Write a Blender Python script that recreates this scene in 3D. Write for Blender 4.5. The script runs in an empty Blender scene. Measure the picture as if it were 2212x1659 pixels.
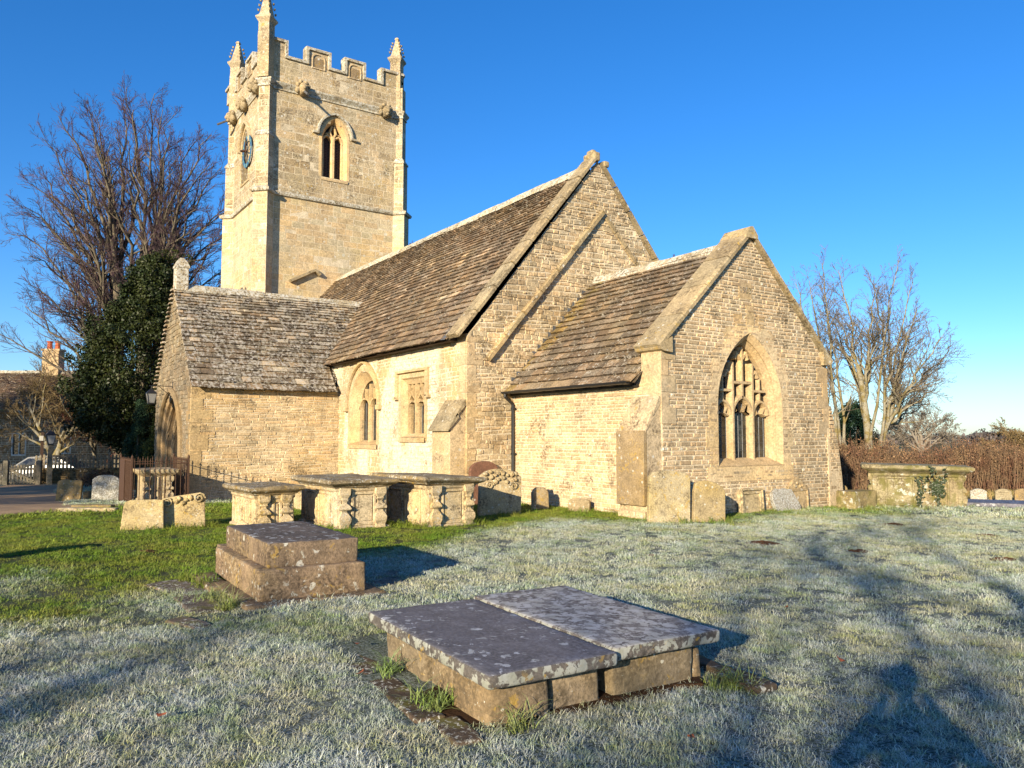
import bpy, bmesh, math, random
import numpy as np
from math import sin, cos, radians, pi, sqrt, hypot, atan2
from mathutils import Vector, Matrix, noise as mnoise

# ------------------------------------------------------------ camera, sky, sun, exposure
scn = bpy.context.scene
C = scn.collection
EYE = 1.65
YAW, PITCH = radians(34.2), radians(3.85)
FW = np.array([-cos(YAW), sin(YAW)])          # horizontal view direction
RT = np.array([sin(YAW), cos(YAW)])
cam = bpy.data.cameras.new("camera")
cam.sensor_width = 36.0
cam.lens = 36.0 * 1672.0 / 2212.0
cam.clip_start, cam.clip_end = 0.05, 6000
camo = bpy.data.objects.new("camera", cam)
C.objects.link(camo)
camo.location = (0, 0, EYE)
camo.rotation_euler = Vector((FW[0] * cos(PITCH), FW[1] * cos(PITCH), sin(PITCH))).to_track_quat('-Z', 'Y').to_euler()
scn.camera = camo

SUN_AZ, SUN_EL = radians(150.0), radians(14.5)   # clockwise from north (+Y)
SUN = Vector((sin(SUN_AZ) * cos(SUN_EL), cos(SUN_AZ) * cos(SUN_EL), sin(SUN_EL)))
world = bpy.data.worlds.new("World")
scn.world = world
world.use_nodes = True
wn = world.node_tree.nodes
wl = world.node_tree.links
bg = wn["Background"]
sky = wn.new("ShaderNodeTexSky")
sky.sky_type = 'NISHITA'
sky.sun_disc = False
sky.sun_elevation = SUN_EL
sky.sun_rotation = SUN_AZ
sky.altitude = 100
sky.air_density = 1.0
sky.dust_density = 0.3
sky.ozone_density = 4.0
hs = wn.new("ShaderNodeHueSaturation")
hs.inputs["Saturation"].default_value = 1.22
wl.new(sky.outputs[0], hs.inputs["Color"])
tn = wn.new("ShaderNodeMix")
tn.data_type = 'RGBA'
tn.blend_type = 'MULTIPLY'
tn.inputs[0].default_value = 1.0
tn.inputs[7].default_value = (0.82, 0.90, 1.08, 1)
wl.new(hs.outputs[0], tn.inputs[6])
wl.new(tn.outputs[2], bg.inputs["Color"])
bg.inputs["Strength"].default_value = 0.11
sl = bpy.data.lights.new("sun", 'SUN')
sl.energy = 5.0
sl.angle = radians(0.55)
sl.color = (1.0, 0.85, 0.62)
so = bpy.data.objects.new("sun", sl)
C.objects.link(so)
so.location = (20, -30, 30)
so.rotation_euler = (-SUN).to_track_quat('-Z', 'Y').to_euler()
scn.view_settings.view_transform = 'Standard'
scn.view_settings.look = 'None'
scn.view_settings.exposure = 0.92
scn.view_settings.gamma = 1.0
scn.cycles.use_denoising = True
scn.cycles.denoising_prefilter = 'ACCURATE'
scn.cycles.max_bounces = 6
scn.cycles.diffuse_bounces = 3
scn.cycles.transparent_max_bounces = 6
scn.cycles.caustics_reflective = False
scn.cycles.caustics_refractive = False
rng = random.Random(7)
nrg = np.random.default_rng(11)


def wxy(r, d):
    """ground point r metres to the right of and d metres in front of the viewpoint"""
    return (RT[0] * r + FW[0] * d, RT[1] * r + FW[1] * d)


def terrain(x, y):
    x = np.asarray(x, float)
    y = np.asarray(y, float)
    r = x * RT[0] + y * RT[1]
    d = x * FW[0] + y * FW[1]
    k = 0.066 + 0.018 / (1 + np.exp(-(r - 3) / 2.5))
    s = np.maximum(0, d - 17.5)
    s = np.where(s < 2, s * s / 4, s - 1)
    s = 8 * (1 - np.exp(-s / 8.0))
    near = np.exp(-((x + 6) ** 2 + (y - 5) ** 2) / 400)
    b = 0.025 * np.sin(x * 0.9 + 1.3 * np.sin(y * 0.5)) * near + 0.02 * np.sin(y * 1.3 + x * 0.4) * near
    return -k * s * 1.25 + b * 0.8


def tz(x, y):
    return float(terrain(x, y))


# ------------------------------------------------------------ mesh helpers
class MB:
    """collects polygons for ONE mesh object"""
    def __init__(s):
        s.v, s.f, s.m, s.t = [], [], [], []

    def add(s, verts, faces, m=0, t=(1, 1, 1)):
        b = len(s.v)
        s.v.extend([tuple(map(float, p)) for p in verts])
        for f in faces:
            s.f.append([b + i for i in f])
            s.m.append(m)
            s.t.append(t)

    def quad(s, a, b, c, d, m=0, t=(1, 1, 1)):
        s.add((a, b, c, d), ((0, 1, 2, 3),), m, t)

    def box(s, c, size, rot=0.0, m=0, t=(1, 1, 1), jit=0.0):
        hx, hy, hz = size[0] / 2, size[1] / 2, size[2] / 2
        cr, sr = cos(rot), sin(rot)
        vs = []
        for dx, dy, dz in ((-1, -1, -1), (1, -1, -1), (1, 1, -1), (-1, 1, -1), (-1, -1, 1), (1, -1, 1), (1, 1, 1), (-1, 1, 1)):
            x, y = dx * hx, dy * hy
            vs.append((c[0] + x * cr - y * sr + rng.uniform(-jit, jit), c[1] + x * sr + y * cr + rng.uniform(-jit, jit), c[2] + dz * hz + rng.uniform(-jit, jit)))
        s.add(vs, ((0, 3, 2, 1), (4, 5, 6, 7), (0, 1, 5, 4), (1, 2, 6, 5), (2, 3, 7, 6), (3, 0, 4, 7)), m, t)

    def ring_loft(s, rings, m=0, t=(1, 1, 1), closed=True, cap0=False, cap1=False):
        """rings: lists of the same number of 3D points"""
        n = len(rings[0])
        vs = [p for r in rings for p in r]
        fs = []
        for k in range(len(rings) - 1):
            for i in range(n if closed else n - 1):
                j = (i + 1) % n
                fs.append((k * n + i, k * n + j, (k + 1) * n + j, (k + 1) * n + i))
        if cap0:
            fs.append(tuple(range(n))[::-1])
        if cap1:
            fs.append(tuple((len(rings) - 1) * n + i for i in range(n)))
        s.add(vs, fs, m, t)

    def tube(s, pts, rads, k=6, m=0, t=(1, 1, 1), caps=True):
        pts = [Vector(p) for p in pts]
        rings = []
        for i, p in enumerate(pts):
            d = (pts[min(i + 1, len(pts) - 1)] - pts[max(i - 1, 0)]).normalized()
            a = d.cross(Vector((0.31, 0.17, 0.93)))
            if a.length < 0.1:
                a = d.cross(Vector((1, 0, 0)))
            a.normalize()
            b = d.cross(a)
            r = rads[i] if hasattr(rads, '__len__') else rads
            rings.append([p + a * (r * cos(2 * pi * q / k)) + b * (r * sin(2 * pi * q / k)) for q in range(k)])
        s.ring_loft(rings, m, t, True, caps, caps)

    def lathe(s, c, prof, k=12, m=0, t=(1, 1, 1), rot=0.0):
        """prof: (z, radius)"""
        s.ring_loft([[(c[0] + r * cos(rot + 2 * pi * q / k), c[1] + r * sin(rot + 2 * pi * q / k), c[2] + z) for q in range(k)] for z, r in prof], m, t, True, True, True)

    def build(s, name, mats, parent=None, world=False, smooth=False, weld=0.0, disp=None):
        if not isinstance(mats, (list, tuple)):
            mats = [mats]
        V = np.array(s.v, float).reshape(-1, 3)
        if disp:
            amp, sc = disp
            for i in range(len(V)):
                q = Vector(V[i]) * sc
                V[i] += amp * np.array([mnoise.noise(q), mnoise.noise(q + Vector((31, 7, 3))), mnoise.noise(q + Vector((5, 47, 11)))])
        if world and parent is not None:
            p = parent
            while p:
                V -= np.array(p.location)
                p = p.parent
        me = bpy.data.meshes.new(name)
        me.from_pydata(V.tolist(), [], s.f)
        for mt in mats:
            me.materials.append(mt)
        if len(mats) > 1:
            me.polygons.foreach_set("material_index", s.m)
        at = me.attributes.new("tint", 'FLOAT_COLOR', 'FACE')
        at.data.foreach_set("color", np.array([(a[0], a[1], a[2], 1.0) for a in s.t], np.float32).ravel())
        if smooth:
            me.polygons.foreach_set("use_smooth", [True] * len(me.polygons))
        if weld:
            bm = bmesh.new()
            bm.from_mesh(me)
            bmesh.ops.remove_doubles(bm, verts=bm.verts, dist=weld)
            bmesh.ops.recalc_face_normals(bm, faces=bm.faces)
            bm.to_mesh(me)
            bm.free()
        me.update()
        o = bpy.data.objects.new(name, me)
        C.objects.link(o)
        if parent is not None:
            o.parent = parent
        return o


def thing(name, label, cat, loc=(0, 0, 0), rz=0.0, group=None):
    o = bpy.data.objects.new(name, None)
    o.empty_display_size = 0.3
    C.objects.link(o)
    o.location = loc
    o.rotation_euler = (0, 0, rz)
    return tag(o, label, cat, group)


def tag(o, label, cat, group=None, kind=None):
    o['label'] = label
    o['category'] = cat
    if group:
        o['group'] = group
    if kind:
        o['kind'] = kind
    return o


def structure(o):
    o['kind'] = 'structure'
    return o


def frame(o, U, N):
    o, U, N = Vector(o), Vector(U), Vector(N)
    Z = Vector((0, 0, 1))
    return lambda u, v, d=0.0: o + U * u + Z * v + N * d


def crossings(polys, v):
    xs = []
    for p in polys:
        n = len(p)
        for i in range(n):
            (x0, y0), (x1, y1) = p[i], p[(i + 1) % n]
            if (y0 <= v) != (y1 <= v):
                xs.append(x0 + (v - y0) * (x1 - x0) / (y1 - y0))
    return sorted(xs)


def sheet(mb, P, polys, d=0.0, m=0, t=(1, 1, 1)):
    """flat wall face: an outline with holes (even-odd), cut into trapezoids"""
    ys = sorted({round(q[1], 5) for p in polys for q in p})
    for a, b in zip(ys, ys[1:]):
        if b - a < 1e-4:
            continue
        e = (b - a) * 1e-3
        x0, x1 = crossings(polys, a + e), crossings(polys, b - e)
        if len(x0) != len(x1):
            continue
        for i in range(0, len(x0) - 1, 2):
            mb.quad(P(x0[i], a, d), P(x0[i + 1], a, d), P(x1[i + 1], b, d), P(x1[i], b, d), m, t)


def tintf(base, var=0.12, warm=0.05):
    k = 1 + rng.uniform(-var, var)
    w = rng.uniform(-warm, warm)
    return (base[0] * k * (1 + w), base[1] * k, base[2] * k * (1 - w))


def stones(mb, P, polys, z0, z1, ch=(0.06, 0.11), ln=(0.12, 0.4), joint=0.014, relief=(0.006, 0.018), jit=0.006, m=0, tint=(1, 1, 1), var=0.14, warm=0.06, wob=0.0, tf=None):
    """courses of single stones standing proud of the mortar sheet, each cut to the outline"""
    v = z0
    row = 0
    while v < z1 - 0.02:
        h = rng.uniform(*ch)
        h = min(h, z1 - v)
        a, b = v + joint / 2, v + h - joint / 2
        v += h
        row += 1
        if b - a < 0.015:
            continue
        xa, xb = crossings(polys, a + 1e-4), crossings(polys, b - 1e-4)
        if len(xa) != len(xb):
            xm = crossings(polys, (a + b) / 2)
            xa = xb = xm
        for i in range(0, len(xa) - 1, 2):
            lo, hi = min(xa[i], xb[i]), max(xa[i + 1], xb[i + 1])
            u = lo - rng.uniform(0, ln[0])
            while u < hi:
                w = rng.uniform(*ln) * (0.6 + 0.5 * min(1.6, h / ch[1]))
                u0, u1 = u + joint / 2, u + w - joint / 2
                u += w
                e = joint / 2
                A0, A1 = max(u0, xa[i] + e), min(u1, xa[i + 1] - e)
                B0, B1 = max(u0, xb[i] + e), min(u1, xb[i + 1] - e)
                if A1 - A0 < 0.02 or B1 - B0 < 0.02:
                    if max(A1 - A0, B1 - B0) < 0.05:
                        continue
                    A1, B1 = max(A1, A0 + 0.002), max(B1, B0 + 0.002)
                    A0, B0 = min(A0, A1), min(B0, B1)
                j = lambda s=1.0: rng.uniform(-jit, jit) * s
                w0 = wob * sin(u0 * 3.1 + row)
                w1 = wob * sin(u1 * 3.1 + row)
                r = rng.uniform(*relief)
                q = min(0.012, (b - a) * 0.22)
                back = [(A0, a + w0), (A1, a + w1), (B1, b + w1), (B0, b + w0)]
                fr = [(A0 + q + abs(j()), a + w0 + q * 0.8 + j(.6)), (A1 - q - abs(j()), a + w1 + q * 0.8 + j(.6)), (B1 - q - abs(j()), b + w1 - q * 0.8 + j(.6)), (B0 + q + abs(j()), b + w0 - q * 0.8 + j(.6))]
                vs = [P(x, y, -0.004) for x, y in back] + [P(x, y, r + j(.7)) for x, y in fr]
                c = tintf(tint, var, warm)
                if tf:
                    k = tf((A0 + A1) / 2, (a + b) / 2)
                    c = (c[0] * k[0], c[1] * k[1], c[2] * k[2])
                mb.add(vs, ((4, 5, 6, 7), (0, 1, 5, 4), (1, 2, 6, 5), (2, 3, 7, 6), (3, 0, 4, 7)), m, c)


def arch(cx, w, sill, spring, apex, n=12):
    """outline of a pointed opening, counter-clockwise from the lower left"""
    h, a = apex - spring, w / 2
    R = (h * h + a * a) / w
    pts = [(cx - a, sill), (cx + a, sill)]
    th = math.asin(min(1, h / R)) if R >= a else pi / 2
    if R <= a * 1.0001:
        th = pi / 2
    for i in range(n + 1):
        q = th * i / n
        pts.append((cx + a - R + R * cos(q), spring + R * sin(q)))
    for i in range(n - 1, -1, -1):
        q = th * i / n
        pts.append((cx - a + R - R * cos(q), spring + R * sin(q)))
    return pts


def loft2d(mb, P, items, m=0, t=(1, 1, 1)):
    """items: (outline, depth), every outline with the same number of points"""
    mb.ring_loft([[P(u, v, d) for u, v in poly] for poly, d in items], m, t)


def sweep(mb, P, pts, w, d0, d1, m=0, t=(1, 1, 1), chamfer=0.3, closed=False):
    """a moulding along a line in the wall plane: width w, from depth d0 out to d1"""
    n = len(pts)
    rings = []
    for i in range(n):
        a = Vector(pts[(i - 1) % n] if closed or i > 0 else pts[i])
        b = Vector(pts[(i + 1) % n] if closed or i < n - 1 else pts[i])
        p = Vector(pts[i])
        d1v = (p - a).normalized() if (p - a).length > 1e-6 else (b - p).normalized()
        d2v = (b - p).normalized() if (b - p).length > 1e-6 else d1v
        tt = (d1v + d2v)
        tt = tt.normalized() if tt.length > 1e-4 else d1v
        nn = Vector((-tt.y, tt.x))
        k = 1 / max(0.45, nn.dot(Vector((-d1v.y, d1v.x))))
        h = w / 2 * k
        c = 1 - chamfer
        dm = d0 + (d1 - d0) * 0.55
        prof = ((-h, d0), (-h, dm), (-h * c, d1), (h * c, d1), (h, dm), (h, d0))
        rings.append([P(p.x + nn.x * s, p.y + nn.y * s, d) for s, d in prof])
    if closed:
        rings.append(rings[0])
        mb.ring_loft(rings, m, t)
    else:
        mb.ring_loft(rings, m, t, True, True, True)


def slates(mb, P, span, S, ex=(0.26, 0.12), wd=(0.2, 0.4), th=0.022, m=0, tint=(1, 1, 1), var=0.28, sag=0.0, lift=0.045, tf=None):
    """courses of stone slates: P(u, s, d), s runs up the slope; span(s) gives the ends of the course"""
    s = -0.06
    row = 0
    while s < S:
        k = max(0.0, s) / S
        e = ex[0] + (ex[1] - ex[0]) * k
        u0, u1 = span(max(s, 0) + e * 0.5)
        u = u0 - rng.uniform(0, 0.12)
        wk = 1 - 0.35 * k
        while u < u1:
            w = rng.uniform(*wd) * wk
            a, b = max(u, u0 - 0.03) + 0.004, min(u + w, u1 + 0.03) - 0.004
            u += w
            if b - a < 0.04:
                continue
            dj = rng.uniform(-0.008, 0.012)
            b0, b1 = s + rng.uniform(-0.018, 0.012), s + rng.uniform(-0.018, 0.012)
            if rng.random() < 0.03:      # a slipped slate
                q = rng.uniform(-0.06, 0.0)
                b0, b1, dj = b0 + q, b1 + q * rng.uniform(.2, 1.6), dj + rng.uniform(.005, .02)
            top = s + e * 1.35
            sg = sag * sin(u * 0.55 + row * 0.1)
            lo, hi = lift + dj + sg, 0.004 + sg
            tt = th * rng.uniform(0.8, 1.5)
            tw = rng.uniform(-0.006, 0.006)
            vs = [P(a, b0, lo - tt), P(b, b1, lo - tt + tw), P(b, top, hi - tt), P(a, top, hi - tt), P(a + 0.006, b0 + 0.004, lo), P(b - 0.006, b1 + 0.004, lo + tw), P(b, top, hi), P(a, top, hi)]
            c = tintf(tint, var, 0.08)
            if tf:
                q = tf((a + b) / 2, s)
                c = (c[0] * q[0], c[1] * q[1], c[2] * q[2])
            mb.add(vs, ((4, 5, 6, 7), (1, 2, 6, 5), (3, 0, 4, 7), (0, 3, 2, 1)), m, c)
            mb.add([vs[0], vs[1], vs[5], vs[4]], ((0, 1, 2, 3),), m, (c[0] * .3, c[1] * .28, c[2] * .25))     # lower edge darkened to paint the shadow line between courses
        s += e
        row += 1


def rock_box(mb, c, size, rz=0.0, r=0.03, m=0, t=(1, 1, 1), step=0.12, taper=0.0, side=None):
    """a block with worn, rounded edges"""
    h = [x / 2 for x in size]
    r = min(r, min(h) * 0.9)

    def axis(hh):
        n = max(1, int(2 * (hh - r) / step))
        return [-hh, -hh + r * 0.35] + [(-hh + r) + (2 * (hh - r)) * i / n for i in range(n + 1)] + [hh - r * 0.35, hh]
    A = [axis(x) for x in h]
    cr, sr = cos(rz), sin(rz)
    for ax in range(3):
        i, j = [(1, 2), (2, 0), (0, 1)][ax]
        for sg in (-1, 1):
            gi, gj = A[i], A[j]
            vs = []
            for q in gj:
                for p in gi:
                    co = [0, 0, 0]
                    co[ax], co[i], co[j] = sg * h[ax], p, q
                    inn = [max(-h[k] + r, min(h[k] - r, co[k])) for k in range(3)]
                    dv = Vector([co[k] - inn[k] for k in range(3)])
                    if dv.length > 1e-9:
                        dv = dv.normalized() * r
                    x, y, z = [inn[k] + dv[k] for k in range(3)]
                    tp = 1 - taper * (z / size[2] + 0.5)
                    x *= tp
                    y *= tp
                    vs.append((c[0] + x * cr - y * sr, c[1] + x * sr + y * cr, c[2] + z))
            n = len(gi)
            fs = []
            for b in range(len(gj) - 1):
                for a in range(n - 1):
                    f = (b * n + a, b * n + a + 1, (b + 1) * n + a + 1, (b + 1) * n + a)
                    fs.append(f if sg > 0 else f[::-1])
            mb.add(vs, fs, m if ax == 2 or side is None else side, t)


def slab_prism(mb, outline, T, thick, bev=0.015, m=0, t=(1, 1, 1)):
    """outline (u, v) extruded to a stone of the given thickness with worn edges; T(u, v, d) places it"""
    cx = sum(p[0] for p in outline) / len(outline)
    cy = sum(p[1] for p in outline) / len(outline)

    def ins(b):
        out = []
        for u, v in outline:
            L = hypot(u - cx, v - cy)
            k = (L - b) / L if L > b else 0
            out.append((cx + (u - cx) * k, cy + (v - cy) * k))
        return out
    o1, o2 = ins(bev), ins(bev * 0.3)
    R = [(o1, thick / 2), (o2, thick / 2 - bev * 0.3), (outline, thick / 2 - bev), (outline, -thick / 2 + bev), (o2, -thick / 2 + bev * 0.3), (o1, -thick / 2)]
    mb.ring_loft([[T(u, v, d) for u, v in q] for q, d in R][::-1], m, t, True, True, True)
# ------------------------------------------------------------ materials
class NT:
    def __init__(s, name):
        s.m = bpy.data.materials.new(name)
        s.m.use_nodes = True
        s.n = s.m.node_tree.nodes
        s.l = s.m.node_tree.links
        s.b = s.n["Principled BSDF"]
        s.b.inputs["Roughness"].default_value = 0.9
        s.b.inputs["Specular IOR Level"].default_value = 0.2
        s._pos = None

    def pos(s):
        if s._pos is None:
            s._pos = s.n.new("ShaderNodeNewGeometry").outputs["Position"]
        return s._pos

    def val(s, sock, v):
        if hasattr(v, 'links') or isinstance(v, bpy.types.NodeSocket):
            s.l.new(v, sock)
        else:
            sock.default_value = v

    def noise(s, scale, detail=4, rough=0.55, dist=0.0, off=(0, 0, 0), stretch=None):
        n = s.n.new("ShaderNodeTexNoise")
        n.inputs["Scale"].default_value = scale
        n.inputs["Detail"].default_value = detail
        n.inputs["Roughness"].default_value = rough
        n.inputs["Distortion"].default_value = dist
        v = s.pos()
        if stretch or off != (0, 0, 0):
            mp = s.n.new("ShaderNodeMapping")
            mp.inputs["Location"].default_value = off
            if stretch:
                mp.inputs["Scale"].default_value = stretch
            s.l.new(v, mp.inputs["Vector"])
            v = mp.outputs[0]
        s.l.new(v, n.inputs["Vector"])
        return n.outputs["Fac"]

    def ramp(s, f, a, b, va=0.0, vb=1.0):
        n = s.n.new("ShaderNodeMapRange")
        n.interpolation_type = 'SMOOTHSTEP'
        for k, v in (("From Min", a), ("From Max", b), ("To Min", va), ("To Max", vb)):
            n.inputs[k].default_value = v
        s.l.new(f, n.inputs["Value"])
        return n.outputs[0]

    def spots(s, scale, keep):
        """round lichen rosettes, only in a share of the cells"""
        v = s.n.new("ShaderNodeTexVoronoi")
        v.inputs["Scale"].default_value = scale
        d = s.noise(scale * 2.5, 3, .6)
        mp = s.n.new("ShaderNodeVectorMath")
        mp.operation = 'MULTIPLY_ADD'
        s.l.new(d, mp.inputs[0])
        mp.inputs[1].default_value = (.5 / scale, .5 / scale, .5 / scale)
        s.l.new(s.pos(), mp.inputs[2])
        s.l.new(mp.outputs[0], v.inputs["Vector"])
        sp = s.n.new("ShaderNodeSeparateColor")
        s.l.new(v.outputs["Color"], sp.inputs[0])
        on = s.math('LESS_THAN', sp.outputs[0], keep)
        r = s.math('MULTIPLY', sp.outputs[1], 0.42)
        return s.math('MULTIPLY', on, s.math('LESS_THAN', v.outputs["Distance"], r))

    def math(s, op, a, b=0.0):
        n = s.n.new("ShaderNodeMath")
        n.operation = op
        n.use_clamp = op in ('ADD', 'SUBTRACT')
        s.val(n.inputs[0], a)
        s.val(n.inputs[1], b)
        return n.outputs[0]

    def mix(s, f, a, b, mode='MIX'):
        n = s.n.new("ShaderNodeMix")
        n.data_type = 'RGBA'
        n.blend_type = mode
        s.val(n.inputs[0], f)
        for sk, v in ((n.inputs[6], a), (n.inputs[7], b)):
            if isinstance(v, (tuple, list)):
                sk.default_value = (v[0], v[1], v[2], 1)
            else:
                s.l.new(v, sk)
        return n.outputs[2]

    def attr(s, name, out="Color", typ='GEOMETRY'):
        n = s.n.new("ShaderNodeAttribute")
        n.attribute_name = name
        n.attribute_type = typ
        return n.outputs[out]

    def bump(s, h, strength=0.5, dist=0.01):
        n = s.n.new("ShaderNodeBump")
        n.inputs["Strength"].default_value = strength
        n.inputs["Distance"].default_value = dist
        s.l.new(h, n.inputs["Height"])
        s.l.new(n.outputs[0], s.b.inputs["Normal"])

    def scalev(s, f, col, lo, hi):
        """multiply a colour by a value between lo and hi"""
        return s.mix(1.0, col, s.ramp(f, 0.25, 0.75, lo, hi), 'MULTIPLY')


def stone_mat(name, base, warm=None, grime=(0.4, 0.62), grime_col=(0.10, 0.075, 0.045), white=None, yellow=None, white_col=(0.62, 0.6, 0.52), yel_col=(0.42, 0.27, 0.05), bump=0.6, bd=0.012, s=1.0, moss=None, speck=(0.58, 0.66), rough=0.92, wsc=1.0, spots=0.10):
    t = NT(name)
    col = t.mix(1.0, base, t.attr("tint"), 'MULTIPLY')
    if warm:
        col = t.mix(t.ramp(t.noise(0.7 * s, 3, off=(3, 1, 7)), 0.4, 0.65), col, t.mix(1.0, warm, t.attr("tint"), 'MULTIPLY'))
    fine = t.noise(22 * s, 5, 0.65)
    col = t.scalev(fine, col, 0.68, 1.28)
    col = t.scalev(t.noise(4.5 * s, 5, 0.65, off=(6, 6, 2)), col, 0.82, 1.16)
    col = t.scalev(t.noise(0.5 * s, 4, 0.55, off=(11, 3, 5)), col, 0.84, 1.14)
    if grime:
        g = t.math('MULTIPLY', t.ramp(t.noise(1.7 * s, 7, 0.65, off=(9, 4, 2)), grime[0], grime[1]), t.ramp(t.noise(17 * s, 4, 0.6, off=(1, 8, 3)), 0.38, 0.62))
        col = t.mix(t.math('MULTIPLY', g, 0.85), col, grime_col)
    if speck:
        col = t.mix(t.math('MULTIPLY', t.ramp(t.noise(34 * s, 3, 0.5, off=(4, 4, 9)), speck[0], speck[1]), 0.6), col, (grime_col[0] * 1.2, grime_col[1] * 1.2, grime_col[2] * 1.2))
    if moss:
        col = t.mix(t.math('MULTIPLY', t.ramp(t.noise(2.6 * s, 6, 0.6, off=(7, 7, 1)), moss[0], moss[1]), 0.75), col, (0.13, 0.12, 0.03))
    if yellow:
        y = t.math('MULTIPLY', t.ramp(t.noise(8 * s, 4, 0.55, 0.6, off=(2, 9, 5)), yellow[0], yellow[1]), t.ramp(t.noise(0.9 * s, 3, off=(5, 5, 5)), 0.42, 0.6))
        col = t.mix(t.math('MULTIPLY', y, 0.7), col, yel_col)
    if white:
        ms = t.ramp(t.noise(1.1 * s, 3, off=(1, 2, 8)), white[1], white[1] + 0.12)
        w = t.math('MULTIPLY', t.ramp(t.noise(13 * s * wsc, 5, 0.62, 0.35, off=(8, 2, 6)), white[0], white[0] + 0.05), ms)
        w = t.math('MAXIMUM', w, t.math('MULTIPLY', t.spots(9 * s * wsc, spots), t.ramp(t.noise(30 * s, 3), 0.3, 0.5)))
        col = t.mix(t.math('MULTIPLY', w, 0.8), col, t.mix(t.ramp(t.noise(5 * s, 3, off=(3, 8, 1)), 0.35, 0.65), white_col, (white_col[0] * .72, white_col[1] * .72, white_col[2] * .66)))
    t.l.new(col, t.b.inputs["Base Color"])
    t.b.inputs["Roughness"].default_value = rough
    h = t.math('ADD', t.math('MULTIPLY', fine, 0.6), t.math('MULTIPLY', t.noise(6 * s, 4, 0.6), 0.5))
    t.bump(h, bump, bd)
    return t.m


def flat_mat(name, col, rough=0.6, metal=0.0, var=0.2, scale=12, spec=0.3, bump=0.0, col2=None, thr=(0.45, 0.6)):
    t = NT(name)
    c = t.mix(1.0, col, t.attr("tint"), 'MULTIPLY')
    n = t.noise(scale, 5, 0.6)
    if col2:
        c = t.mix(t.ramp(n, thr[0], thr[1]), c, col2)
    c = t.scalev(t.noise(scale * 2.3, 4, off=(3, 3, 3)), c, 1 - var, 1 + var)
    t.l.new(c, t.b.inputs["Base Color"])
    t.b.inputs["Roughness"].default_value = rough
    t.b.inputs["Metallic"].default_value = metal
    t.b.inputs["Specular IOR Level"].default_value = spec
    if bump:
        t.bump(n, bump, 0.01)
    return t.m


M = {}
M['mortar'] = stone_mat('lime_mortar', (0.58, 0.49, 0.34), grime=(0.5, 0.7), speck=None, bump=0.4)
M['coursed'] = stone_mat('coursed_stone', (0.43, 0.335, 0.215), warm=(0.46, 0.35, 0.215), grime=(0.52, 0.66), white=(0.66, 0.5), speck=(0.6, 0.68))
M['rubble'] = stone_mat('rubble_stone', (0.49, 0.385, 0.24), warm=(0.50, 0.37, 0.20), grime=(0.52, 0.66), white=(0.64, 0.48), yellow=(0.62, 0.7))
M['oldrubble'] = stone_mat('weathered_rubble', (0.48, 0.375, 0.235), warm=(0.50, 0.38, 0.22), grime=(0.45, 0.62), white=(0.62, 0.46), yellow=(0.62, 0.7), bump=0.9, bd=0.02)
M['ashlar'] = stone_mat('tower_ashlar', (0.52, 0.41, 0.25), warm=(0.54, 0.405, 0.21), grime=(0.55, 0.7), white=(0.64, 0.52), speck=(0.62, 0.7), s=0.6, bd=0.02, spots=.06)
M['ashlar_old'] = stone_mat('lichened_ashlar', (0.48, 0.385, 0.245), warm=(0.48, 0.37, 0.21), grime=(0.46, 0.66), white=(0.60, 0.46), yellow=(0.6, 0.68), speck=(0.53, 0.6), s=0.7, bd=0.02, spots=.2)
M['dressed'] = stone_mat('dressed_limestone', (0.48, 0.375, 0.235), warm=(0.50, 0.365, 0.195), grime=(0.6, 0.74), white=None, speck=(0.64, 0.7), bump=0.3)
M['stained'] = stone_mat('stained_rubble', (0.25, 0.195, 0.125), warm=(0.29, 0.225, 0.13), grime=(0.4, 0.58), grime_col=(.08, .065, .045), white=(0.60, 0.42), spots=.2, bump=0.9, bd=0.02)
M['coping'] = stone_mat('coping_stone', (0.35, 0.28, 0.17), warm=(0.37, 0.285, 0.16), grime=(0.42, 0.6), white=(0.6, 0.5), yellow=(0.6, 0.68))
M['ridge'] = stone_mat('lichened_ridge_stone', (0.40, 0.34, 0.235), grime=(0.36, 0.56), white=(0.47, 0.34), yellow=(0.58, 0.66), moss=(0.6, 0.7))
M['slate'] = stone_mat('stone_slate', (0.245, 0.18, 0.115), warm=(0.27, 0.195, 0.11), grime=(0.42, 0.6), grime_col=(0.045, 0.035, 0.026), white=(0.58, 0.42), spots=.2, white_col=(0.50, 0.46, 0.38), yellow=(0.66, 0.72), bump=0.7, bd=0.015)
M['slate_w'] = stone_mat('lichened_stone_slate', (0.19, 0.145, 0.095), warm=(0.215, 0.155, 0.09), grime=(0.42, 0.6), grime_col=(0.04, 0.032, 0.025), white=(0.505, 0.33), spots=.35, wsc=.8, white_col=(0.52, 0.48, 0.41), yellow=(0.64, 0.7), bump=0.7, bd=0.015)
M['tomb'] = stone_mat('tomb_stone', (0.50, 0.41, 0.27), warm=(0.52, 0.40, 0.22), grime=(0.46, 0.62), white=(0.58, 0.46), yellow=(0.56, 0.64), s=1.6, bump=0.6, bd=0.008)
M['tombslab'] = stone_mat('tomb_slab_stone', (0.25, 0.205, 0.13), warm=(0.30, 0.22, 0.11), grime=(0.40, 0.58), white=(0.54, 0.42), yellow=(0.54, 0.62), s=1.8, bump=0.8, bd=0.012)
M['ledger_dark'] = stone_mat('dark_ledger_stone', (0.165, 0.158, 0.165), grime=(0.4, 0.6), grime_col=(0.075, 0.07, 0.07), white=(0.575, 0.42), white_col=(0.52, 0.53, 0.54), s=2.0, speck=(0.56, 0.62), bump=0.4, bd=0.006, rough=0.6, wsc=.6, spots=.3)
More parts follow.
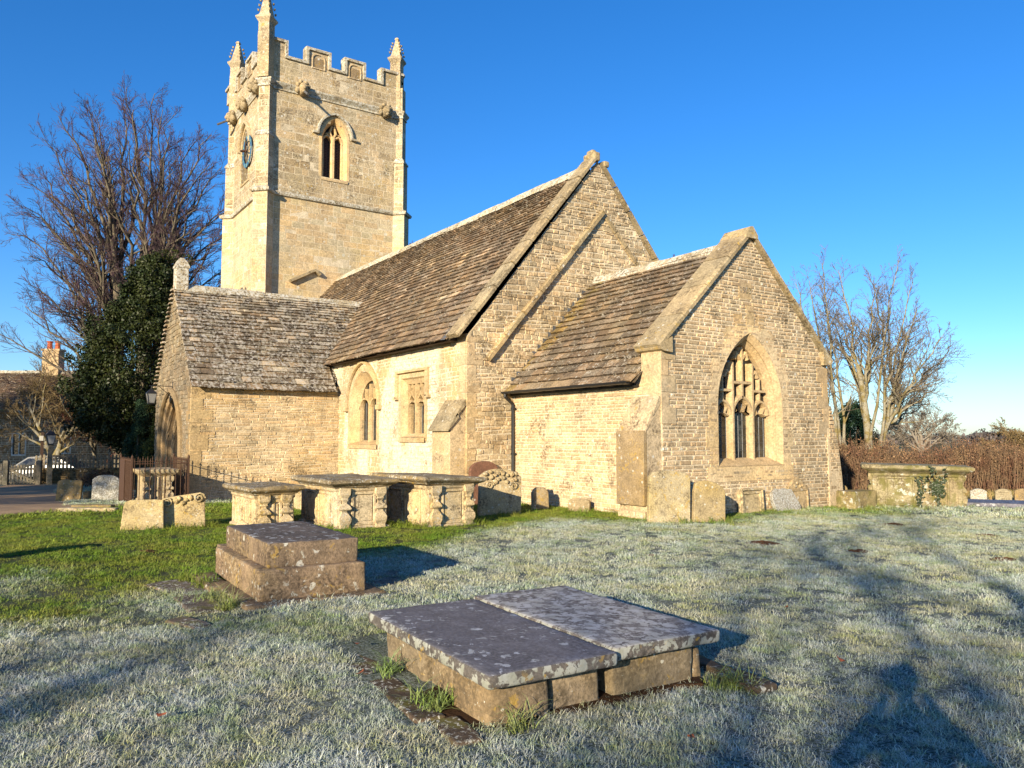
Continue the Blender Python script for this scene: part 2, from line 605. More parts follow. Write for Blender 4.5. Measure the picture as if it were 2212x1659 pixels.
M['ledger_light'] = stone_mat('lichened_ledger_stone', (0.24, 0.225, 0.21), grime=(0.36, 0.55), grime_col=(0.07, 0.058, 0.05), white=(0.475, 0.26), white_col=(0.50, 0.49, 0.47), s=2.0, bump=0.5, bd=0.006, rough=0.7, wsc=.55, spots=.35)
M['mossy_tomb'] = stone_mat('mossy_tomb_stone', (0.32, 0.28, 0.165), warm=(0.30, 0.235, 0.13), grime=(0.4, 0.58), white=(0.56, 0.46), white_col=(.6, .6, .55), moss=(0.45, 0.62), s=1.4, bump=0.8, bd=0.012, wsc=.5, spots=.12)
M['block_top'] = stone_mat('dark_block_top', (0.15, 0.125, 0.105), grime=(0.4, 0.6), grime_col=(.06, .05, .04), white=(0.56, 0.4), white_col=(.5, .5, .48), s=1.8, bump=0.8, bd=0.01, wsc=.5, spots=.25)
M['ledger_edge'] = stone_mat('lichened_slab_edge', (0.13, 0.115, 0.10), grime=(0.4, 0.6), grime_col=(.05, .045, .04), white=(0.50, 0.2), white_col=(.40, .41, .36), yellow=(.6, .68), s=2.0, bump=0.8, bd=0.008, wsc=.55, spots=.55)
M['tombbase'] = stone_mat('tomb_base_stone', (0.24, 0.185, 0.12), warm=(0.255, 0.185, 0.10), grime=(0.38, 0.58), white=(0.62, 0.5), yellow=(0.60, 0.68), s=2.0, bump=0.9, bd=0.012)
M['brownblock'] = stone_mat('brown_block_stone', (0.235, 0.172, 0.112), warm=(0.265, 0.20, 0.115), grime=(0.38, 0.58), grime_col=(.06, .042, .028), white=(0.585, 0.46), yellow=(0.58, 0.66), s=1.7, bump=1.0, bd=0.014, spots=.16, wsc=.6)
M['grave'] = stone_mat('gravestone', (0.40, 0.33, 0.21), warm=(0.41, 0.32, 0.16), grime=(0.48, 0.66), white=(0.6, 0.48), yellow=(0.57, 0.64), s=1.7, bump=0.6, bd=0.008)
M['grave_w'] = stone_mat('white_lichened_gravestone', (0.30, 0.27, 0.21), grime=(0.42, 0.58), grime_col=(0.11, 0.10, 0.08), white=(0.49, 0.2), white_col=(0.52, 0.52, 0.48), s=2.2, spots=.3, bump=0.5, bd=0.006)
M['grave_red'] = stone_mat('red_brown_gravestone', (0.19, 0.095, 0.06), warm=(0.17, 0.085, 0.055), grime=(0.5, 0.7), white=(0.66, 0.55), s=1.6)
M['flag'] = stone_mat('paving_stone', (0.16, 0.125, 0.09), grime=(0.42, 0.6), grime_col=(0.06, 0.045, 0.03), white=(0.55, 0.42), s=2.2, moss=(0.5, 0.62))
M['iron'] = flat_mat('rusty_iron', (0.085, 0.048, 0.03), 0.8, 0.2, 0.35, 30, col2=(0.07, 0.035, 0.02))
M['black'] = flat_mat('black_painted_iron', (0.016, 0.016, 0.017), 0.4, 0.0, 0.2, 10, 0.5)
M['darkwood'] = flat_mat('dark_timber', (0.06, 0.035, 0.022), 0.8, 0, 0.3, 18)
M['wood'] = flat_mat('weathered_wood', (0.20, 0.165, 0.115), 0.85, 0, 0.35, 14, bump=0.4, col2=(0.12, 0.11, 0.07))
M['lead'] = flat_mat('grey_lead', (0.13, 0.135, 0.14), 0.55, 0.3, 0.2, 6)
M['louvre'] = flat_mat('dark_louvre_board', (0.045, 0.03, 0.028), 0.8, 0, 0.25, 14)
M['dark'] = flat_mat('dark_interior', (0.006, 0.006, 0.006), 0.9)
M['terracotta'] = flat_mat('terracotta', (0.42, 0.11, 0.045), 0.8, 0, 0.2, 8)
M['door'] = flat_mat('dark_green_paint', (0.008, 0.022, 0.016), 0.45, 0, 0.2, 6, 0.4)
M['whitepaint'] = flat_mat('cream_paint', (0.55, 0.52, 0.44), 0.6, 0, 0.1, 6)
M['soil'] = flat_mat('loose_soil', (0.085, 0.042, 0.02), 0.95, 0, 0.45, 26, 0.1, 0.9)
M['leaf'] = flat_mat('fallen_leaf', (0.20, 0.075, 0.03), 0.7, 0, 0.3, 40)
M['clock'] = flat_mat('blue_clock_paint', (0.05, 0.13, 0.22), 0.5, 0, 0.15, 10)


def glass_mat():
    t = NT('leaded_glass')
    c = t.mix(t.ramp(t.noise(5, 2), 0.4, 0.65), (0.010, 0.012, 0.014), (0.05, 0.052, 0.045))
    t.l.new(c, t.b.inputs["Base Color"])
    t.b.inputs["Roughness"].default_value = 0.12
    t.b.inputs["Specular IOR Level"].default_value = 0.6
    t.bump(t.noise(7, 2), 0.25, 0.02)
    return t.m


M['glass'] = glass_mat()


def limewash():
    """old limewash worn through to the rubble, cream patches with a shape of their own"""
    t = NT('limewashed_rubble')
    tint = t.attr("tint")
    st = t.mix(1.0, (0.43, 0.325, 0.19), tint, 'MULTIPLY')
    st = t.mix(t.ramp(t.noise(0.8, 3, off=(3, 1, 7)), 0.42, 0.62), st, (0.50, 0.355, 0.175))
    lw = (0.66, 0.575, 0.44)
    f = t.math('MULTIPLY', t.ramp(t.noise(0.75, 5, 0.6, 0.4, off=(2.0, 0, 1.5), stretch=(1, 1, 0.55)), 0.44, 0.56), t.ramp(t.noise(9, 5, 0.6), 0.30, 0.52))
    col = t.mix(f, st, lw)
    fine = t.noise(20, 5, 0.65)
    col = t.scalev(fine, col, 0.75, 1.18)
    g = t.math('MULTIPLY', t.ramp(t.noise(1.5, 7, 0.6, off=(9, 4, 2)), 0.5, 0.64), t.ramp(t.noise(15, 4, off=(1, 8, 3)), 0.45, 0.62))
    col = t.mix(t.math('MULTIPLY', g, 0.7), col, (0.15, 0.11, 0.06))
    w = t.math('MULTIPLY', t.ramp(t.noise(6.5, 3, 0.5, 0.4, off=(8, 2, 6)), 0.63, 0.66), 0.8)
    col = t.mix(w, col, (0.62, 0.58, 0.48))
    t.l.new(col, t.b.inputs["Base Color"])
    t.bump(t.math('ADD', t.math('MULTIPLY', fine, 0.6), t.math('MULTIPLY', t.noise(6, 4), 0.5)), 0.7, 0.015)
    return t.m


M['limewash'] = limewash()


def bark_mat(name, c1, c2, thr=(0.45, 0.6), s=3.0):
    t = NT(name)
    c = t.mix(t.ramp(t.noise(s, 5, 0.6), *thr), c1, c2)
    c = t.scalev(t.noise(s * 9, 4), c, 0.7, 1.25)
    t.l.new(c, t.b.inputs["Base Color"])
    t.bump(t.noise(s * 6, 4), 0.6, 0.03)
    return t.m


M['bark_lime'] = bark_mat('lime_bark', (0.11, 0.092, 0.066), (0.17, 0.145, 0.10))
M['twig_lime'] = bark_mat('lime_twigs', (0.085, 0.058, 0.062), (0.12, 0.068, 0.08))
M['bark_ash'] = bark_mat('ash_bark', (0.27, 0.245, 0.18), (0.19, 0.15, 0.06))
M['twig_ash'] = bark_mat('ash_twigs', (0.20, 0.165, 0.12), (0.15, 0.115, 0.075))
M['twig_pale'] = bark_mat('frosted_twigs', (0.24, 0.21, 0.17), (0.19, 0.16, 0.12))
M['twig_red'] = bark_mat('red_twigs', (0.14, 0.05, 0.035), (0.10, 0.055, 0.03))
M['hedge_stem'] = bark_mat('hedge_stems', (0.22, 0.145, 0.085), (0.15, 0.08, 0.05), s=1.5)
M['twig_gold'] = bark_mat('golden_twigs', (0.22, 0.16, 0.075), (0.16, 0.11, 0.05))


def leaf_mat(name, c1, c2, rough=0.4, spec=0.5, s=1.4, trans=0.0):
    t = NT(name)
    c = t.mix(t.ramp(t.noise(s, 4), 0.4, 0.62), c1, c2)
    c = t.mix(1.0, c, t.attr("tint"), 'MULTIPLY')
    t.l.new(c, t.b.inputs["Base Color"])
    t.b.inputs["Roughness"].default_value = rough
    t.b.inputs["Specular IOR Level"].default_value = spec
    return t.m


M['holly'] = leaf_mat('holly_leaf', (0.020, 0.031, 0.008), (0.036, 0.044, 0.010), 0.5, 0.25)
M['conifer'] = leaf_mat('conifer_foliage', (0.02, 0.045, 0.02), (0.035, 0.07, 0.03), 0.7, 0.2)
M['conifer_y'] = leaf_mat('golden_conifer_foliage', (0.045, 0.06, 0.012), (0.08, 0.09, 0.018), 0.7, 0.2)
M['ivy'] = leaf_mat('ivy_leaf', (0.018, 0.03, 0.01), (0.03, 0.045, 0.014), 0.45, 0.4)
M['beech'] = leaf_mat('dry_beech_leaf', (0.17, 0.085, 0.05), (0.25, 0.16, 0.085), 0.8, 0.2, 0.8)
M['straw'] = leaf_mat('dry_grass', (0.34, 0.23, 0.09), (0.22, 0.19, 0.07), 0.9, 0.1, 0.9)
# ------------------------------------------------------------ ground and path
def rd_of(x, y):
    return x * RT[0] + y * RT[1], x * FW[0] + y * FW[1]


_BR = np.array([-14, -5.2, -3.5, -2.0, -1.0, 0.5, 3.0, 6.0, 9.0, 12.0, 16])
_BD = np.array([8.6, 7.9, 8.3, 10.4, 12.2, 14.7, 14.4, 16.2, 17.4, 24.0, 30])


def frost_at(x, y):
    """how much of the grass is still white with frost (1) or already thawed (0)"""
    x = np.asarray(x, float)
    y = np.asarray(y, float)
    r, d = rd_of(x, y)
    e = np.interp(r, _BR, _BD) - d
    wob = 0.7 * np.sin(x * 1.7 + 2 * np.sin(y * 0.9)) + 0.5 * np.sin(y * 2.9 + x * 1.1)
    f = np.clip(0.55 + (e + wob * 0.7) / 3.0, 0, 1)
    streak = np.exp(-((d - 6.3 + 0.25 * r) / 0.5) ** 2) * (r < -0.8) * 0.5
    far = np.clip((d - 17.5) / 2.0, 0, 1) * np.clip((-r - 7) / 1.5, 0, 1)
    return np.clip(np.maximum(f - streak, far * 0.75), 0, 1)


def ground_mat():
    t = NT('ground_turf')
    n = t.noise(2.2, 6, 0.6)
    n2 = t.noise(40, 4, 0.7)
    c = t.mix(t.ramp(n, 0.35, 0.65), (0.04, 0.065, 0.014), (0.07, 0.07, 0.025))
    fr = t.attr("frost", "Fac")
    c = t.mix(t.math('MULTIPLY', fr, t.ramp(n2, 0.35, 0.6, 0.1, 0.8)), c, (0.20, 0.225, 0.215))
    c = t.scalev(n2, c, 0.55, 1.35)
    t.l.new(c, t.b.inputs["Base Color"])
    t.b.inputs["Roughness"].default_value = 1.0
    t.bump(n2, 0.8, 0.03)
    return t.m


def far_mat():
    t = NT('distant_field')
    c = t.mix(t.ramp(t.noise(0.02, 5), 0.4, 0.6), (0.10, 0.11, 0.06), (0.16, 0.14, 0.08))
    t.l.new(c, t.b.inputs["Base Color"])
    return t.m


def make_ground():
    radii = [0.0] + [0.5 * 1.075 ** i for i in range(120)]
    na = 180
    V, F = [], []
    for r in radii:
        for k in range(na):
            a = 2 * pi * k / na
            V.append((r * cos(a) - 4, r * sin(a) + 4, 0))
    V = np.array(V)
    V[:, 2] = terrain(V[:, 0], V[:, 1])
    for i in range(len(radii) - 1):
        for k in range(na):
            j = (k + 1) % na
            F.append((i * na + k, (i + 1) * na + k, (i + 1) * na + j, i * na + j))
    me = bpy.data.meshes.new('ground')
    me.from_pydata(V.tolist(), [], F)
    at = me.attributes.new('frost', 'FLOAT', 'POINT')
    at.data.foreach_set('value', frost_at(V[:, 0], V[:, 1]).astype(np.float32))
    me.polygons.foreach_set("use_smooth", [True] * len(me.polygons))
    me.materials.append(ground_mat())
    o = bpy.data.objects.new('ground', me)
    C.objects.link(o)
    structure(o)


make_ground()

PATH_RD = [(-22, 14.8), (-14, 15.6), (-10.6, 16.0), (-9.6, 17.0), (-8.95, 18.3), (-8.6, 19.8), (-9.9, 19.6), (-11.0, 19.4), (-12.2, 21.5), (-14.5, 25.5), (-17.5, 30), (-20.6, 35.6), (-22.9, 35.6), (-21.5, 30), (-24, 24)]
PATH = [wxy(*p) for p in PATH_RD]


def in_poly(x, y, poly):
    x = np.asarray(x)
    y = np.asarray(y)
    c = np.zeros(x.shape, bool)
    n = len(poly)
    for i in range(n):
        x0, y0 = poly[i]
        x1, y1 = poly[(i + 1) % n]
        m = ((y0 > y) != (y1 > y)) & (x < (x1 - x0) * (y - y0) / ((y1 - y0) if y1 != y0 else 1e-9) + x0)
        c ^= m
    return c


def make_path():
    bm = bmesh.new()
    vs = [bm.verts.new((x, y, 0)) for x, y in PATH]
    bm.faces.new(vs)
    bmesh.ops.triangulate(bm, faces=bm.faces)
    for _ in range(4):
        bmesh.ops.subdivide_edges(bm, edges=bm.edges[:], cuts=1, use_grid_fill=True)
    for v in bm.verts:
        v.co.z = tz(v.co.x, v.co.y) + 0.012
    me = bpy.data.meshes.new('path')
    bm.to_mesh(me)
    bm.free()
    t = NT('gravel_path')
    c = t.mix(t.ramp(t.noise(1.3, 5), 0.4, 0.6), (0.40, 0.27, 0.15), (0.30, 0.205, 0.12))
    c = t.scalev(t.noise(45, 3, 0.7), c, 0.65, 1.35)
    t.l.new(c, t.b.inputs["Base Color"])
    t.bump(t.noise(45, 3), 0.7, 0.02)
    me.materials.append(t.m)
    o = bpy.data.objects.new('path', me)
    C.objects.link(o)
    structure(o)


make_path()
EXC = []          # (x, y, half x, half y, rotation): no grass grows through these


def keep_clear(x, y, hx, hy, rz=0.0):
    EXC.append((x, y, hx, hy, rz))
# ------------------------------------------------------------ the church
EX, SY, NY = -11.14, 11.19, 16.73            # chancel: east face, south face, north face
CYC = 13.96
NX, NSY, NNY, NYC = -16.4, 9.80, 18.2, 14.02  # nave: east face, south face, north face, ridge
TX = -35.6                                   # tower: east face
TS, TN, TW = 10.23, 17.34, -41.3             # tower: south, north, west faces
PX, PW, PS, PXC = -24.77, -30.6, 5.12, -27.68  # porch: east, west, south faces, ridge
GZ = -0.6

church = thing('church', 'cream limestone village church with battlemented west tower, stone slate roofs and low chancel', 'church', (-22, 14, 0))


def part(mb, name, mats, parent=None, **k):
    return mb.build(name, mats, parent or church, world=True, **k)


def wall_part(name, mats, faces):
    """faces: (P, polygons, stone settings)"""
    mb = MB()
    for P, polys, st in faces:
        sheet(mb, P, polys, 0.0, 1)
        if st:
            v = [q[1] for q in polys[0]]
            stones(mb, P, polys, st.pop('z0', min(v)), st.pop('z1', max(v)), m=0, **st)
    return part(mb, name, mats)


PE = frame((EX, 0, 0), (0, 1, 0), (1, 0, 0))
PSo = frame((0, SY, 0), (1, 0, 0), (0, -1, 0))
PNo = frame((0, NY, 0), (-1, 0, 0), (0, 1, 0))

# ---- chancel
CE_IN = arch(13.93, 2.16, 1.0, 2.30, 3.93, 14)
gable = [(SY, GZ), (NY, GZ), (NY, 3.42), (CYC + 0.02, 6.12), (SY, 3.42)]
csty = dict(ch=(0.06, 0.105), ln=(0.11, 0.36), joint=0.019, relief=(0.008, 0.024), tint=(1, .98, .95), var=0.24, warm=0.06)


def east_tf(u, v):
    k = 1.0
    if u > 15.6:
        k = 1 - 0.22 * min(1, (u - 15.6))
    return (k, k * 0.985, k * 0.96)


wall_part('chancel_wall', [M['coursed'], M['mortar']], [
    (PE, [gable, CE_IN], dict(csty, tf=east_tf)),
    (PSo, [[(NX, GZ), (EX, GZ), (EX, 3.42), (EX - 0.55, 3.42), (EX - 0.55, 2.98), (NX, 2.98)]], dict(csty, ch=(0.06, 0.10), z1=2.75, tint=(1.18, 1.13, 1.02), joint=0.018)),
    (PNo, [[(-EX, GZ), (-NX, GZ), (-NX, 2.9), (-EX, 2.9)]], None)])

# quoins at the south-east and north-east corners
q = MB()
z = 1.9
k = 0
while z < 3.3:
    h = rng.uniform(0.28, 0.36)
    w = 0.2 if k % 2 else 0.4
    q.box((EX - 0.02, SY + w / 2 - 0.012, z + h / 2), (0.09, w, h - 0.01), 0, 0, tintf((1, 1, 1), 0.08, 0.03))
    q.box((EX - w * 0.5 - 0.064, SY + 0.028, z + h / 2), (w, 0.09, h - 0.01), 0, 0, tintf((1, 1, 1), 0.08, 0.03))
    z += h
    k += 1
q.box((EX - 0.27, SY + 0.028, 2.98), (0.56, 0.085, 0.95), 0, 0, (1, 1, 1))
part(q, 'quoin_stones', M['dressed'])
q = MB()
z = 1.7
k = 0
while z < 3.2:
    h = rng.uniform(0.28, 0.36)
    w = 0.2 if k % 2 else 0.4
    q.box((EX - 0.02, NY - w / 2 + 0.012, z + h / 2), (0.09, w, h - 0.002), 0, 0, tintf((0.82, 0.8, 0.77), 0.08, 0.03))
    z += h
    k += 1
part(q, 'quoin_stones', M['dressed'])


def buttress(name, P, u0, u1, z0, zf, zw, proj, mat, capmat, e=0.05, ov=0.09):
    """a sloped-top buttress: P(u, v, d) on the wall face"""
    mb = MB()
    prof = [(z0, proj + 0.05), (z0 + 0.75, proj + 0.05), (z0 + 0.78, proj), (zf, proj)]
    rings = []
    for zz, dd in prof:
        rings.append([P(u0, zz, -0.05), P(u0, zz, dd), P(u1, zz, dd), P(u1, zz, -0.05)])
    mb.ring_loft(rings, 0, (1, 1, 1), False)
    mb.ring_loft([[P(u0, zf, -0.05), P(u0, zf, proj), P(u1, zf, proj), P(u1, zf, -0.05)], [P(u0, zw, -0.05), P(u0, zw, 0.0), P(u1, zw, 0.0), P(u1, zw, -0.05)]], 0, (1, 1, 1), False)
    b = part(mb, name, mat)
    cp = MB()
    n = 2
    for i in range(n):
        a, c = i / n, (i + 1) / n
        za, zc = zf + (zw - zf) * a, zf + (zw - zf) * c
        da, dc = proj * (1 - a), proj * (1 - c)
        cp.ring_loft([[P(u0 - e, za - 0.05, da + ov), P(u1 + e, za - 0.05, da + ov), P(u1 + e, za + 0.0, da + ov), P(u0 - e, za + 0.0, da + ov)],
                      [P(u0 - e, zc - 0.06, dc + 0.0), P(u1 + e, zc - 0.06, dc + 0.0), P(u1 + e, zc + 0.06, dc + 0.05), P(u0 - e, zc + 0.06, dc + 0.05)]], 0, tintf((1, 1, 1), .1), True, True, True)
    c_ = cp.build('sloped_cap', capmat, b, world=True)
    return b


b1 = buttress('buttress', PSo, -11.93, -11.15, GZ, 1.76, 2.40, 0.42, M['oldrubble'], M['oldrubble'], 0.01, 0.03)
sl_ = MB()
rock_box(sl_, (-11.545, SY - 0.45, 1.02), (0.80, 0.10, 1.48), 0, .012, 0, (0.74, 0.66, 0.58), .2)
sl_.build('upright_slab', M['grave'], b1, world=True)
nb = MB()      # north-east buttress, leaning out at the foot
nb.ring_loft([[(EX - 0.75, NY - 0.05, z), (EX + 0.03 + o, NY - 0.05, z), (EX + 0.03 + o, NY + p, z), (EX - 0.75, NY + p, z)] for z, p, o in ((GZ, 0.52, 0.05), (0.7, 0.46, 0.02), (1.6, 0.34, 0.0), (1.75, 0.24, 0), (2.3, 0.16, -0.03), (2.55, 0.0, -0.05))], 0, (0.9, 0.86, 0.8), True, False, True)
nbp = [(NY - .02, GZ), (NY + .50, GZ), (NY + .45, .7), (NY + .34, 1.6), (NY + .24, 1.75), (NY + .15, 2.3), (NY + .01, 2.53)]
stones(nb, frame((EX + .04, 0, 0), (0, 1, 0), (1, 0, 0)), [nbp], GZ, 2.5, (.06, .11), (.1, .3), .016, (.004, .02), .009, 1, (.8, .76, .7), .24)
part(nb, 'buttress', [M['mortar'], M['coursed']])

# gable coping with kneelers
cp = MB()


def coping_run(mb, X0, X1, pa, pb, th, n, ext=0.0, tl=(1, 1, 1)):
    """stones laid up a gable slope from pa to pb (y, z)"""
    for i in range(n):
        a, b = i / n + 0.003, (i + 1) / n - 0.003
        ya, za = pa[0] + (pb[0] - pa[0]) * a, pa[1] + (pb[1] - pa[1]) * a
        yb, zb = pa[0] + (pb[0] - pa[0]) * b, pa[1] + (pb[1] - pa[1]) * b
        d = Vector((yb - ya, zb - za)).normalized()
        nn = Vector((-d.y, d.x)) if d.y * (1 if pb[0] > pa[0] else -1) > 0 and pb[0] > pa[0] else Vector((d.y, -d.x))
        if nn.y < 0:
            nn = -nn
        t = tintf(tl, 0.1, 0.03)
        j = rng.uniform(-0.006, 0.006)
        rings = []
        for (y, zz) in ((ya, za), (yb, zb)):
            rings.append([(X0, y + nn.x * (0.0 + j), zz + nn.y * (0.0 + j)), (X1, y + nn.x * j, zz + nn.y * j), (X1, y + nn.x * (th * .62 + j), zz + nn.y * (th * .62 + j)), (X1 - 0.05, y + nn.x * (th + j), zz + nn.y * (th + j)), (X0, y + nn.x * (th + j), zz + nn.y * (th + j))])
        mb.ring_loft(rings, 0, t, True, True, True)


coping_run(cp, EX - 0.62, EX + 0.10, (SY - 0.10, 3.40), (CYC + 0.03, 6.16), 0.115, 4)
coping_run(cp, EX - 0.62, EX + 0.10, (NY + 0.12, 3.40), (CYC + 0.01, 6.16), 0.115, 4)
cp.ring_loft([[(x, CYC + y, zz) for y, zz in ((-0.2, 6.05), (0.2, 6.05), (0.2, 6.13), (0.04, 6.32), (-0.04, 6.31), (-0.2, 6.12))] for x in (EX - 0.63, EX + 0.115)], 0, (1.1, 1.08, 1), True, True, True)
for yy, s in ((SY - 0.02, -1), (NY + 0.02, 1)):
    cp.ring_loft([[(x, yy + s * y, zz) for y, zz in ((-0.25, 3.34), (0.0, 3.36), (0.07, 3.39), (0.10, 3.43), (0.10, 3.48), (-0.25, 3.66))] for x in (EX - 0.63, EX + 0.112)], 0, (1.15, 1.13, 1.08), True, True, True)
part(cp, 'gable_coping', M['coping'])

# chancel roof
CR = 6.0
SL = sqrt((CYC - (SY - 0.25)) ** 2 + (CR - 2.78) ** 2)
cu = Vector((0, CYC - (SY - 0.25), CR - 2.78)).normalized()
cn = Vector((0, -cu.z, cu.y))


def plane(o, U, V, N):
    o, U, V, N = Vector(o), Vector(U), Vector(V), Vector(N)
    return lambda u, s, d=0.0: o + U * u + V * s + N * d


rf = MB()
PR = plane((0, SY - 0.25, 2.78), (1, 0, 0), cu, cn)
rf.quad(PR(NX + 0.02, -0.02, -0.03), PR(EX - 0.5, -0.02, -0.03), PR(EX - 0.5, SL, -0.03), PR(NX + 0.02, SL, -0.03), 0, (.4, .4, .4))
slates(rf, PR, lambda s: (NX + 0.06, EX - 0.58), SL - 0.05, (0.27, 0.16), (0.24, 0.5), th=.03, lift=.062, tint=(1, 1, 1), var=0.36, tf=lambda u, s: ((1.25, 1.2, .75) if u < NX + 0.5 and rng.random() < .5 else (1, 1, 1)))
cn2 = plane((0, NY + 0.25, 2.78), (-1, 0, 0), (0, -cu.y, cu.z), (0, cu.z, cu.y))
rf.quad(cn2(-EX + .5, 0), cn2(-NX, 0), cn2(-NX, SL), cn2(-EX + .5, SL), 0, (.6, .6, .6))
chroof = part(rf, 'chancel_roof', [M['slate']])


def ridge_run(p0, p1, w, h, seg, tl=(1, 1, 1)):
    mb = MB()
    p0, p1 = Vector(p0), Vector(p1)
    L = (p1 - p0).length
    n = max(1, int(L / seg))
    d = (p1 - p0) / L
    sd = d.cross(Vector((0, 0, 1)))
    for i in range(n):
        a, b = p0 + d * (L * i / n + 0.006), p0 + d * (L * (i + 1) / n - 0.006)
        j = rng.uniform(-0.012, 0.012)
        prof = ((-w, -h), (-w, -h + 0.05), (-0.035, 0.05), (0.035, 0.05), (w, -h + 0.05), (w, -h), (0, -0.03))
        mb.ring_loft([[q + sd * x + Vector((0, 0, zz + j)) for x, zz in prof] for q in (a, b)], 0, tintf(tl, 0.12, 0.03), True, True, True)
    return mb


ridge_run((NX + 0.02, CYC, CR + 0.03), (EX - 0.62, CYC, CR + 0.03), 0.17, 0.18, 0.5).build('ridge_stones', M['ridge'], chroof, world=True)

# stepped lead flashing where the chancel roof meets the nave
fl = MB()
for i in range(15):
    s = 0.25 + i * 0.245
    p = PR(NX + 0.03, s, 0.0)
    fl.add([(NX + 0.012, p.y, p.z + 0.0), (NX + 0.012, p.y + 0.17, p.z + 0.18), (NX + 0.012, p.y, p.z + 0.20), (NX + 0.02, p.y, p.z + 0.0), (NX + 0.02, p.y + 0.17, p.z + 0.18), (NX + 0.02, p.y, p.z + 0.20)], ((3, 4, 5), (0, 1, 4, 3), (0, 3, 5, 2), (1, 2, 5, 4)), 0, tintf((1, 1, 1), .2))
fl.build('lead_flashing', M['lead'], chroof, world=True)

# gutter, brackets and downpipe
g = MB()
gy, gz = SY - 0.33, 2.77
half = [(0.065 * cos(pi + pi * i / 8), 0.065 * sin(pi + pi * i / 8)) for i in range(9)]
inn = [(0.055 * cos(2 * pi - pi * i / 8), 0.055 * sin(2 * pi - pi * i / 8)) for i in range(9)]
g.ring_loft([[(x, gy + a, zz + b) for a, b in half + inn] for x, zz in ((NX - 0.02, gz), (EX - 0.62, gz + 0.01))], 0, (1, 1, 1), True, True, True)
g.box(((NX + EX) / 2 - 0.3, SY - 0.05, 2.70), (EX - NX - 0.62, 0.10, 0.05))
gut = part(g, 'gutter', M['black'])
for i in range(9):
    b = MB()
    x = NX + 0.35 + i * (EX - 0.62 - NX - 0.5) / 8
    b.box((x, SY - 0.18, 2.735), (0.05, 0.32, 0.05))
    b.build('gutter_bracket', M['black'], gut, world=True)
dp = MB()
dp.tube([(NX + 0.1, gy, gz - 0.05), (NX + 0.1, gy, gz - 0.12), (NX + 0.1, SY - 0.09, gz - 0.32), (NX + 0.1, SY - 0.09, -0.3)], 0.042, 8)
for zz in (2.35, 1.2):
    dp.box((NX + 0.1, SY - 0.06, zz), (0.14, 0.09, 0.05))
part(dp, 'downpipe', M['black'])


# ---- windows
def voussoirs(mb, P, opening, width, d0, d1, tint, skip_sill=True, irregular=0.0, seg=0.3):
    """dressed stones around an opening; returns nothing"""
    pts = opening
    n = len(pts)
    cx = sum(p[0] for p in pts) / n
    # jambs
    zs, zt = pts[0][1], pts[2][1]
    xl, xr = pts[0][0], pts[1][0]
    for x, s in ((xl, -1), (xr, 1)):
        z = zs
        k = 0
        while z < zt - 0.02:
            h = min(rng.uniform(seg, seg * 1.5), zt - z)
            if zt - z - h < 0.1:
                h = zt - z
            w = width * (1 + irregular * (0.35 if k % 2 else -0.25) + irregular * rng.uniform(-.15, .15))
            a, b = sorted((x, x + s * w))
            mb.ring_loft([[P(u, v, d) for u, v in ((a, z + .003), (b, z + .003), (b, z + h - .003), (a, z + h - .003))] for d in (d0, d1)], 0, tintf(tint, 0.07, 0.03), True, False, True)
            z += h
            k += 1
    # arch ring
    ring = pts[2:]
    acc = [0.0]
    for a, b in zip(ring, ring[1:]):
        acc.append(acc[-1] + hypot(b[0] - a[0], b[1] - a[1]))
    nrm = []
    for i in range(len(ring)):
        a, b = ring[max(0, i - 1)], ring[min(len(ring) - 1, i + 1)]
        tx, ty = b[0] - a[0], b[1] - a[1]
        L = hypot(tx, ty)
        nrm.append((ty / L, -tx / L))

    i = 0
    k = 0
    while i < len(ring) - 1:
        j = i + 1
        while j < len(ring) - 1 and acc[j] - acc[i] < seg:
            j += 1
        w = width * (1 + irregular * (0.25 if k % 2 else -0.25) + irregular * rng.uniform(-.2, .2))
        inner = ring[i:j + 1]
        outer = [(ring[q][0] + nrm[q][0] * w, ring[q][1] + nrm[q][1] * w) for q in range(i, j + 1)]
        poly = inner + outer[::-1]
        mb.ring_loft([[P(u, v, d) for u, v in poly[::-1]] for d in (d0, d1)], 0, tintf(tint, 0.07, 0.03), True, False, False)
        m = len(inner)
        fs = [(q, q + 1, 2 * m - 2 - q, 2 * m - 1 - q) for q in range(m - 1)]
        mb.add([P(u, v, d1) for u, v in poly], [f[::-1] for f in fs], 0, tintf(tint, 0.07, 0.03))
        i = j
        k += 1


def lattice(mb, P, x0, x1, z0, z1, d, nx, dz):
    r = 0.006
    for i in range(nx + 1):
        x = x0 + (x1 - x0) * i / nx
        mb.ring_loft([[P(x - r, z, d), P(x, z, d + r * 1.5), P(x + r, z, d)] for z in (z0, z1)], 0, (1, 1, 1), True)
    z = z0 + dz
    k = 0
    while z < z1 - 0.03:
        w = r * 1.0
        mb.ring_loft([[P(x, z - w, d), P(x, z, d + w * 2), P(x, z + w, d)] for x in (x0, x1)], 0, (1, 1, 1), True)
        z += dz


def scaled(poly, cx, k, dz0=0.0, kz=None, z0=None):
    kz = k if kz is None else kz
    z0 = poly[0][1] if z0 is None else z0
    return [(cx + (u - cx) * k, z0 + dz0 + (v - z0) * kz) for u, v in poly]


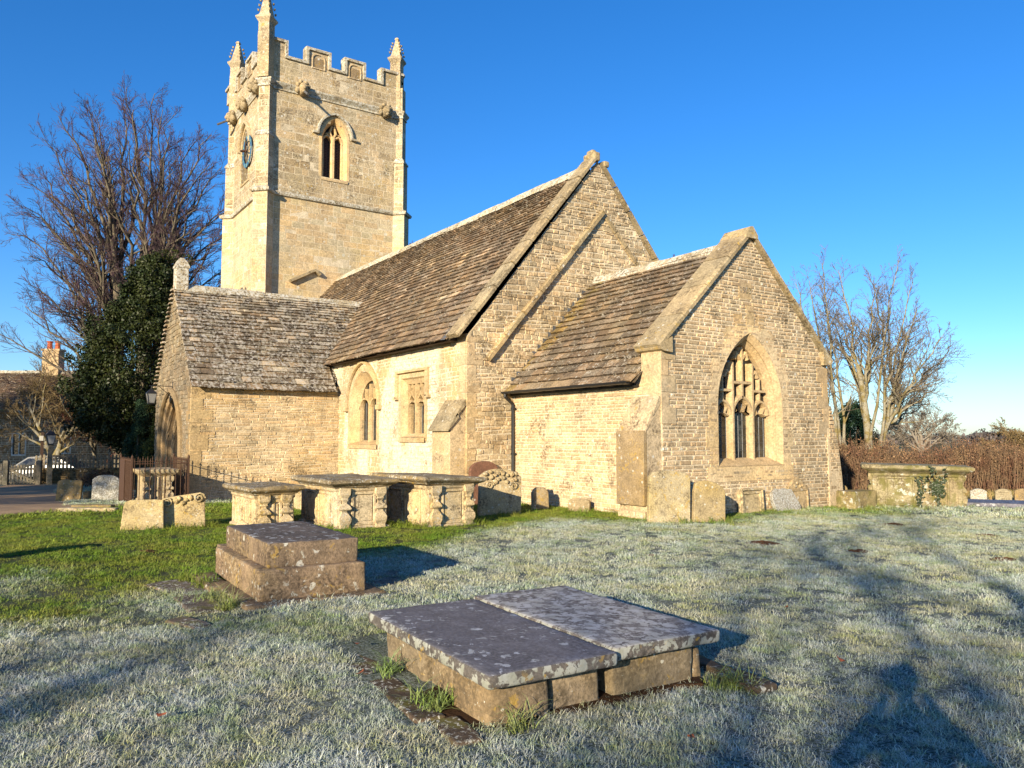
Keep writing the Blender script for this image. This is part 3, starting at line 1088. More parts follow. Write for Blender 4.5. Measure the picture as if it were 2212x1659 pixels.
# east window of the chancel: three lights under perpendicular tracery
W = MB()
cx = 13.93
voussoirs(W, PE, CE_IN, 0.31, -0.03, 0.014, (1.16, 1.15, 1.1), irregular=0.55, seg=0.34)
W.box((EX - 0.02, cx, 0.84), (0.075, 2.86, 0.32), 0, 0, (1.16, 1.15, 1.1))
for s in (-1, 1):
    W.box((EX - 0.02, cx + s * 1.23, 4.0 - 0.05 + 0.0), (0.0, 0.0, 0.0))
in1 = arch(cx, 1.98, 1.08, 2.30, 3.80, 14)
in2 = arch(cx, 1.86, 1.16, 2.30, 3.70, 14)
loft2d(W, PE, [(CE_IN, 0.012), (in1, -0.10), (in1, -0.13), (in2, -0.26), (in2, -0.40)], 0, (1.0, 0.95, 0.86))
W.add([PE(cx - 1.1, 1.0, 0.03), PE(cx + 1.1, 1.0, 0.03), PE(cx + 1.0, 1.17, -0.34), PE(cx - 1.0, 1.17, -0.34)], ((0, 1, 2, 3),), 0, (0.95, 0.92, 0.86))
ew = part(W, 'tracery_window', M['dressed'])
T = MB()
D0, D1 = -0.40, -0.22
zh = 2.22
for s in (-1, 1):
    sweep(T, PE, [(cx + s * 0.335, 1.1), (cx + s * 0.335, 3.28)], 0.12, D0, D1 + 0.02, 0, (1, .96, .88), 0.55)
    sweep(T, PE, [(cx + s * 0.62, 2.45), (cx + s * 0.62, 2.98)], 0.06, D0, D1 - 0.02, 0, (1, .96, .88), 0.5)
    hd = arch(cx + s * 0.635, 0.52, 1.9, 2.12, 2.43, 6)[2:]
    sweep(T, PE, hd, 0.09, D0, D1, 0, (1, .96, .88), 0.5)
    for e in (-1, 1):   # cusps
        sweep(T, PE, [(cx + s * 0.635 + e * 0.2, 2.10), (cx + s * 0.635 + e * 0.09, 2.16), (cx + s * 0.635 + e * 0.17, 2.27)], 0.05, D0, D1 - 0.04, 0, (1, .96, .88), 0.4)
        sweep(T, PE, [(cx + e * 0.27, 2.14), (cx + e * 0.12, 2.2), (cx + e * 0.22, 2.38)], 0.06, D0, D1 - 0.04, 0, (1, .96, .88), 0.4)
    sweep(T, PE, [(cx + s * 0.34, 2.66), (cx + s * 0.76, 2.66)], 0.07, D0, D1 + 0.01, 0, (1, .96, .88), 0.3)
    sweep(T, PE, [(cx + s * 0.02, 2.84), (cx + s * 0.33, 2.84)], 0.08, D0, D1 + 0.01, 0, (1, .96, .88), 0.3)
    sweep(T, PE, [(cx + s * 0.02, 3.36), (cx + s * 0.16, 3.5), (cx + s * 0.22, 3.36)], 0.07, D0, D1, 0, (1, .96, .88), 0.4)
    sweep(T, PE, [(cx + s * 0.36, 3.02), (cx + s * 0.48, 3.1), (cx + s * 0.56, 2.96)], 0.06, D0, D1, 0, (1, .96, .88), 0.4)
sweep(T, PE, arch(cx, 0.66, 1.9, 2.10, 2.52, 8)[2:], 0.10, D0, D1 + 0.01, 0, (1, .96, .88), 0.5)
sweep(T, PE, [(cx, 2.5), (cx, 3.64)], 0.09, D0, D1 + 0.01, 0, (1, .96, .88), 0.5)
T.build('tracery', M['dressed'], ew, world=True)
gl = MB()
sheet(gl, PE, [in2], -0.37)
gl.build('glass', M['glass'], ew, world=True)
ld = MB()
for a, b, n in ((cx - 0.87, cx - 0.4, 3), (cx - 0.28, cx + 0.28, 4), (cx + 0.4, cx + 0.87, 3)):
    lattice(ld, PE, a, b, 1.15, 2.4, -0.366, n, 0.17)
for a, b in ((cx - 0.3, cx - 0.05), (cx + 0.05, cx + 0.3), (cx - 0.6, cx - 0.4), (cx + 0.4, cx + 0.6)):
    lattice(ld, PE, a, b, 2.45, 3.3, -0.366, 2, 0.2)
ld.build('leading', M['lead'], ew, world=True)
# relieving arch stones above, and the date stone
vs = MB()
for i in range(-3, 4):
    if i == 0:
        vs.box((EX - 0.02, cx + 0.02, 4.33), (0.075, 0.26, 0.42), 0, 0, tintf((.95, .92, .86), .05))
    else:
        u, v = cx + i * 0.34, 4.22 - 0.11 * i * i * 0.9
        P2 = PE
        a = -i * 0.26
        c, s = cos(a), sin(a)
        vv = [(u + c * x - s * y, v + s * x + c * y) for x, y in ((-.13, -.22), (.13, -.22), (.14, .17 + 0.05 * (i % 2)), (-.14, .17 + 0.05 * (i % 2)))]
        vs.ring_loft([[PE(x, y, d) for x, y in vv] for d in (-.03, .013)], 0, tintf((.95, .92, .86), .06), True, False, True)
part(vs, 'relieving_arch', M['dressed'])
dsm = MB()
dsm.box((EX - 0.02, 13.80, 4.86), (0.08, 0.42, 0.36), 0, 0, (0.95, 0.92, 0.86))
ds = part(dsm, 'date_stone', M['dressed'])


def lettering(name, text, loc, rot, size, mat, parent=None, depth=0.004):
    cu_ = bpy.data.curves.new(name, 'FONT')
    cu_.body = text
    cu_.size = size
    cu_.extrude = depth
    cu_.align_x = 'CENTER'
    cu_.align_y = 'CENTER'
    tmp = bpy.data.objects.new(name, cu_)
    C.objects.link(tmp)
    bpy.context.view_layer.update()
    me = bpy.data.meshes.new_from_object(tmp.evaluated_get(bpy.context.evaluated_depsgraph_get()))
    bpy.data.objects.remove(tmp)
    me.materials.clear()
    me.materials.append(mat)
    at = me.attributes.new("tint", 'FLOAT_COLOR', 'FACE')
    at.data.foreach_set("color", np.ones(4 * len(me.polygons), np.float32))
    o = bpy.data.objects.new(name, me)
    C.objects.link(o)
    o.location = loc
    o.rotation_euler = rot
    if parent is not None:
        o.parent = parent
        p = parent
        while p:
            o.location -= p.location
            p = p.parent
    return o


lettering('date_lettering', '1903', (EX + 0.022, 13.80, 4.86), (pi / 2, 0, pi / 2), 0.20, M['flag'], ds)

# ---- nave
PNE = frame((NX, 0, 0), (0, 1, 0), (1, 0, 0))
PNS = frame((0, NSY, 0), (1, 0, 0), (0, -1, 0))
PNN = frame((0, NNY, 0), (-1, 0, 0), (0, 1, 0))
W1 = arch(-22.72, 2.04, 1.40, 2.60, 3.70, 12)
W2 = [(-20.02, 1.62), (-18.62, 1.62), (-18.62, 3.28), (-20.02, 3.28)]
ngable = [(NSY, GZ), (NNY, GZ), (NNY, 4.35), (NYC + 0.05, 9.42), (NSY, 4.15)]


def nave_tf(u, v):
    k = 1.0
    return (k, k, k)


wall_part('nave_wall', [M['limewash'], M['mortar']], [
    (PNS, [[(TX, GZ), (NX, GZ), (NX, 4.2), (TX, 4.2)], W1, W2], dict(ch=(0.07, 0.15), ln=(0.12, 0.36), joint=0.01, relief=(0.0, 0.012), jit=0.006, var=0.12, wob=0.012)),
    (PNN, [[(-NX, GZ), (-TX, GZ), (-TX, 4.2), (-NX, 4.2)]], None)])
wall_part('nave_gable_wall', [M['oldrubble'], M['mortar']], [
    (PNE, [ngable], dict(z0=0.0, ch=(0.06, 0.15), ln=(0.12, 0.42), joint=0.016, relief=(0.004, 0.03), jit=0.011, var=0.2, wob=0.022, tint=(1.02, 1.0, 0.97)))])
q = MB()
z = 0.0
k = 0
while z < 4.1:
    h = rng.uniform(0.26, 0.42)
    w = rng.uniform(0.2, 0.3) if k % 2 else rng.uniform(0.38, 0.5)
    h = min(h, 4.12 - z)
    rock_box(q, (NX - 0.035, NSY + w / 2 - 0.015, z + h / 2), (0.11, w, h - 0.012), 0, 0.012, 0, tintf((.86, .84, .8), 0.1, 0.03), 0.3)
    rock_box(q, (NX - w * 0.5 - 0.09, NSY + 0.028, z + h / 2), (w, 0.09, h - 0.012), 0, 0.012, 0, tintf((1, 1, 1), 0.08, 0.03), 0.3)
    z += h
    k += 1
part(q, 'quoin_stones', M['dressed'])
buttress('buttress', PNS, -17.36, -16.44, GZ, 1.82, 2.5, 0.44, M['rubble'], M['coping'])

# old roof line left on the gable, standing proud as a weathering
od = MB()
P0, P1 = Vector((10.36, 3.56)), Vector((14.24, 7.98))
for i in range(7):
    a, b = P0 + (P1 - P0) * (i / 7 + 0.004), P0 + (P1 - P0) * ((i + 1) / 7 - 0.004)
    j = rng.uniform(-0.01, 0.01)
    sweep(od, PNE, [(a.x, a.y + j), (b.x, b.y + j)], 0.15, 0.0, 0.13 + rng.uniform(-.012, .012), 0, tintf((1.1, 1.05, .95), .1), 0.35)
P0, P1 = Vector((14.36, 7.86)), Vector((16.6, 5.5))
for i in range(6):
    a, b = P0 + (P1 - P0) * (i / 6 + 0.004), P0 + (P1 - P0) * ((i + 1) / 6 - 0.004)
    sweep(od, PNE, [(a.x, a.y), (b.x, b.y)], 0.17, 0.0, 0.05, 0, tintf((1.1, 1.05, .95), .1), 0.3)
part(od, 'roof_line_weathering', M['coping'])

cp = MB()
coping_run(cp, NX - 0.42, NX + 0.11, (NSY - 0.30, 4.06), (NYC - 0.05, 9.42), 0.12, 8)
coping_run(cp, NX - 0.42, NX + 0.05, (NNY + 0.2, 4.4), (NYC + 0.15, 9.40), 0.13, 8)
rock_box(cp, (NX - 0.16, NYC - 0.02, 9.54), (0.5, 0.24, 0.26), 0, 0.05, 0, (1.1, 1.08, 1.0))
rock_box(cp, (NX - 0.14, NYC - 0.05, 9.68), (0.28, 0.16, 0.14), 0, 0.05, 0, (1.1, 1.08, 1.0))
rock_box(cp, (NX - 0.14, NYC + 0.34, 9.38), (0.46, 0.2, 0.18), 0, 0.05, 0, (1.1, 1.08, 1.0))
part(cp, 'gable_coping', M['coping'])

NE0 = (NSY - 0.32, 4.08)
nv = Vector((0, NYC - NE0[0], 9.32 - NE0[1]))
NSL = nv.length
nv.normalize()
nn_ = Vector((0, -nv.z, nv.y))
PNR = plane((0, NE0[0], NE0[1]), (1, 0, 0), nv, nn_)
rf = MB()
rf.quad(PNR(TX, -0.02, -0.04), PNR(NX - 0.35, -0.02, -0.04), PNR(NX - 0.35, NSL, -0.04), PNR(TX, NSL, -0.04), 0, (.4, .4, .4))
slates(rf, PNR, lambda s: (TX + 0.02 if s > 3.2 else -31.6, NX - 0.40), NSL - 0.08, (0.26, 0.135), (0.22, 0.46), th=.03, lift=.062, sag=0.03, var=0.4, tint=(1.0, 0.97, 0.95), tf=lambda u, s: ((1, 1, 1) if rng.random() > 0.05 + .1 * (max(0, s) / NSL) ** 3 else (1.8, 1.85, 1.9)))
pn2 = plane((0, NNY + 0.3, 4.3), (-1, 0, 0), Vector((0, NYC - NNY - 0.3, 5.0)).normalized(), (0, 0.75, 0.65))
rf.quad(pn2(-NX + .3, 0), pn2(-TX, 0), pn2(-TX, 6.7), pn2(-NX + .3, 6.7), 0, (.7, .7, .7))
nroof = part(rf, 'nave_roof', M['slate'])
ridge_run((TX, NYC, 9.36), (NX - 0.4, NYC, 9.38), 0.2, 0.22, 0.5, (1.25, 1.22, 1.12)).build('ridge_stones', M['ridge'], nroof, world=True)
ea = MB()
ea.box(((-25.8 + NX) / 2 - 0.2, NSY - 0.12, 4.09), (25.8 + NX - 0.5, 0.2, 0.10), 0, 0, (1, 1, 1), 0.01)
ea.build('eaves_board', M['darkwood'], nroof, world=True)
lf = MB()
lf.add([PNR(NX - 0.62, -0.08, 0.06), PNR(NX - 0.38, -0.1, 0.06), PNR(NX - 0.38, 0.55, 0.075), PNR(NX - 0.5, 0.5, 0.07)], ((0, 1, 2, 3),))
lf.build('lead_flashing', M['lead'], nroof, world=True)
lf = MB()
lf.add([PNR(-25.9, -0.1, 0.07), PNR(-25.55, -0.1, 0.07), PNR(-25.45, 0.12, 0.07), PNR(-25.9, 0.2, 0.07)], ((0, 1, 2, 3),))
lf.build('lead_flashing', M['lead'], nroof, world=True)


def nave_window(name, P, opening, cx, hw, sill, spring, apex, square=False):
    W = MB()
    wf = 0.17
    if not square:
        voussoirs(W, P, opening, wf, -0.03, 0.016, (1.02, 1, .95), irregular=0.12, seg=0.42)
        n = 12
        i1 = arch(cx, hw * 2 - 0.1, sill + 0.03, spring, apex - 0.06, n)
        i2 = arch(cx, hw * 2 - 0.5, sill + 0.10, spring, apex - 0.30, n)
        loft2d(W, P, [(opening, 0.014), (i1, -0.05), (i2, -0.26), (i2, -0.38)], 0, (1.02, .96, .84))
    else:
        a, b, c, d = opening
        for (u0, u1, v0, v1) in ((a[0] - wf, a[0], a[1] - .1, d[1] + wf), (b[0], b[0] + wf, a[1] - .1, d[1] + wf), (a[0], b[0], d[1], d[1] + wf)):
            W.ring_loft([[P(u, v, dd) for u, v in ((u0, v0), (u1, v0), (u1, v1), (u0, v1))] for dd in (-.03, .016)], 0, tintf((1.02, 1, .94), .05), True, False, True)
        ins = lambda e, s: [(a[0] + e, a[1] + s), (b[0] - e, a[1] + s), (b[0] - e, c[1] - e), (a[0] + e, c[1] - e)]
        i2 = ins(0.17, 0.1)
        loft2d(W, P, [(opening, 0.014), (ins(.04, .02), -0.04), (i2, -0.10), (i2, -0.31)], 0, (1.02, .97, .88))
    x0, x1 = opening[0][0], opening[1][0]
    W.add([P(x0 - .1, sill - 0.14, 0.06), P(x1 + .1, sill - 0.14, 0.06), P(x1 + .1, sill - 0.02, 0.05), P(x0 - .1, sill - 0.02, 0.05), P(x1, sill + 0.12, -0.30), P(x0, sill + 0.12, -0.30), P(x0 - .1, sill - .14, -.02), P(x1 + .1, sill - .14, -.02)], ((0, 1, 2, 3), (3, 2, 4, 5), (6, 7, 1, 0)), 0, (.9, .87, .8))
    w = part(W, name, M['dressed'])
    T = MB()
    D0, D1 = (-.37, -.20) if not square else (-.30, -.10)
    iw = (i2[1][0] - i2[0][0]) / 2
    c = (1.02, .97, .86)
    if not square:
        sweep(T, P, [(cx, sill), (cx, spring + 0.16)], 0.11, D0, D1 + 0.02, 0, c, 0.5)
        for s in (-1, 1):
            sweep(T, P, arch(cx + s * iw * .5, iw - 0.02, sill, spring - 0.1, spring + 0.24, 6)[2:], 0.08, D0, D1, 0, c, 0.45)
            sweep(T, P, [(cx + s * iw * 0.98, sill), (cx + s * iw * .98, spring)], 0.08, D0, D1, 0, c, .4)
            sweep(T, P, [(cx + s * iw * .42, spring + .2), (cx + s * iw * .42, apex - 0.55)], 0.055, D0, D1, 0, c, .4)
        sweep(T, P, [(cx, spring + .1), (cx, apex - 0.4)], 0.055, D0, D1, 0, c, .4)
    else:
        top = c_ = i2[2][1]
        sweep(T, P, [(cx, sill), (cx, top)], 0.12, D0, D1 + .02, 0, c, 0.5)
        for s in (-1, 1):
            m = cx + s * iw * .5
            sweep(T, P, [(m - .22, top - .62), (m - .16, top - .42), (m - .03, top - .3), (m, top - .12), (m, top)], 0.06, D0, D1, 0, c, .4)
            sweep(T, P, [(m + .22, top - .62), (m + .16, top - .42), (m + .03, top - .3), (m, top - .12)], 0.06, D0, D1, 0, c, .4)
            for e in (-1, 1):
                sweep(T, P, [(m + e * .24, top - .55), (m + e * .1, top - .5), (m + e * .2, top - .38)], 0.05, D0, D1 - .02, 0, c, .3)
            sweep(T, P, [(cx + s * iw * .98, sill), (cx + s * iw * .98, top)], 0.10, D0, D1, 0, c, .4)
    T.build('tracery', M['dressed'], w, world=True)
    gl = MB()
    sheet(gl, P, [i2], D0 + 0.03)
    gl.build('glass', M['glass'], w, world=True)
    ld = MB()
    for s in (-1, 1):
        lattice(ld, P, *sorted((cx + s * .06, cx + s * iw)), sill + .1, spring + .1 if not square else i2[2][1] - .5, D0 + .034, 3, .2)
    ld.build('leading', M['lead'], w, world=True)
    return w


w1 = nave_window('arched_window', PNS, W1, -22.72, 1.02, 1.40, 2.60, 3.70)
hm = MB()
sweep(hm, PNS, arch(-22.72, 2.5, 2.0, 2.55, 3.98, 10)[2:], 0.10, 0.0, 0.11, 0, (1.02, 1, .93), 0.35)
for s in (-1, 1):
    rock_box(hm, (-22.72 + s * 1.27, NSY - 0.07, 2.52), (0.2, 0.16, 0.16), 0, 0.04, 0, (1, .98, .9))
hm.build('hood_mould', M['dressed'], w1, world=True)
w2 = nave_window('square_headed_window', PNS, W2, -19.32, 0.70, 1.62, 2.9, 3.28, True)
hm = MB()
sweep(hm, PNS, [(-20.24, 2.72), (-20.24, 3.46), (-18.40, 3.46), (-18.40, 2.72)], 0.09, 0.0, 0.11, 0, (1.02, 1, .93), 0.3)
for s in (-1, 1):
    hm.box((-19.32 + s * 0.97, NSY - 0.055, 2.72), (0.2, 0.11, 0.08), 0, 0, (1, .98, .9))
hm.build('hood_mould', M['dressed'], w2, world=True)

# ---- south porch
PPE = frame((PX, 0, 0), (0, 1, 0), (1, 0, 0))
PPS = frame((0, PS, 0), (1, 0, 0), (0, -1, 0))
PPW = frame((PW, 0, 0), (0, -1, 0), (-1, 0, 0))
AR = arch(PXC - 0.02, 3.35, GZ, 1.2, 3.02, 14)
pg = [(PW, GZ), (PX, GZ), (PX, 3.22), (PXC, 6.72), (PW, 3.22)]
wall_part('porch_wall', [M['rubble'], M['mortar']], [
    (PPE, [[(PS, GZ), (NSY, GZ), (NSY, 3.3), (PS, 3.3)]], dict(ch=(0.05, 0.12), ln=(0.16, 0.55), joint=0.013, relief=(0.003, 0.025), jit=0.008, var=0.15, wob=0.012, tint=(1.05, 1.02, 0.97))),
    ])
wall_part('porch_wall', [M['rubble'], M['mortar']], [(PPW, [[(-NSY, GZ), (-PS, GZ), (-PS, 3.3), (-NSY, 3.3)]], None)])
wall_part('porch_gable_wall', [M['stained'], M['stained']], [
    (PPS, [pg, AR], dict(ch=(0.08, 0.2), ln=(0.16, 0.5), joint=0.014, relief=(0.004, 0.03), jit=0.012, var=0.24, wob=.015, tint=(1, 1, 1)))])
q = MB()
z = -0.3
k = 0
while z < 3.2:
    h = min(rng.uniform(0.3, 0.5), 3.22 - z)
    w = rng.uniform(0.25, 0.36) if k % 2 else rng.uniform(0.5, 0.66)
    rock_box(q, (PX - 0.03, PS + w / 2 - 0.015, z + h / 2), (0.1, w, h - 0.012), 0, 0.012, 0, tintf((.86, .84, .78), 0.1, 0.03), 0.3)
    rock_box(q, (PX - w * 0.4 - 0.085, PS + 0.03, z + h / 2), (w * .8, 0.1, h - 0.012), 0, 0.012, 0, tintf((.55, .52, .48), 0.08, 0.03), 0.3)
    z += h
    k += 1
part(q, 'quoin_stones', M['rubble'])
A = MB()
ac = PXC - 0.02
sweep(A, PPS, arch(ac, 3.62, GZ, 1.2, 3.18, 14)[1:] + [(ac - 1.81, GZ)], 0.16, 0.0, 0.13, 0, (.55, .52, .47), 0.3)
steps_ = [(3.35, 3.02, 0.02), (3.15, 2.9, -0.02), (3.1, 2.87, -.2), (2.86, 2.74, -.18), (2.8, 2.70, -.38), (2.56, 2.56, -.36), (2.5, 2.53, -.58), (2.26, 2.38, -.56), (2.2, 2.34, -.8), (2.0, 2.24, -.82), (1.98, 2.22, -1.3)]
loft2d(A, PPS, [(arch(ac, w, GZ, 1.2, ap, 14), d) for w, ap, d in steps_], 0, (.66, .6, .54))
for w_, ap, d in ((2.98, 2.80, -.16), (2.68, 2.62, -.34), (2.38, 2.45, -.54)):
    ln_ = arch(ac, w_, GZ, 1.2, ap, 14)
    A.tube([PPS(u, v, d) for u, v in ln_[1:] + [ln_[0]]], 0.075, 7, 0, (.7, .64, .57))
arp = part(A, 'porch_arch', M['dressed'])
dk = MB()
sheet(dk, PPS, [arch(ac, 2.0, GZ, 1.2, 2.24, 14)], -1.28, 0, (1, 1, 1))
dk.build('dark_doorway', M['dark'], arp, world=True)

# porch roof, running back into the nave roof
PSL = sqrt((PX + 0.25 - PXC) ** 2 + (6.7 - 3.14) ** 2)
pv = Vector((PXC - (PX + 0.25), 0, 6.7 - 3.14)).normalized()
pn_ = Vector((pv.z, 0, -pv.x))
PPR = plane((PX + 0.25, 0, 3.14), (0, 1, 0), pv, pn_)


def porch_span(s):
    z = 3.14 + pv.z * s
    return (PS - 0.05, NE0[0] + max(0.0, z - NE0[1]) * nv.y / nv.z + 0.12)


rf = MB()
rf.add([PPR(PS, 0, -.03), PPR(NE0[0], 0, -.03), PPR(porch_span(PSL)[1], PSL, -.03), PPR(PS, PSL, -.03)], ((0, 1, 2, 3),), 0, (.4, .4, .4))
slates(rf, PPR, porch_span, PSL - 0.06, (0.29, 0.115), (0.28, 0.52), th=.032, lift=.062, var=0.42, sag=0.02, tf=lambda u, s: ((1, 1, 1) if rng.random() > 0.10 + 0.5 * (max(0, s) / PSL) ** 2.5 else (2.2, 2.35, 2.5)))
pw2 = plane((PW - 0.25, 0, 3.14), (0, -1, 0), (-pv.x, 0, pv.z), (-pv.z, 0, -pv.x))
rf.add([pw2(-NE0[0], 0, 0), pw2(-PS, 0, 0), pw2(-PS, PSL, 0), pw2(-porch_span(PSL)[1], PSL, 0)], ((0, 1, 2, 3),), 0, (.7, .7, .7))
for i in range(26):     # verge slates standing out over the west slope
    s = i * PSL / 26
    p = pw2(-PS, s, 0.02)
    rf.box((p.x, PS - 0.0, p.z), (0.36, 0.2, 0.05), 0, 0, tintf((1.4, 1.35, 1.25), .2), 0.012)
proof = part(rf, 'porch_roof', M['slate_w'])
ridge_run((PXC, PS + 0.3, 6.74), (PXC, porch_span(PSL)[1] + 0.1, 6.74), 0.2, 0.22, 0.62, (1.15, 1.12, 1.05)).build('ridge_stones', M['ridge'], proof, world=True)
ea = MB()
ea.box((PX + 0.07, (PS + NSY) / 2, 3.17), (0.18, NSY - PS - 0.5, 0.1), 0, 0, (1, 1, 1), 0.008)
ea.build('eaves_board', M['darkwood'], proof, world=True)
fi = MB()
rock_box(fi, (PXC, PS + 0.17, 6.95), (0.4, 0.42, 0.85), 0, 0.03, 0, (1.1, 1.06, 1))
fi.ring_loft([[(PXC + x * k, PS + 0.17 + y * k, z) for x, y in ((-.22, -.23), (.22, -.23), (.22, .23), (-.22, .23))] for z, k in ((7.3, 1.0), (7.36, 1.0), (7.56, .6), (7.66, .25))], 0, (1.2, 1.18, 1.12), True, False, True)
part(fi, 'gable_finial', M['ridge'])

# ---- west tower
def offset_poly(pts, e):
    out = []
    n = len(pts)
    for i in range(n):
        p, a, b = Vector(pts[i]), Vector(pts[i - 1]), Vector(pts[(i + 1) % n])
        d1, d2 = (p - a).normalized(), (b - p).normalized()
        n1, n2 = Vector((d1.y, -d1.x)), Vector((d2.y, -d2.x))
        m = (n1 + n2)
        m = m / max(0.4, m.dot(n1)) if m.length > 1e-6 else n1
        out.append(tuple(p + m * e))
    return out


def tower_plan(w, L):
    """square tower with a diagonal buttress at each corner, counter-clockwise"""
    s2 = sqrt(0.5)
    o = []
    for (cx_, cy_), (ex, ey) in (((TX, TS), (1, -1)), ((TX, TN), (1, 1)), ((TW, TN), (-1, 1)), ((TW, TS), (-1, -1))):
        e = Vector((ex, ey)) * s2
        n = Vector((-e.y, e.x))
        c = Vector((cx_, cy_))
        g = w * sqrt(2)
        # where the buttress sides meet the walls
        if (ex, ey) == (1, -1):
            a, b = Vector((TX - g, TS)), Vector((TX, TS + g))
        elif (ex, ey) == (1, 1):
            a, b = Vector((TX, TN - g)), Vector((TX - g, TN))
        elif (ex, ey) == (-1, 1):
            a, b = Vector((TW + g, TN)), Vector((TW, TN - g))
        else:
            a, b = Vector((TW, TS + g)), Vector((TW + g, TS))
        o += [tuple(a), tuple(c + e * L - n * w), tuple(c + e * L + n * w), tuple(b)]
    return o


BW = arch(13.66, 1.30, 14.22, 16.1, 17.22, 12)
STG = [(GZ, 13.05, 0.36, 0.24), (13.05, 15.7, 0.32, 0.16), (15.7, 18.3, 0.27, 0.07), (18.3, 19.62, 0.25, 0.05)]
tmb = {0: MB(), 1: MB()}
for k, (z0, z1, w, L) in enumerate(STG):
    pl = tower_plan(w, L)
    for i in range(len(pl)):
        a, b = Vector(pl[i]), Vector(pl[(i + 1) % len(pl)])
        u = (b - a)
        Ln = u.length
        u.normalize()
        nrm = Vector((u.y, -u.x))
        P = frame((a.x, a.y, 0), (u.x, u.y, 0), (nrm.x, nrm.y, 0))
        polys = [[(0, z0), (Ln, z0), (Ln, z1), (0, z1)]]
        east = i == 3
        if east and z1 > 14.3 and z0 < 17:
            wpoly = [(y - a.y, z) for y, z in BW]
            if z0 < 14:
                wpoly = [(y, z) for y, z in wpoly if z < 15.0][:2] + [(wpoly[1][0], z1), (wpoly[0][0], z1)]
            else:
                wpoly = [(x, max(z, z0)) for x, z in wpoly]
            polys.append(wpoly)
        mb = tmb[0 if k == 0 else 1]
        sheet(mb, P, polys, 0, 1)
        seen = nrm.x * 0.9 + nrm.y * -0.45 > -0.15
        if seen:
            big = k == 0
            stones(mb, P, polys, max(z0, 5.0) if k == 0 else z0, z1, ch=(0.24, 0.40), ln=(0.3, 0.95), joint=0.010, relief=(0.0, 0.006), jit=0.002, var=0.10 if big else 0.12, warm=0.07 if big else 0.05)
tw = part(tmb[0], 'tower_lower_stage', [M['ashlar'], M['mortar']])
tu = part(tmb[1], 'tower_upper_stage', [M['ashlar_old'], M['mortar']])

# set-offs, string courses
sc = MB()


def string_course(mb, z, w, L, prof, t=(1, 1, 1)):
    pl = tower_plan(w, L)
    rings = []
    for dz, e in prof:
        q = offset_poly(pl, e)
        rings.append([(x, y, z + dz) for x, y in q])
    mb.ring_loft(rings, 0, t)


string_course(sc, 13.02, .36, .24, ((-.14, -.02), (-.10, .10), (-.02, .13), (.04, .13), (.22, -.14)))
string_course(sc, 18.26, .27, .07, ((-.30, -.02), (-.28, .06), (-.18, .03), (-.08, .09), (0, .14), (.07, .14), (.20, -.10)))
for (cx_, cy_), (ex, ey) in (((TX, TS), (1, -1)), ((TX, TN), (1, 1)), ((TW, TS), (-1, -1))):
    a = atan2(ey, ex)
    e = Vector((cos(a), sin(a)))
    c0 = Vector((cx_, cy_)) - e * .18
    n_ = Vector((-e.y, e.x))
    rr = []
    for z, w, l in ((15.60, .30, .32), (15.62, .36, .38), (15.70, .36, .38), (15.92, .26, .24)):
        rr.append([tuple(c0 + e * x * l + n_ * y * w) + (z,) for x, y in ((-1, -1), (1, -1), (1, 1), (-1, 1))])
    sc.ring_loft(rr, 0, (1, 1, 1), True, True, True)
part(sc, 'string_course', M['ridge'])

# battlements
par = MB()
T2 = 0.34
zb, zt = 19.62, 20.36
mer = [(TS, 11.2), (12.22, 13.34), (14.16, 15.16), (16.12, TN)]
cop = MB()
for (o, U, N, flip) in (((TX, 0, 0), (0, 1, 0), (1, 0, 0), 0), ((0, TS, 0), (1, 0, 0), (0, -1, 0), 1), ((TW, 0, 0), (0, -1, 0), (-1, 0, 0), 2), ((0, TN, 0), (-1, 0, 0), (0, 1, 0), 3)):
    P = frame(o, U, N)
    if flip == 0:
        ms = mer
    elif flip == 1:
        ms = [(TX - (b - TS), TX - (a - TS)) for a, b in mer][::-1]
    elif flip == 2:
        ms = [(-b, -a) for a, b in mer][::-1]
    else:
        ms = [(-TX + (a - TS), -TX + (b - TS)) for a, b in mer]
    lo, hi = ms[0][0], ms[-1][1]
    par.ring_loft([[P(u, v, d) for u, v in ((lo, 18.3), (hi, 18.3), (hi, zb), (lo, zb))] for d in (-T2, -T2 + 0.02)], 0, (1, 1, 1), True, True, True)
    for a, b in ms:
        stones(par, P, [[(a, zb), (b, zb), (b, zt), (a, zt)]], zb, zt, (.24, .37), (.3, .7), .01, (.0, .005), .002, var=.1)
        par.ring_loft([[P(u, v, d) for u, v in ((a, zb - .02), (b, zb - .02), (b, zt), (a, zt))] for d in (-T2, 0.0)], 0, tintf((1, 1, 1), .06), True, True, True)
    line = []
    for a, b in ms:
        line += [(a, zb + .03), (a, zt + .03), (b, zt + .03), (b, zb + .03)]
    line = line[1:-1]
    sweep(cop, P, line, 0.17, -T2 - 0.05, 0.10, 0, (1, 1, 1), 0.25)
    if flip < 2:
        for a, b in ms[1:3]:
            m_ = (a + b) / 2
            sweep(par, P, arch(m_, .62, 19.5, 19.95, 20.2, 5), 0.07, 0, .05, 0, (1.1, 1.05, 1), .3, True)
            par.quad(P(m_ - .27, 19.5, .008), P(m_ + .27, 19.5, .008), P(m_ + .27, 20.02, .008), P(m_ - .27, 20.02, .008), 0, (.55, .5, .45))
pr = part(par, 'battlement', M['ashlar_old'])
cop.build('battlement_coping', M['ridge'], pr, world=True)
rfm = MB()
rfm.quad((TX - .2, TS + .2, 19.0), (TX - .2, TN - .2, 19.0), (TW + .2, TN - .2, 19.0), (TW + .2, TS + .2, 19.0))
part(rfm, 'tower_roof', M['lead'])


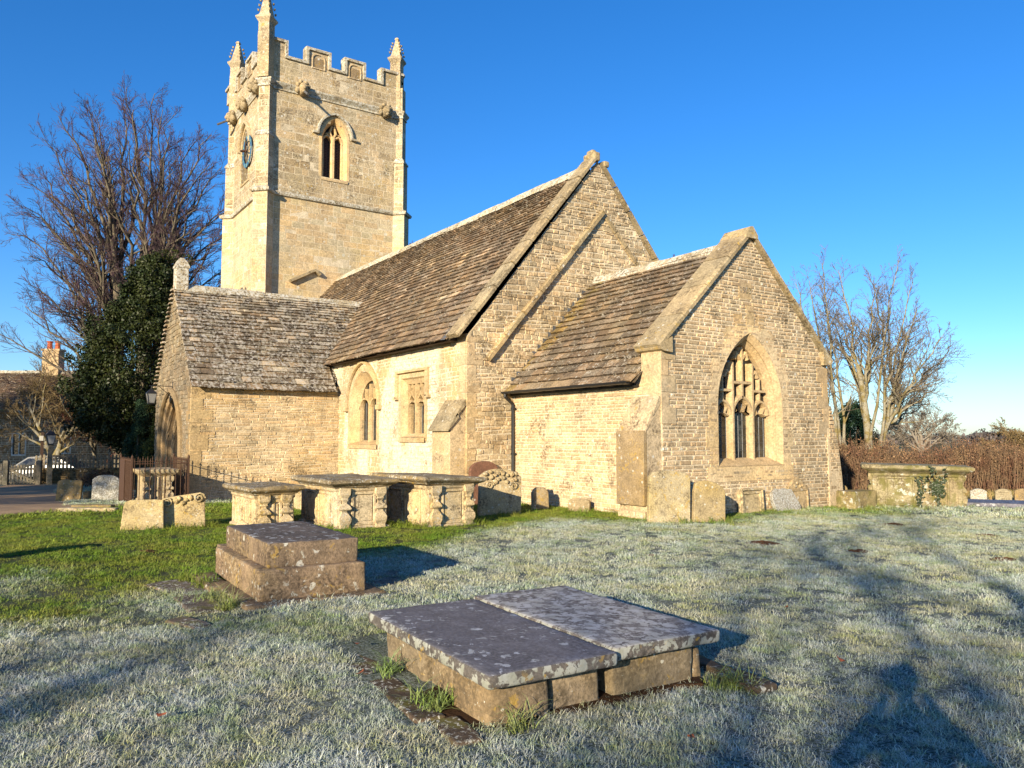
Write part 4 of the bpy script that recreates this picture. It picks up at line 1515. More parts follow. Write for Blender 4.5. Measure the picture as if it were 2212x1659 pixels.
def pinnacle(cx_, cy_, top):
    mb = MB()
    e = 0.30

    def sq(k, z):
        return [(cx_ + x * k, cy_ + y * k, z) for x, y in ((0, -1.414), (1.414, 0), (0, 1.414), (-1.414, 0))]
    mb.ring_loft([sq(.285, 18.35), sq(.285, 20.45), sq(.27, 20.6), sq(.27, 21.0), sq(.31, 21.08), sq(.38, 21.2), sq(.38, 21.27), sq(.28, 21.36), sq(.24, 21.45), sq(.07, top - .15), sq(.11, top - .1), sq(.06, top)], 0, (1, 1, 1), True, False, True)
    o = part(mb, 'pinnacle', M['ashlar_old'])
    for i in range(4):
        z = 21.5 + (top - 21.75) * i / 4
        k = .24 - .17 * (z - 21.45) / (top - 21.6) + .03
        for x, y in ((0, -1.414), (1.414, 0), (0, 1.414), (-1.414, 0)):
            cr = MB()
            rock_box(cr, (cx_ + x * (k + .02), cy_ + y * (k + .02), z + .06), (.085, .085, .11), .78, .03, 0, tintf((1, .97, .85), .1), .1)
            rock_box(cr, (cx_ + x * (k + .05), cy_ + y * (k + .05), z + .09), (.045, .045, .05), .78, .02, 0, tintf((1, .97, .85), .1), .1)
            cr.build('crocket', M['coping'], o, world=True)


k = 0.16
pinnacle(TX - .02, TS + .02, 22.75)
pinnacle(TX - .25, TN - .25, 22.45)
pinnacle(TW + .3, TS + .1, 22.5)
pinnacle(TW + .3, TN - .3, 22.5)

# belfry window
PT = frame((TX, 0, 0), (0, 1, 0), (1, 0, 0))
Wm = MB()
bx = 13.66
voussoirs(Wm, PT, BW, 0.13, -.03, .012, (1.25, 1.2, 1.08), irregular=.1, seg=.5)
i1 = arch(bx, 1.16, 14.25, 16.1, 17.12, 12)
i2 = arch(bx, 1.0, 14.3, 16.1, 17.0, 12)
loft2d(Wm, PT, [(BW, .012), (i1, -.1), (i2, -.28), (i2, -.5)], 0, (1.15, 1.05, .9))
Wm.add([PT(bx - .7, 14.16, .06), PT(bx + .7, 14.16, .06), PT(bx + .6, 14.34, -.4), PT(bx - .6, 14.34, -.4), PT(bx - .7, 14.05, .04), PT(bx + .7, 14.05, .04)], ((0, 1, 2, 3), (4, 5, 1, 0)), 0, (1.1, 1.05, .95))
bw = part(Wm, 'belfry_window', M['dressed'])
Tm = MB()
c = (1.2, 1.12, .98)
sweep(Tm, PT, [(bx, 14.2), (bx, 16.35)], .2, -.45, -.16, 0, c, .4)
for s in (-1, 1):
    sweep(Tm, PT, arch(bx + s * .28, .5, 15, 16.05, 16.42, 6)[2:], .11, -.45, -.22, 0, c, .4)
    sweep(Tm, PT, [(bx, 16.3), (bx + s * .16, 16.55), (bx + s * .05, 16.9)], .1, -.45, -.2, 0, c, .4)
    sweep(Tm, PT, [(bx + s * .5, 14.2), (bx + s * .5, 16.1)], .1, -.45, -.22, 0, c, .4)
    sweep(Tm, PT, [(bx + s * .16, 16.55), (bx + s * .36, 16.5)], .08, -.45, -.25, 0, c, .4)
Tm.build('tracery', M['dressed'], bw, world=True)
lv = MB()
sheet(lv, PT, [i2], -.44)
for s in (-1, 1):
    for i in range(13):
        for j in range(3):
            x, z = bx + s * .29 + (j - 1) * .12, 14.45 + i * .14 + (.07 if j == 1 else 0)
            ring = [(x + .032 * cos(q * pi / 3), z + .032 * sin(q * pi / 3)) for q in range(6)]
            lv.ring_loft([[PT(u, v, d) for u, v in ring] for d in (-.438, -.432)], 1, (1, 1, 1), True, False, True)
lv.build('pierced_louvre', [M['louvre'], M['dark']], bw, world=True)
hm = MB()
sweep(hm, PT, arch(bx, 1.74, 15, 16.35, 17.42, 10)[2:], .13, 0, .15, 0, (1, 1, 1), .3)
for s in (-1, 1):
    hm.box((TX + .08, bx + s * .97, 16.33), (.16, .3, .1))
hm.build('hood_mould', M['ridge'], bw, world=True)
# blind window and clock dial on the south face
PTS = frame((0, TS, 0), (1, 0, 0), (0, -1, 0))
bl = MB()
sweep(bl, PTS, arch(-38.7, 1.9, 14.3, 16.0, 17.3, 10)[2:], .15, 0, .16, 0, (1, 1, 1), .3)
sweep(bl, PTS, arch(-38.7, 1.4, 14.2, 16.0, 17.0, 10), .12, 0, .05, 0, (1.1, 1.05, .95), .3, True)
sheet(bl, PTS, [arch(-38.7, 1.3, 14.2, 16.0, 16.95, 10)], .01, 0, (.4, .38, .34))
part(bl, 'belfry_window', M['ashlar_old'])
ck = MB()
ring = lambda r: [(-38.05 + r * cos(q * pi / 14), 15.6 + r * sin(q * pi / 14)) for q in range(28)]
ck.ring_loft([[PTS(u, v, d) for u, v in ring(r)] for r, d in ((.8, .09), (.8, .12), (.6, .12), (.6, .09), (.8, .09))], 0, (1, 1, 1))
for q in range(12):
    sweep(ck, PTS, [(-38.05 + r * sin(q * pi / 6), 15.6 + r * cos(q * pi / 6)) for r in (.63, .77)], .05, .12, .126, 0, (5, 3.2, 1.0), .1)
for q in range(3):
    sweep(ck, PTS, [(-38.05 + r * sin(q * pi / 3), 15.6 + r * cos(q * pi / 3)) for r in (-.6, .6)], .03, .09, .11, 0, (.5, .5, .5), .1)
dial = part(ck, 'clock_dial', M['clock'])
hd_ = MB()
hd_.box((-38.05, TS - .19, 15.9), (.06, .03, .7))
hd_.box((-37.9, TS - .19, 15.55), (.4, .03, .06))
hd_.tube([(-38.05, TS - .14, 15.6), (-38.05, TS - .42, 15.55)], .06, 8, 0)
hd_.build('clock_hands', M['iron'], dial, world=True)


def gargoyle(p, out, pipe):
    """a carved head on the string course looking out along 'out'"""
    p, out = Vector(p), Vector(out)
    side = Vector((-out.y, out.x, 0))
    mb = MB()

    def ball(c_, r, sq=1.0, t=(1, 1, 1)):
        rings = []
        for i in range(1, 8):
            a = pi * i / 8
            rings.append([c_ + Vector((0, 0, 1)) * (r * cos(a) * sq) + (out * cos(q * pi / 5) + side * sin(q * pi / 5)) * (r * sin(a)) for q in range(10)])
        mb.ring_loft(rings[::-1], 0, t, True, True, True)
    ball(p + out * .16, .29, 1.1)
    ball(p + out * .36 + Vector((0, 0, .02)), .20, 1.2)
    ball(p + out * .53 + Vector((0, 0, -.04)), .07, 1.3)
    ball(p + out * .44 + Vector((0, 0, -.20)), .10, .8)
    for s in (-1, 1):
        ball(p + out * .47 + side * .10 * s + Vector((0, 0, .10)), .065, .7)
        ball(p + out * .25 + side * .26 * s + Vector((0, 0, .16)), .11, 1.1)
        ball(p + out * .22 + side * .25 * s + Vector((0, 0, -.08)), .12, 1.4)
        ball(p + out * .30 + side * .13 * s + Vector((0, 0, .29)), .11, .9)
    o = part(mb, 'gargoyle', M['coping'], smooth=True, disp=(.03, 6))
    if pipe:
        pp = MB()
        pp.tube([p + out * .4 + Vector((0, 0, -.16)), p + out * .95 + Vector((0, 0, -.52))], .055, 8)
        pp.build('spout_pipe', M['lead'], o, world=True)


gargoyle((TX, 11.95, 18.2), (1, 0, 0), True)
gargoyle((TX, 16.28, 18.14), (1, 0, 0), False)
gargoyle((-40.6, TS, 18.15), (0, -1, 0), True)
gargoyle((-36.5, TS, 18.2), (0, -1, 0), False)
gargoyle((-38.6, TS, 18.1), (0, -1, 0), False)
# drip stone over the nave roof
dr = MB()
sweep(dr, PT, [(11.55, 8.9), (12.75, 9.55), (13.0, 9.35)], .16, 0, .22, 0, (1, 1, 1), .3)
part(dr, 'drip_stone', M['coping'])

# lantern on its bracket over the porch arch
ln = thing('wall_lantern', 'black glazed lantern hanging from an iron bracket above the porch arch', 'lantern', (-27.6, PS, 3.3))
b = MB()
b.tube([(0, 0, 0), (0, -.72, 0)], .014, 6)
b.tube([(0, -.02, -.35), (0, -.1, -.3), (0, -.42, -.02)], .011, 6)
b.box((0, -.01, -.12), (.05, .02, .55))
b.tube([(0, -.66, 0), (0, -.66, -.12)], .008, 5)
b.build('bracket', M['black'], ln)
b = MB()
b.ring_loft([[(x * k, -.66 + y * k, z) for x, y in ((-1, -1), (1, -1), (1, 1), (-1, 1))] for z, k in ((-.10, .02), (-.14, .06), (-.24, .15), (-.26, .15))], 0, (1, 1, 1), True, True, True)
b.ring_loft([[(x * k, -.66 + y * k, z) for x, y in ((-1, -1), (1, -1), (1, 1), (-1, 1))] for z, k in ((-.56, .095), (-.60, .09), (-.62, .04))], 0, (1, 1, 1), True, True, True)
for x, y in ((-1, -1), (1, -1), (1, 1), (-1, 1)):
    b.tube([(x * .14, -.66 + y * .14, -.26), (x * .09, -.66 + y * .09, -.58)], .009, 5)
b.build('lantern_frame', M['black'], ln)
b = MB()
b.ring_loft([[(x * k, -.66 + y * k, z) for x, y in ((-1, -1), (1, -1), (1, 1), (-1, 1))] for z, k in ((-.26, .132), (-.56, .082))], 0)
b.build('lantern_glass', flat_mat('dusty_glass', (.22, .22, .21), .25, 0, .2, 20, .5), ln)
keep_clear((EX + TX) / 2, 14, (EX - TX) / 2 - .02, 2.7)
keep_clear((NX + TX) / 2, (NSY + NNY) / 2, 9.6, 4.2)
keep_clear((PX + PW) / 2, (PS + NSY) / 2, 2.95, 2.4)
# ------------------------------------------------------------ tombs and gravestones
def rect_loft(mb, prof, hx, hy, m=0, t=(1, 1, 1), n=8, cap=True):
    """prof: (z, outset); a rectangle grown by the outset at each height"""
    rings = []
    for z, e in prof:
        a, b = hx + e, hy + e
        r = []
        for i in range(n):
            r.append((-a + 2 * a * i / n, -b, z))
        for i in range(n):
            r.append((a, -b + 2 * b * i / n, z))
        for i in range(n):
            r.append((a - 2 * a * i / n, b, z))
        for i in range(n):
            r.append((-a, b - 2 * b * i / n, z))
        rings.append(r)
    mb.ring_loft(rings, m, t, True, True, False)
    if cap:     # a top with cross lines so that it can be worn
        z, e = prof[-1]
        a, b = hx + e, hy + e
        vs = [(-a + 2 * a * i / n, -b + 2 * b * j / n, z) for j in range(n + 1) for i in range(n + 1)]
        mb.add(vs, [(j * (n + 1) + i, j * (n + 1) + i + 1, (j + 1) * (n + 1) + i + 1, (j + 1) * (n + 1) + i) for j in range(n) for i in range(n)], m, t)


def urn_prof(h):
    return [(0.0, .105), (.05 * h, .115), (.12 * h, .10), (.2 * h, .135), (.3 * h, .14), (.38 * h, .10), (.43 * h, .062), (.47 * h, .06), (.50 * h, .125), (.53 * h, .135), (.58 * h, .115), (.64 * h, .05), (.68 * h, .045), (.72 * h, .075), (.76 * h, .065), (.84 * h, .115), (.88 * h, .12), (1.0 * h, .12)]


def chest_tomb(label, x, y, z, L, Wd, H, over, rz=0.0, slab_tilt=(0, 0), dark=1.0, urns=True, slabmat='tombslab', mat='tomb', sth=0.15):
    t = thing('chest_tomb', label, 'chest tomb', (x, y, z), rz, 'carved chest tombs in the churchyard')
    hx, hy = L / 2, Wd / 2
    hb = H - sth
    b = MB()
    rect_loft(b, [(-.15, .05), (.05, .05), (.08, .0), (hb - .08, 0), (hb - .05, .03), (hb, .04)], hx, hy, 0, (1, 1, 1), 6)
    # raised panels on the four sides
    for ux, uy, n_x, n_y, hl, off in ((0, 1, 1, 0, hy, hx), (0, -1, -1, 0, hy, hx), (1, 0, 0, -1, hx, hy), (-1, 0, 0, 1, hx, hy)):
        P = frame((n_x * off, n_y * off, 0), (ux, uy, 0), (n_x, n_y, 0))
        spans = [(-hl + .30, hl - .22)] if hl < .7 else [(-hl + .28, -.06), (.06, hl - .28)]
        for a, c in spans:
            sweep(b, P, [(a, .10), (c, .10), (c, hb - .10), (a, hb - .10)], .05, 0, .03, 0, (1.05, 1.03, .98), .3, True)
            b.ring_loft([[P(u, v, d) for u, v in ((a + .05, .15), (c - .05, .15), (c - .05, hb - .15), (a + .05, hb - .15))] for d in (-.01, .014)], 0, (1.05, 1.04, 1.0), True, False, True)
        for uu in (-hl + .04, hl - .04):
            sweep(b, P, [(uu, .08), (uu, hb - .06)], .09, 0, .02, 0, (1, 1, 1), .2)
    bo = b.build('body', M[mat], t, disp=(.008, 5))
    if urns:
        for sx in (-1, 1):
            for sy in (-1, 1):
                u = MB()
                cx_, cy_ = sx * (hx + .02), sy * (hy - .13)
                u.ring_loft([[(cx_ + q * k * sx * .6, cy_ + w * k * .8, zz) for q, w in ((-1, -1), (1, -1), (1, 1), (-1, 1))] if sx > 0 else [(cx_ + q * k * sx * .6, cy_ + w * k * .8, zz) for q, w in ((1, -1), (-1, -1), (-1, 1), (1, 1))] for zz, k in urn_prof(hb)], 0, (1.04, 1.02, .97), True, True, True)
                u.build('baluster', M[mat], t, disp=(.018, 9))
    s = MB()
    rect_loft(s, [(-sth * .5, .05), (-sth * .42, .07), (-sth * .3, over * .45), (-sth * .05, over * .85), (sth * .1, over), (sth * .38, over), (sth * .5, over - .035)], hx, hy, 0, (1, 1, 1), 14)
    so_ = s.build('slab', M[slabmat], t, disp=(.014, 4.5))
    so_.location = (0, 0, hb + sth * .5 + .0)
    so_.rotation_euler = (slab_tilt[0], slab_tilt[1], 0)
    keep_clear(x, y, hx + .02, hy + .02, rz)
    return t


chest_tomb('smaller cream chest tomb with a chunky moulded slab, standing behind the stepped brown tomb', -14.4, 4.25, tz(-14.4, 4.25) - .02, 1.46, .65, .78, .17, 0, (.012, -.01))
chest_tomb('cream chest tomb with urn balusters, middle one of the row of three', -13.80, 5.56, tz(-13.8, 5.56) - .02, 1.76, .93, .89, .18, 0, (.004, .0))
chest_tomb('cream chest tomb with a tilted slab, beside the carved headstone near the downpipe', -13.42, 7.12, tz(-13.4, 7.1) - .02, 1.7, .98, .93, .19, radians(4), (-.035, .0))
ct = chest_tomb('large greenish chest tomb hung with ivy, out on the lawn beyond the chancel corner', -10.02, 18.49, tz(-10.02, 18.5) - .02, 1.86, .84, 1.02, .24, radians(33), (.0, .015), urns=True, slabmat='mossy_tomb', mat='mossy_tomb', sth=.2)

# ivy on the large tomb
iv = MB()
cr_, sr_ = cos(radians(33)), sin(radians(33))


def on_face(u, v, d):
    lx, ly = u, -.42 - d
    return Vector((-10.02 + lx * cr_ - ly * sr_, 18.49 + lx * sr_ + ly * cr_, tz(-10.02, 18.5) - .02 + v))


def leafcard(mb, p, n, s, t=(1, 1, 1)):
    n = Vector(n).normalized()
    a = n.cross(Vector((rng.uniform(-1, 1), rng.uniform(-1, 1), rng.uniform(-1, 1)))).normalized()
    b = n.cross(a)
    p = Vector(p)
    mb.add([p - a * s, p + b * s * .6 + n * s * .15, p + a * s, p - b * s * .6 + n * s * .15], ((0, 1, 2, 3),), 0, t)


ivst = MB()
for strand in ([(.05, .0), (.0, .25), (.06, .5), (-.02, .75)], [(.05, 0.05), (.12, .4), (.1, .75)], [(.45, .0), (.42, .3), (.32, .55), (.2, .8)], [(.45, .1), (.5, .5), (.56, .7), (.6, .98)], [(.43, .35), (.4, .55), (.3, .9), (.28, 1.0)]):
    ivst.tube([on_face(u, v, .05 if v < .78 else .26) for u, v in strand], .008, 4)
    for i in range(42):
        k = rng.random() * (len(strand) - 1)
        a, b = strand[int(k)], strand[min(int(k) + 1, len(strand) - 1)]
        f = k % 1
        u, v = a[0] + (b[0] - a[0]) * f + rng.gauss(0, .03), a[1] + (b[1] - a[1]) * f + rng.gauss(0, .02)
        leafcard(iv, on_face(u, v, (.07 if v < .78 else .27) + rng.uniform(0, .03)), (sr_ + rng.uniform(-.5, .5), -cr_ + rng.uniform(-.5, .5), rng.uniform(-.2, .6)), rng.uniform(.025, .04), tintf((1, 1, 1), .3))
for i in range(150):
    u, v = .42 + rng.gauss(0, .075), .52 + rng.gauss(0, .10)
    leafcard(iv, on_face(u, v, .08 + rng.uniform(0, .05)), (sr_ + rng.uniform(-.5, .5), -cr_ + rng.uniform(-.5, .5), rng.uniform(-.2, .6)), rng.uniform(.025, .042), tintf((1, 1, 1), .3))
ivt = thing('ivy', 'strands of dark green ivy climbing up the large chest tomb', 'ivy', (-9.7, 18.2, tz(-9.7, 18.2)))
iv.build('ivy_leaves', M['ivy'], ivt, world=True)
ivst.build('ivy_stems', M['darkwood'], ivt, world=True)

# ---- the pair of ledger tombs in the foreground
LZ = tz(-4.3, 3.1)
RZL = radians(-3)


def ledger(label, cy, name, top, slabmat, stones_, zoff):
    t = thing('ledger_tomb', label, 'ledger tomb', (-4.60, cy, LZ), RZL, 'low ledger tombs side by side on the lawn')
    s = MB()
    rock_box(s, (0, 0, top - .043), (1.86, .917, .086), 0, .022, 0, (1, 1, 1), .06, 0, 1)
    so_ = s.build('slab', [M[slabmat], M['ledger_edge']], t, disp=(.005, 9), weld=.0008, smooth=True)
    for (x, y, l, w, h) in stones_:
        b = MB()
        rock_box(b, (x, y, h / 2 - .06), (l, w, h + .12), 0, .03, 0, tintf((1, 1, 1), .16, .05), .07)
        b.build('base_stone', M['tombbase'], t, disp=(.012, 6), weld=.0008, smooth=True)
    keep_clear(-4.60, cy, .84, .44, RZL)
    return t


ledger('dark grey ledger tomb with few lichen rings, nearer of the two side by side', 2.86, 'a', .325, 'ledger_dark', [(.60, -.195, .46, .42, .24), (.57, .24, .42, .38, .235), (.13, -.21, .40, .25, .23), (-.43, -.25, .68, .25, .235), (-.58, .12, .42, .52, .23), (.0, .2, .7, .3, .22)], 0)
ledger('low ledger tomb with a slab mottled white by lichen, joined to the dark one', 3.79, 'b', .335, 'ledger_light', [(.61, -.05, .44, .70, .24), (.63, .35, .36, .09, .2), (-.1, .28, 1.0, .23, .24), (-.58, -.1, .48, .52, .24), (.1, -.1, .6, .4, .23)], 0)

# flat stones and bare soil round the ledger tombs
for (x, y, l, w, lb) in ((-4.5, 2.24, .85, .2, 'long dark flat stone along the near side of the dark ledger tomb'), (-5.35, 2.3, .6, .22, 'dark flat stone at the left end of the dark ledger tomb, green with moss'), (-3.85, 2.24, .4, .18, 'short dark flat stone at the near corner of the dark ledger tomb'), (-5.75, 2.5, .3, .45, 'broken flat stone with a red leaf at the left corner of the dark ledger tomb'), (-3.55, 4.32, .4, .22, 'dark flat stone at the right-hand corner of the lichened ledger tomb'), (-4.2, 4.42, .9, .16, 'dark flat stone hidden behind the lichened ledger tomb')):
    b = MB()
    rock_box(b, (0, 0, -.008), (l, w, .05), 0, .02, 0, tintf((.6, .55, .5), .2), .1)
    o = b.build('flat_stone', M['flag'], disp=(.012, 6))
    o.location = (x, y, LZ)
    o.rotation_euler = (0, 0, rng.uniform(-.15, .08))
    tag(o, lb, 'flat stone', 'flat stones round the ledger tombs')
    keep_clear(x, y, l / 2 + .04, w / 2 - .01)
b = MB()
n = 40
ring = lambda k, z: [((.97 * k + .07 * rng.uniform(-1, 1)) * max(-1, min(1, 1.35 * cos(q * 2 * pi / n))), (1.0 * k + .06 * rng.uniform(-1, 1)) * max(-1, min(1, 1.35 * sin(q * 2 * pi / n))), z) for q in range(n)]
b.ring_loft([ring(1.0, -.03), ring(.98, .008), ring(.5, .012)], 0, (.55, .6, .6), True, False, True)
o = b.build('bare_soil', M['soil'])
o.location = (-4.68, 3.28, LZ)
o.rotation_euler = (0, 0, RZL)
structure(o)
keep_clear(-4.68, 3.28, .92, .93, RZL)

# ---- stepped tomb
SZ = tz(-8.7, 2.8)
st = thing('stepped_tomb', 'brown stepped block tomb of two tiers on a thin plinth, on the frosty lawn', 'stepped tomb', (-8.66, 2.84, SZ), radians(-2))
b = MB()
rock_box(b, (-.02, .02, .465), (1.86, .94, .25), 0, .018, 0, (.95, .93, .92), .07, 0, 1)
b.build('upper_block', [M['block_top'], M['brownblock']], st, disp=(.008, 7), weld=.0008, smooth=True)
for (x, l, tt) in ((.62, .78, 1.06), (-.38, 1.18, 1.15)):
    b = MB()
    rock_box(b, (x - .01, -.01, .19), (l, 1.10, .31), 0, .022, 0, tintf((tt, tt, tt), .05), .07)
    b.build('lower_block', M['brownblock'], st, disp=(.008, 7), weld=.0008, smooth=True)
b = MB()
rock_box(b, (-1.05, .0, .16), (.26, 1.02, .38), 0, .022, 0, (1.25, 1.22, 1.15), .07)
b.build('lower_block', M['brownblock'], st, disp=(.008, 7), weld=.0008, smooth=True)
b = MB()
rock_box(b, (.42, .0, .0), (1.5, 1.42, .1), 0, .025, 0, (.85, .83, .8), .09)
b.build('plinth', M['brownblock'], st, disp=(.008, 6), weld=.0008, smooth=True)
b = MB()
rock_box(b, (-.55, -.68, .0), (1.05, .24, .08), 0, .025, 0, (.85, .83, .8), .09)
b.build('plinth', M['brownblock'], st, disp=(.008, 6), weld=.0008, smooth=True)
keep_clear(-8.66, 2.84, 1.12, .56, radians(-2))
keep_clear(-8.24, 2.84, .74, .69, radians(-2))
gs = 'flat paving stones sunk in the grass'
for (x, y, l, w, r, lb) in ((-9.25, 1.86, .95, .42, .25, 'large flat brown stone in the turf behind the stepped tomb corner'), (-8.15, 1.82, .95, .34, -.02, 'long flat brown stone in the turf along the stepped tomb'), (-7.35, 1.55, .5, .2, .3, 'small flat reddish stone nearly grown over in frosty grass')):
    b = MB()
    rock_box(b, (0, 0, -.01), (l, w, .06), 0, .02, 0, tintf((1, 1, 1), .15), .1)
    o = b.build('paving_stone', M['flag'], disp=(.01, 6))
    o.location = (x, y, tz(x, y))
    o.rotation_euler = (0, 0, r)
    tag(o, lb, 'paving stone', gs)
    keep_clear(x, y, l / 2 - .03, w / 2 - .03, r)


# ---- headstones
def headstone(label, x, y, rz, outline, thick, mat, lean=(0, 0), sink=.15, tint=(1, 1, 1), carve=None, group='old headstones in the churchyard', clear=True, name='headstone', cat='headstone'):
    """rz: direction the face looks, 0 = east; outline in (u, v), u to the right seen from the front"""
    b = MB()
    T = lambda u, v, d=0.0: Vector((d, u, v))
    lo = min(v for u, v in outline)
    ol = [(u, v if v > lo + 1e-6 else v - sink) for u, v in outline]
    slab_prism(b, ol, T, thick, .018, 0, tint)
    o = b.build(name, M[mat], disp=(.006, 6), weld=.0005)
    o.location = (x, y, tz(x, y) - .01)
    o.rotation_euler = (lean[0], lean[1], rz)
    tag(o, label, cat, group)
    if carve:
        c = MB()
        carve(c, lambda u, v, d=0.0: Vector((thick / 2 + d, u, v)))
        c.build('carving', M[mat], o, disp=(.01, 9))
    if clear:
        keep_clear(x, y, thick / 2, max(abs(u) for u, v in outline) - .02, rz)
    return o


def ctop(w, h, rise, n=8, sh=0.0):
    """rectangle with a curved top"""
    a = w / 2
    pts = [(-a, 0), (a, 0), (a, h - rise)]
    for i in range(1, n):
        q = pi * i / n
        pts.append(((a - sh) * cos(q), h - rise + rise * sin(q)))
    pts.append((-a, h - rise))
    return pts


def scroll(c, P, u0, v0, r, s=1, t=(1.05, 1.03, .95), d=.05, w=.035, turns=1.6):
    pts = []
    for i in range(15):
        a = i / 14 * turns * 2 * pi
        rr = r * (1 - .8 * i / 14)
        pts.append((u0 + s * rr * cos(a), v0 + rr * sin(a)))
    sweep(c, P, pts, w, 0, d, 0, t, .4)


def swag(c, P, w, v, n=9, r=.055, t=(1.05, 1.02, .92), d=.05):
    for i in range(n):
        u = -w / 2 + w * (i + .5 + rng.uniform(-.3, .3)) / n
        vv = v + .035 * sin(i * 2.1) + rng.uniform(-.02, .02)
        r = rng.uniform(.6, 1.25) * .055
        ring = lambda k, dd: [P(u + r * k * cos(q * pi / 4) * rng.uniform(.8, 1.15), vv + r * k * sin(q * pi / 4) * rng.uniform(.8, 1.15), dd) for q in range(8)]
        c.ring_loft([ring(1, -.01), ring(.9, d * .5), ring(.5, d), ring(.1, d * 1.05)], 0, tintf(t, .1), True, False, True)


gl_pair = 'old headstones in the churchyard'
# leaning pair in front of the railed tomb
headstone('plain pale yellow headstone with rounded shoulder, left of the leaning pair by the railings', -15.12, 2.36, radians(-14), [(-.36, 0), (.36, 0), (.33, .52), (.2, .535), (-.2, .53), (-.29, .50), (-.31, .43)], .10, 'grave', (0, radians(-12)), tint=(1.15, 1.12, 1.0))
headstone('scroll-carved pale headstone patched with white lichen, right of the leaning pair by the railings', -15.15, 3.05, radians(-14), [(-.38, 0), (.38, 0), (.37, .40), (.385, .55), (.30, .63), (-.25, .56), (-.39, .51), (-.41, .42)], .11, 'grave', (radians(1), radians(-11)), tint=(1.12, 1.08, .98),
          carve=lambda c, P: (scroll(c, P, -.27, .46, .09, -1), scroll(c, P, .27, .52, .10, 1), swag(c, P, .36, .49, 5, .06), sweep(c, P, [(-.3, -.05), (-.29, .36)], .03, 0, .02), c.ring_loft([[P(u, v, d) for u, v in ((-.36, -.1), (-.31, -.1), (-.31, .34), (-.38, .36))] for d in (-.01, .02)], 0, (1.25, 1.25, 1.2), True, False, True)))
# carved headstone right of the row of tombs
headstone('headstone with heavily carved cherubs and scrolls on top, right of the chest tombs', -13.90, 9.12, radians(-12), ctop(.95, .98, .16, 10, .06), .14, 'tomb', (radians(-3), radians(-5)), tint=(.86, .83, .72),
          carve=lambda c, P: (swag(c, P, .84, .86, 8, .075, (.85, .82, .7), .07), swag(c, P, .8, .74, 8, .06, (.85, .82, .7), .06), scroll(c, P, -.26, .62, .09, 1, (.85, .82, .7)), scroll(c, P, .28, .62, .09, -1, (.85, .82, .7))))
headstone('small mostly shadowed headstone with a rounded top, tucked behind the carved headstone', -14.2, 10.42, radians(-8), ctop(.40, .52, .12, 6, .02), .12, 'tomb', (0, radians(-4)), tint=(.8, .76, .68))
headstone('low stub of a headstone almost hidden by grass against the chancel wall', -13.3, 10.82, radians(-60), ctop(.5, .3, .06, 6), .10, 'grave', (0, radians(-4)), tint=(.7, .66, .6))
# two leaning stones by the chancel corner
headstone('largest plain headstone leaning at the chancel corner, left of two', -10.66, 10.86, radians(-16), [(-.44, 0), (.44, 0), (.44, .86), (.42, .93), (.33, .985), (.1, 1.0), (-.2, .985), (-.38, .93), (-.44, .84)], .11, 'grave', (radians(-6), radians(-8)), tint=(1.08, 1.08, 1.02))
headstone('round-shouldered yellowish headstone leaning against the larger one at the chancel corner', -10.40, 11.68, radians(-16), [(-.35, 0), (.35, 0), (.34, .62), (.28, .71), (.12, .78), (-.1, .8), (-.26, .77), (-.32, .72), (-.35, .55)], .10, 'grave', (radians(-7), radians(-8)), tint=(1.0, .95, .82))
# stones set against the east wall
headstone('framed blank tablet set against the east wall under the window', EX + .08, 13.75, 0, [(-.36, 0), (.36, 0), (.36, .46), (.25, .53), (-.25, .53), (-.36, .46)], .10, 'coping', (0, radians(-3)), tint=(1.35, 1.35, 1.3), carve=lambda c, P: (sweep(c, P, [(-.29, .0), (-.29, .43), (.29, .43), (.29, 0)], .06, 0, .03, 0, (1.35, 1.35, 1.3)), sweep(c, P, [(-.34, .0), (-.34, .5), (.34, .5), (.34, 0)], .04, 0, .045, 0, (1.35, 1.35, 1.3))), name='wall_tablet', cat='tablet')
headstone('broken headstone crusted white with lichen, leaning on the east wall', EX + .25, 14.78, radians(-4), [(-.36, 0), (.42, 0), (.44, .16), (.30, .5), (.05, .53), (-.1, .50), (-.22, .52), (-.36, .42), (-.40, .2)], .09, 'grave_w', (radians(-3), radians(-22)))
headstone('relief-carved stone with a domed scroll top set against the east wall, rightmost there', EX + .07, 15.42, 0, [(-.36, 0), (.36, 0), (.36, .5), (.3, .55), (.2, .58), (.12, .68), (-.02, .74), (-.18, .68), (-.25, .58), (-.36, .52)], .09, 'coping', (0, radians(-2)), tint=(1.2, 1.15, 1.1), carve=lambda c, P: (swag(c, P, .3, .56, 4, .06, (1.2, 1.15, 1.1), .03), sweep(c, P, [(-.3, 0), (-.3, .44), (.3, .44), (.3, 0)], .04, 0, .03, 0, (1.2, 1.15, 1.1))), name='wall_tablet', cat='tablet')
headstone('round-topped red-brown headstone against the nave gable beside the downpipe', NX + .16, 10.22, radians(0), ctop(.82, 1.10, .24, 10, .0), .12, 'grave_red', (0, radians(-3)), tint=(1, 1, 1), clear=False)
# left background
headstone('wide square headstone stained brown and green, on the dark grass left of the rusty railings', *wxy(-13.3, 23.4), radians(-28), [(-.37, 0), (.34, 0), (.36, .60), (.28, .66), (.1, .63), (-.1, .67), (-.3, .64), (-.34, .6)], .10, 'grave', (0, radians(-6)), tint=(.7, .62, .5))
headstone('round-topped headstone mottled black and white, beside the rusty railings', *wxy(-12.25, 23.5), radians(-28), ctop(.78, .80, .14, 8, .03), .10, 'grave_w', (0, radians(-3)))
headstone('weathered headstone stub between the brown and the mottled headstones', *wxy(-13.15, 24.4), radians(-28), ctop(.5, .3, .05, 6), .1, 'grave', (0, 0), tint=(.6, .55, .45))
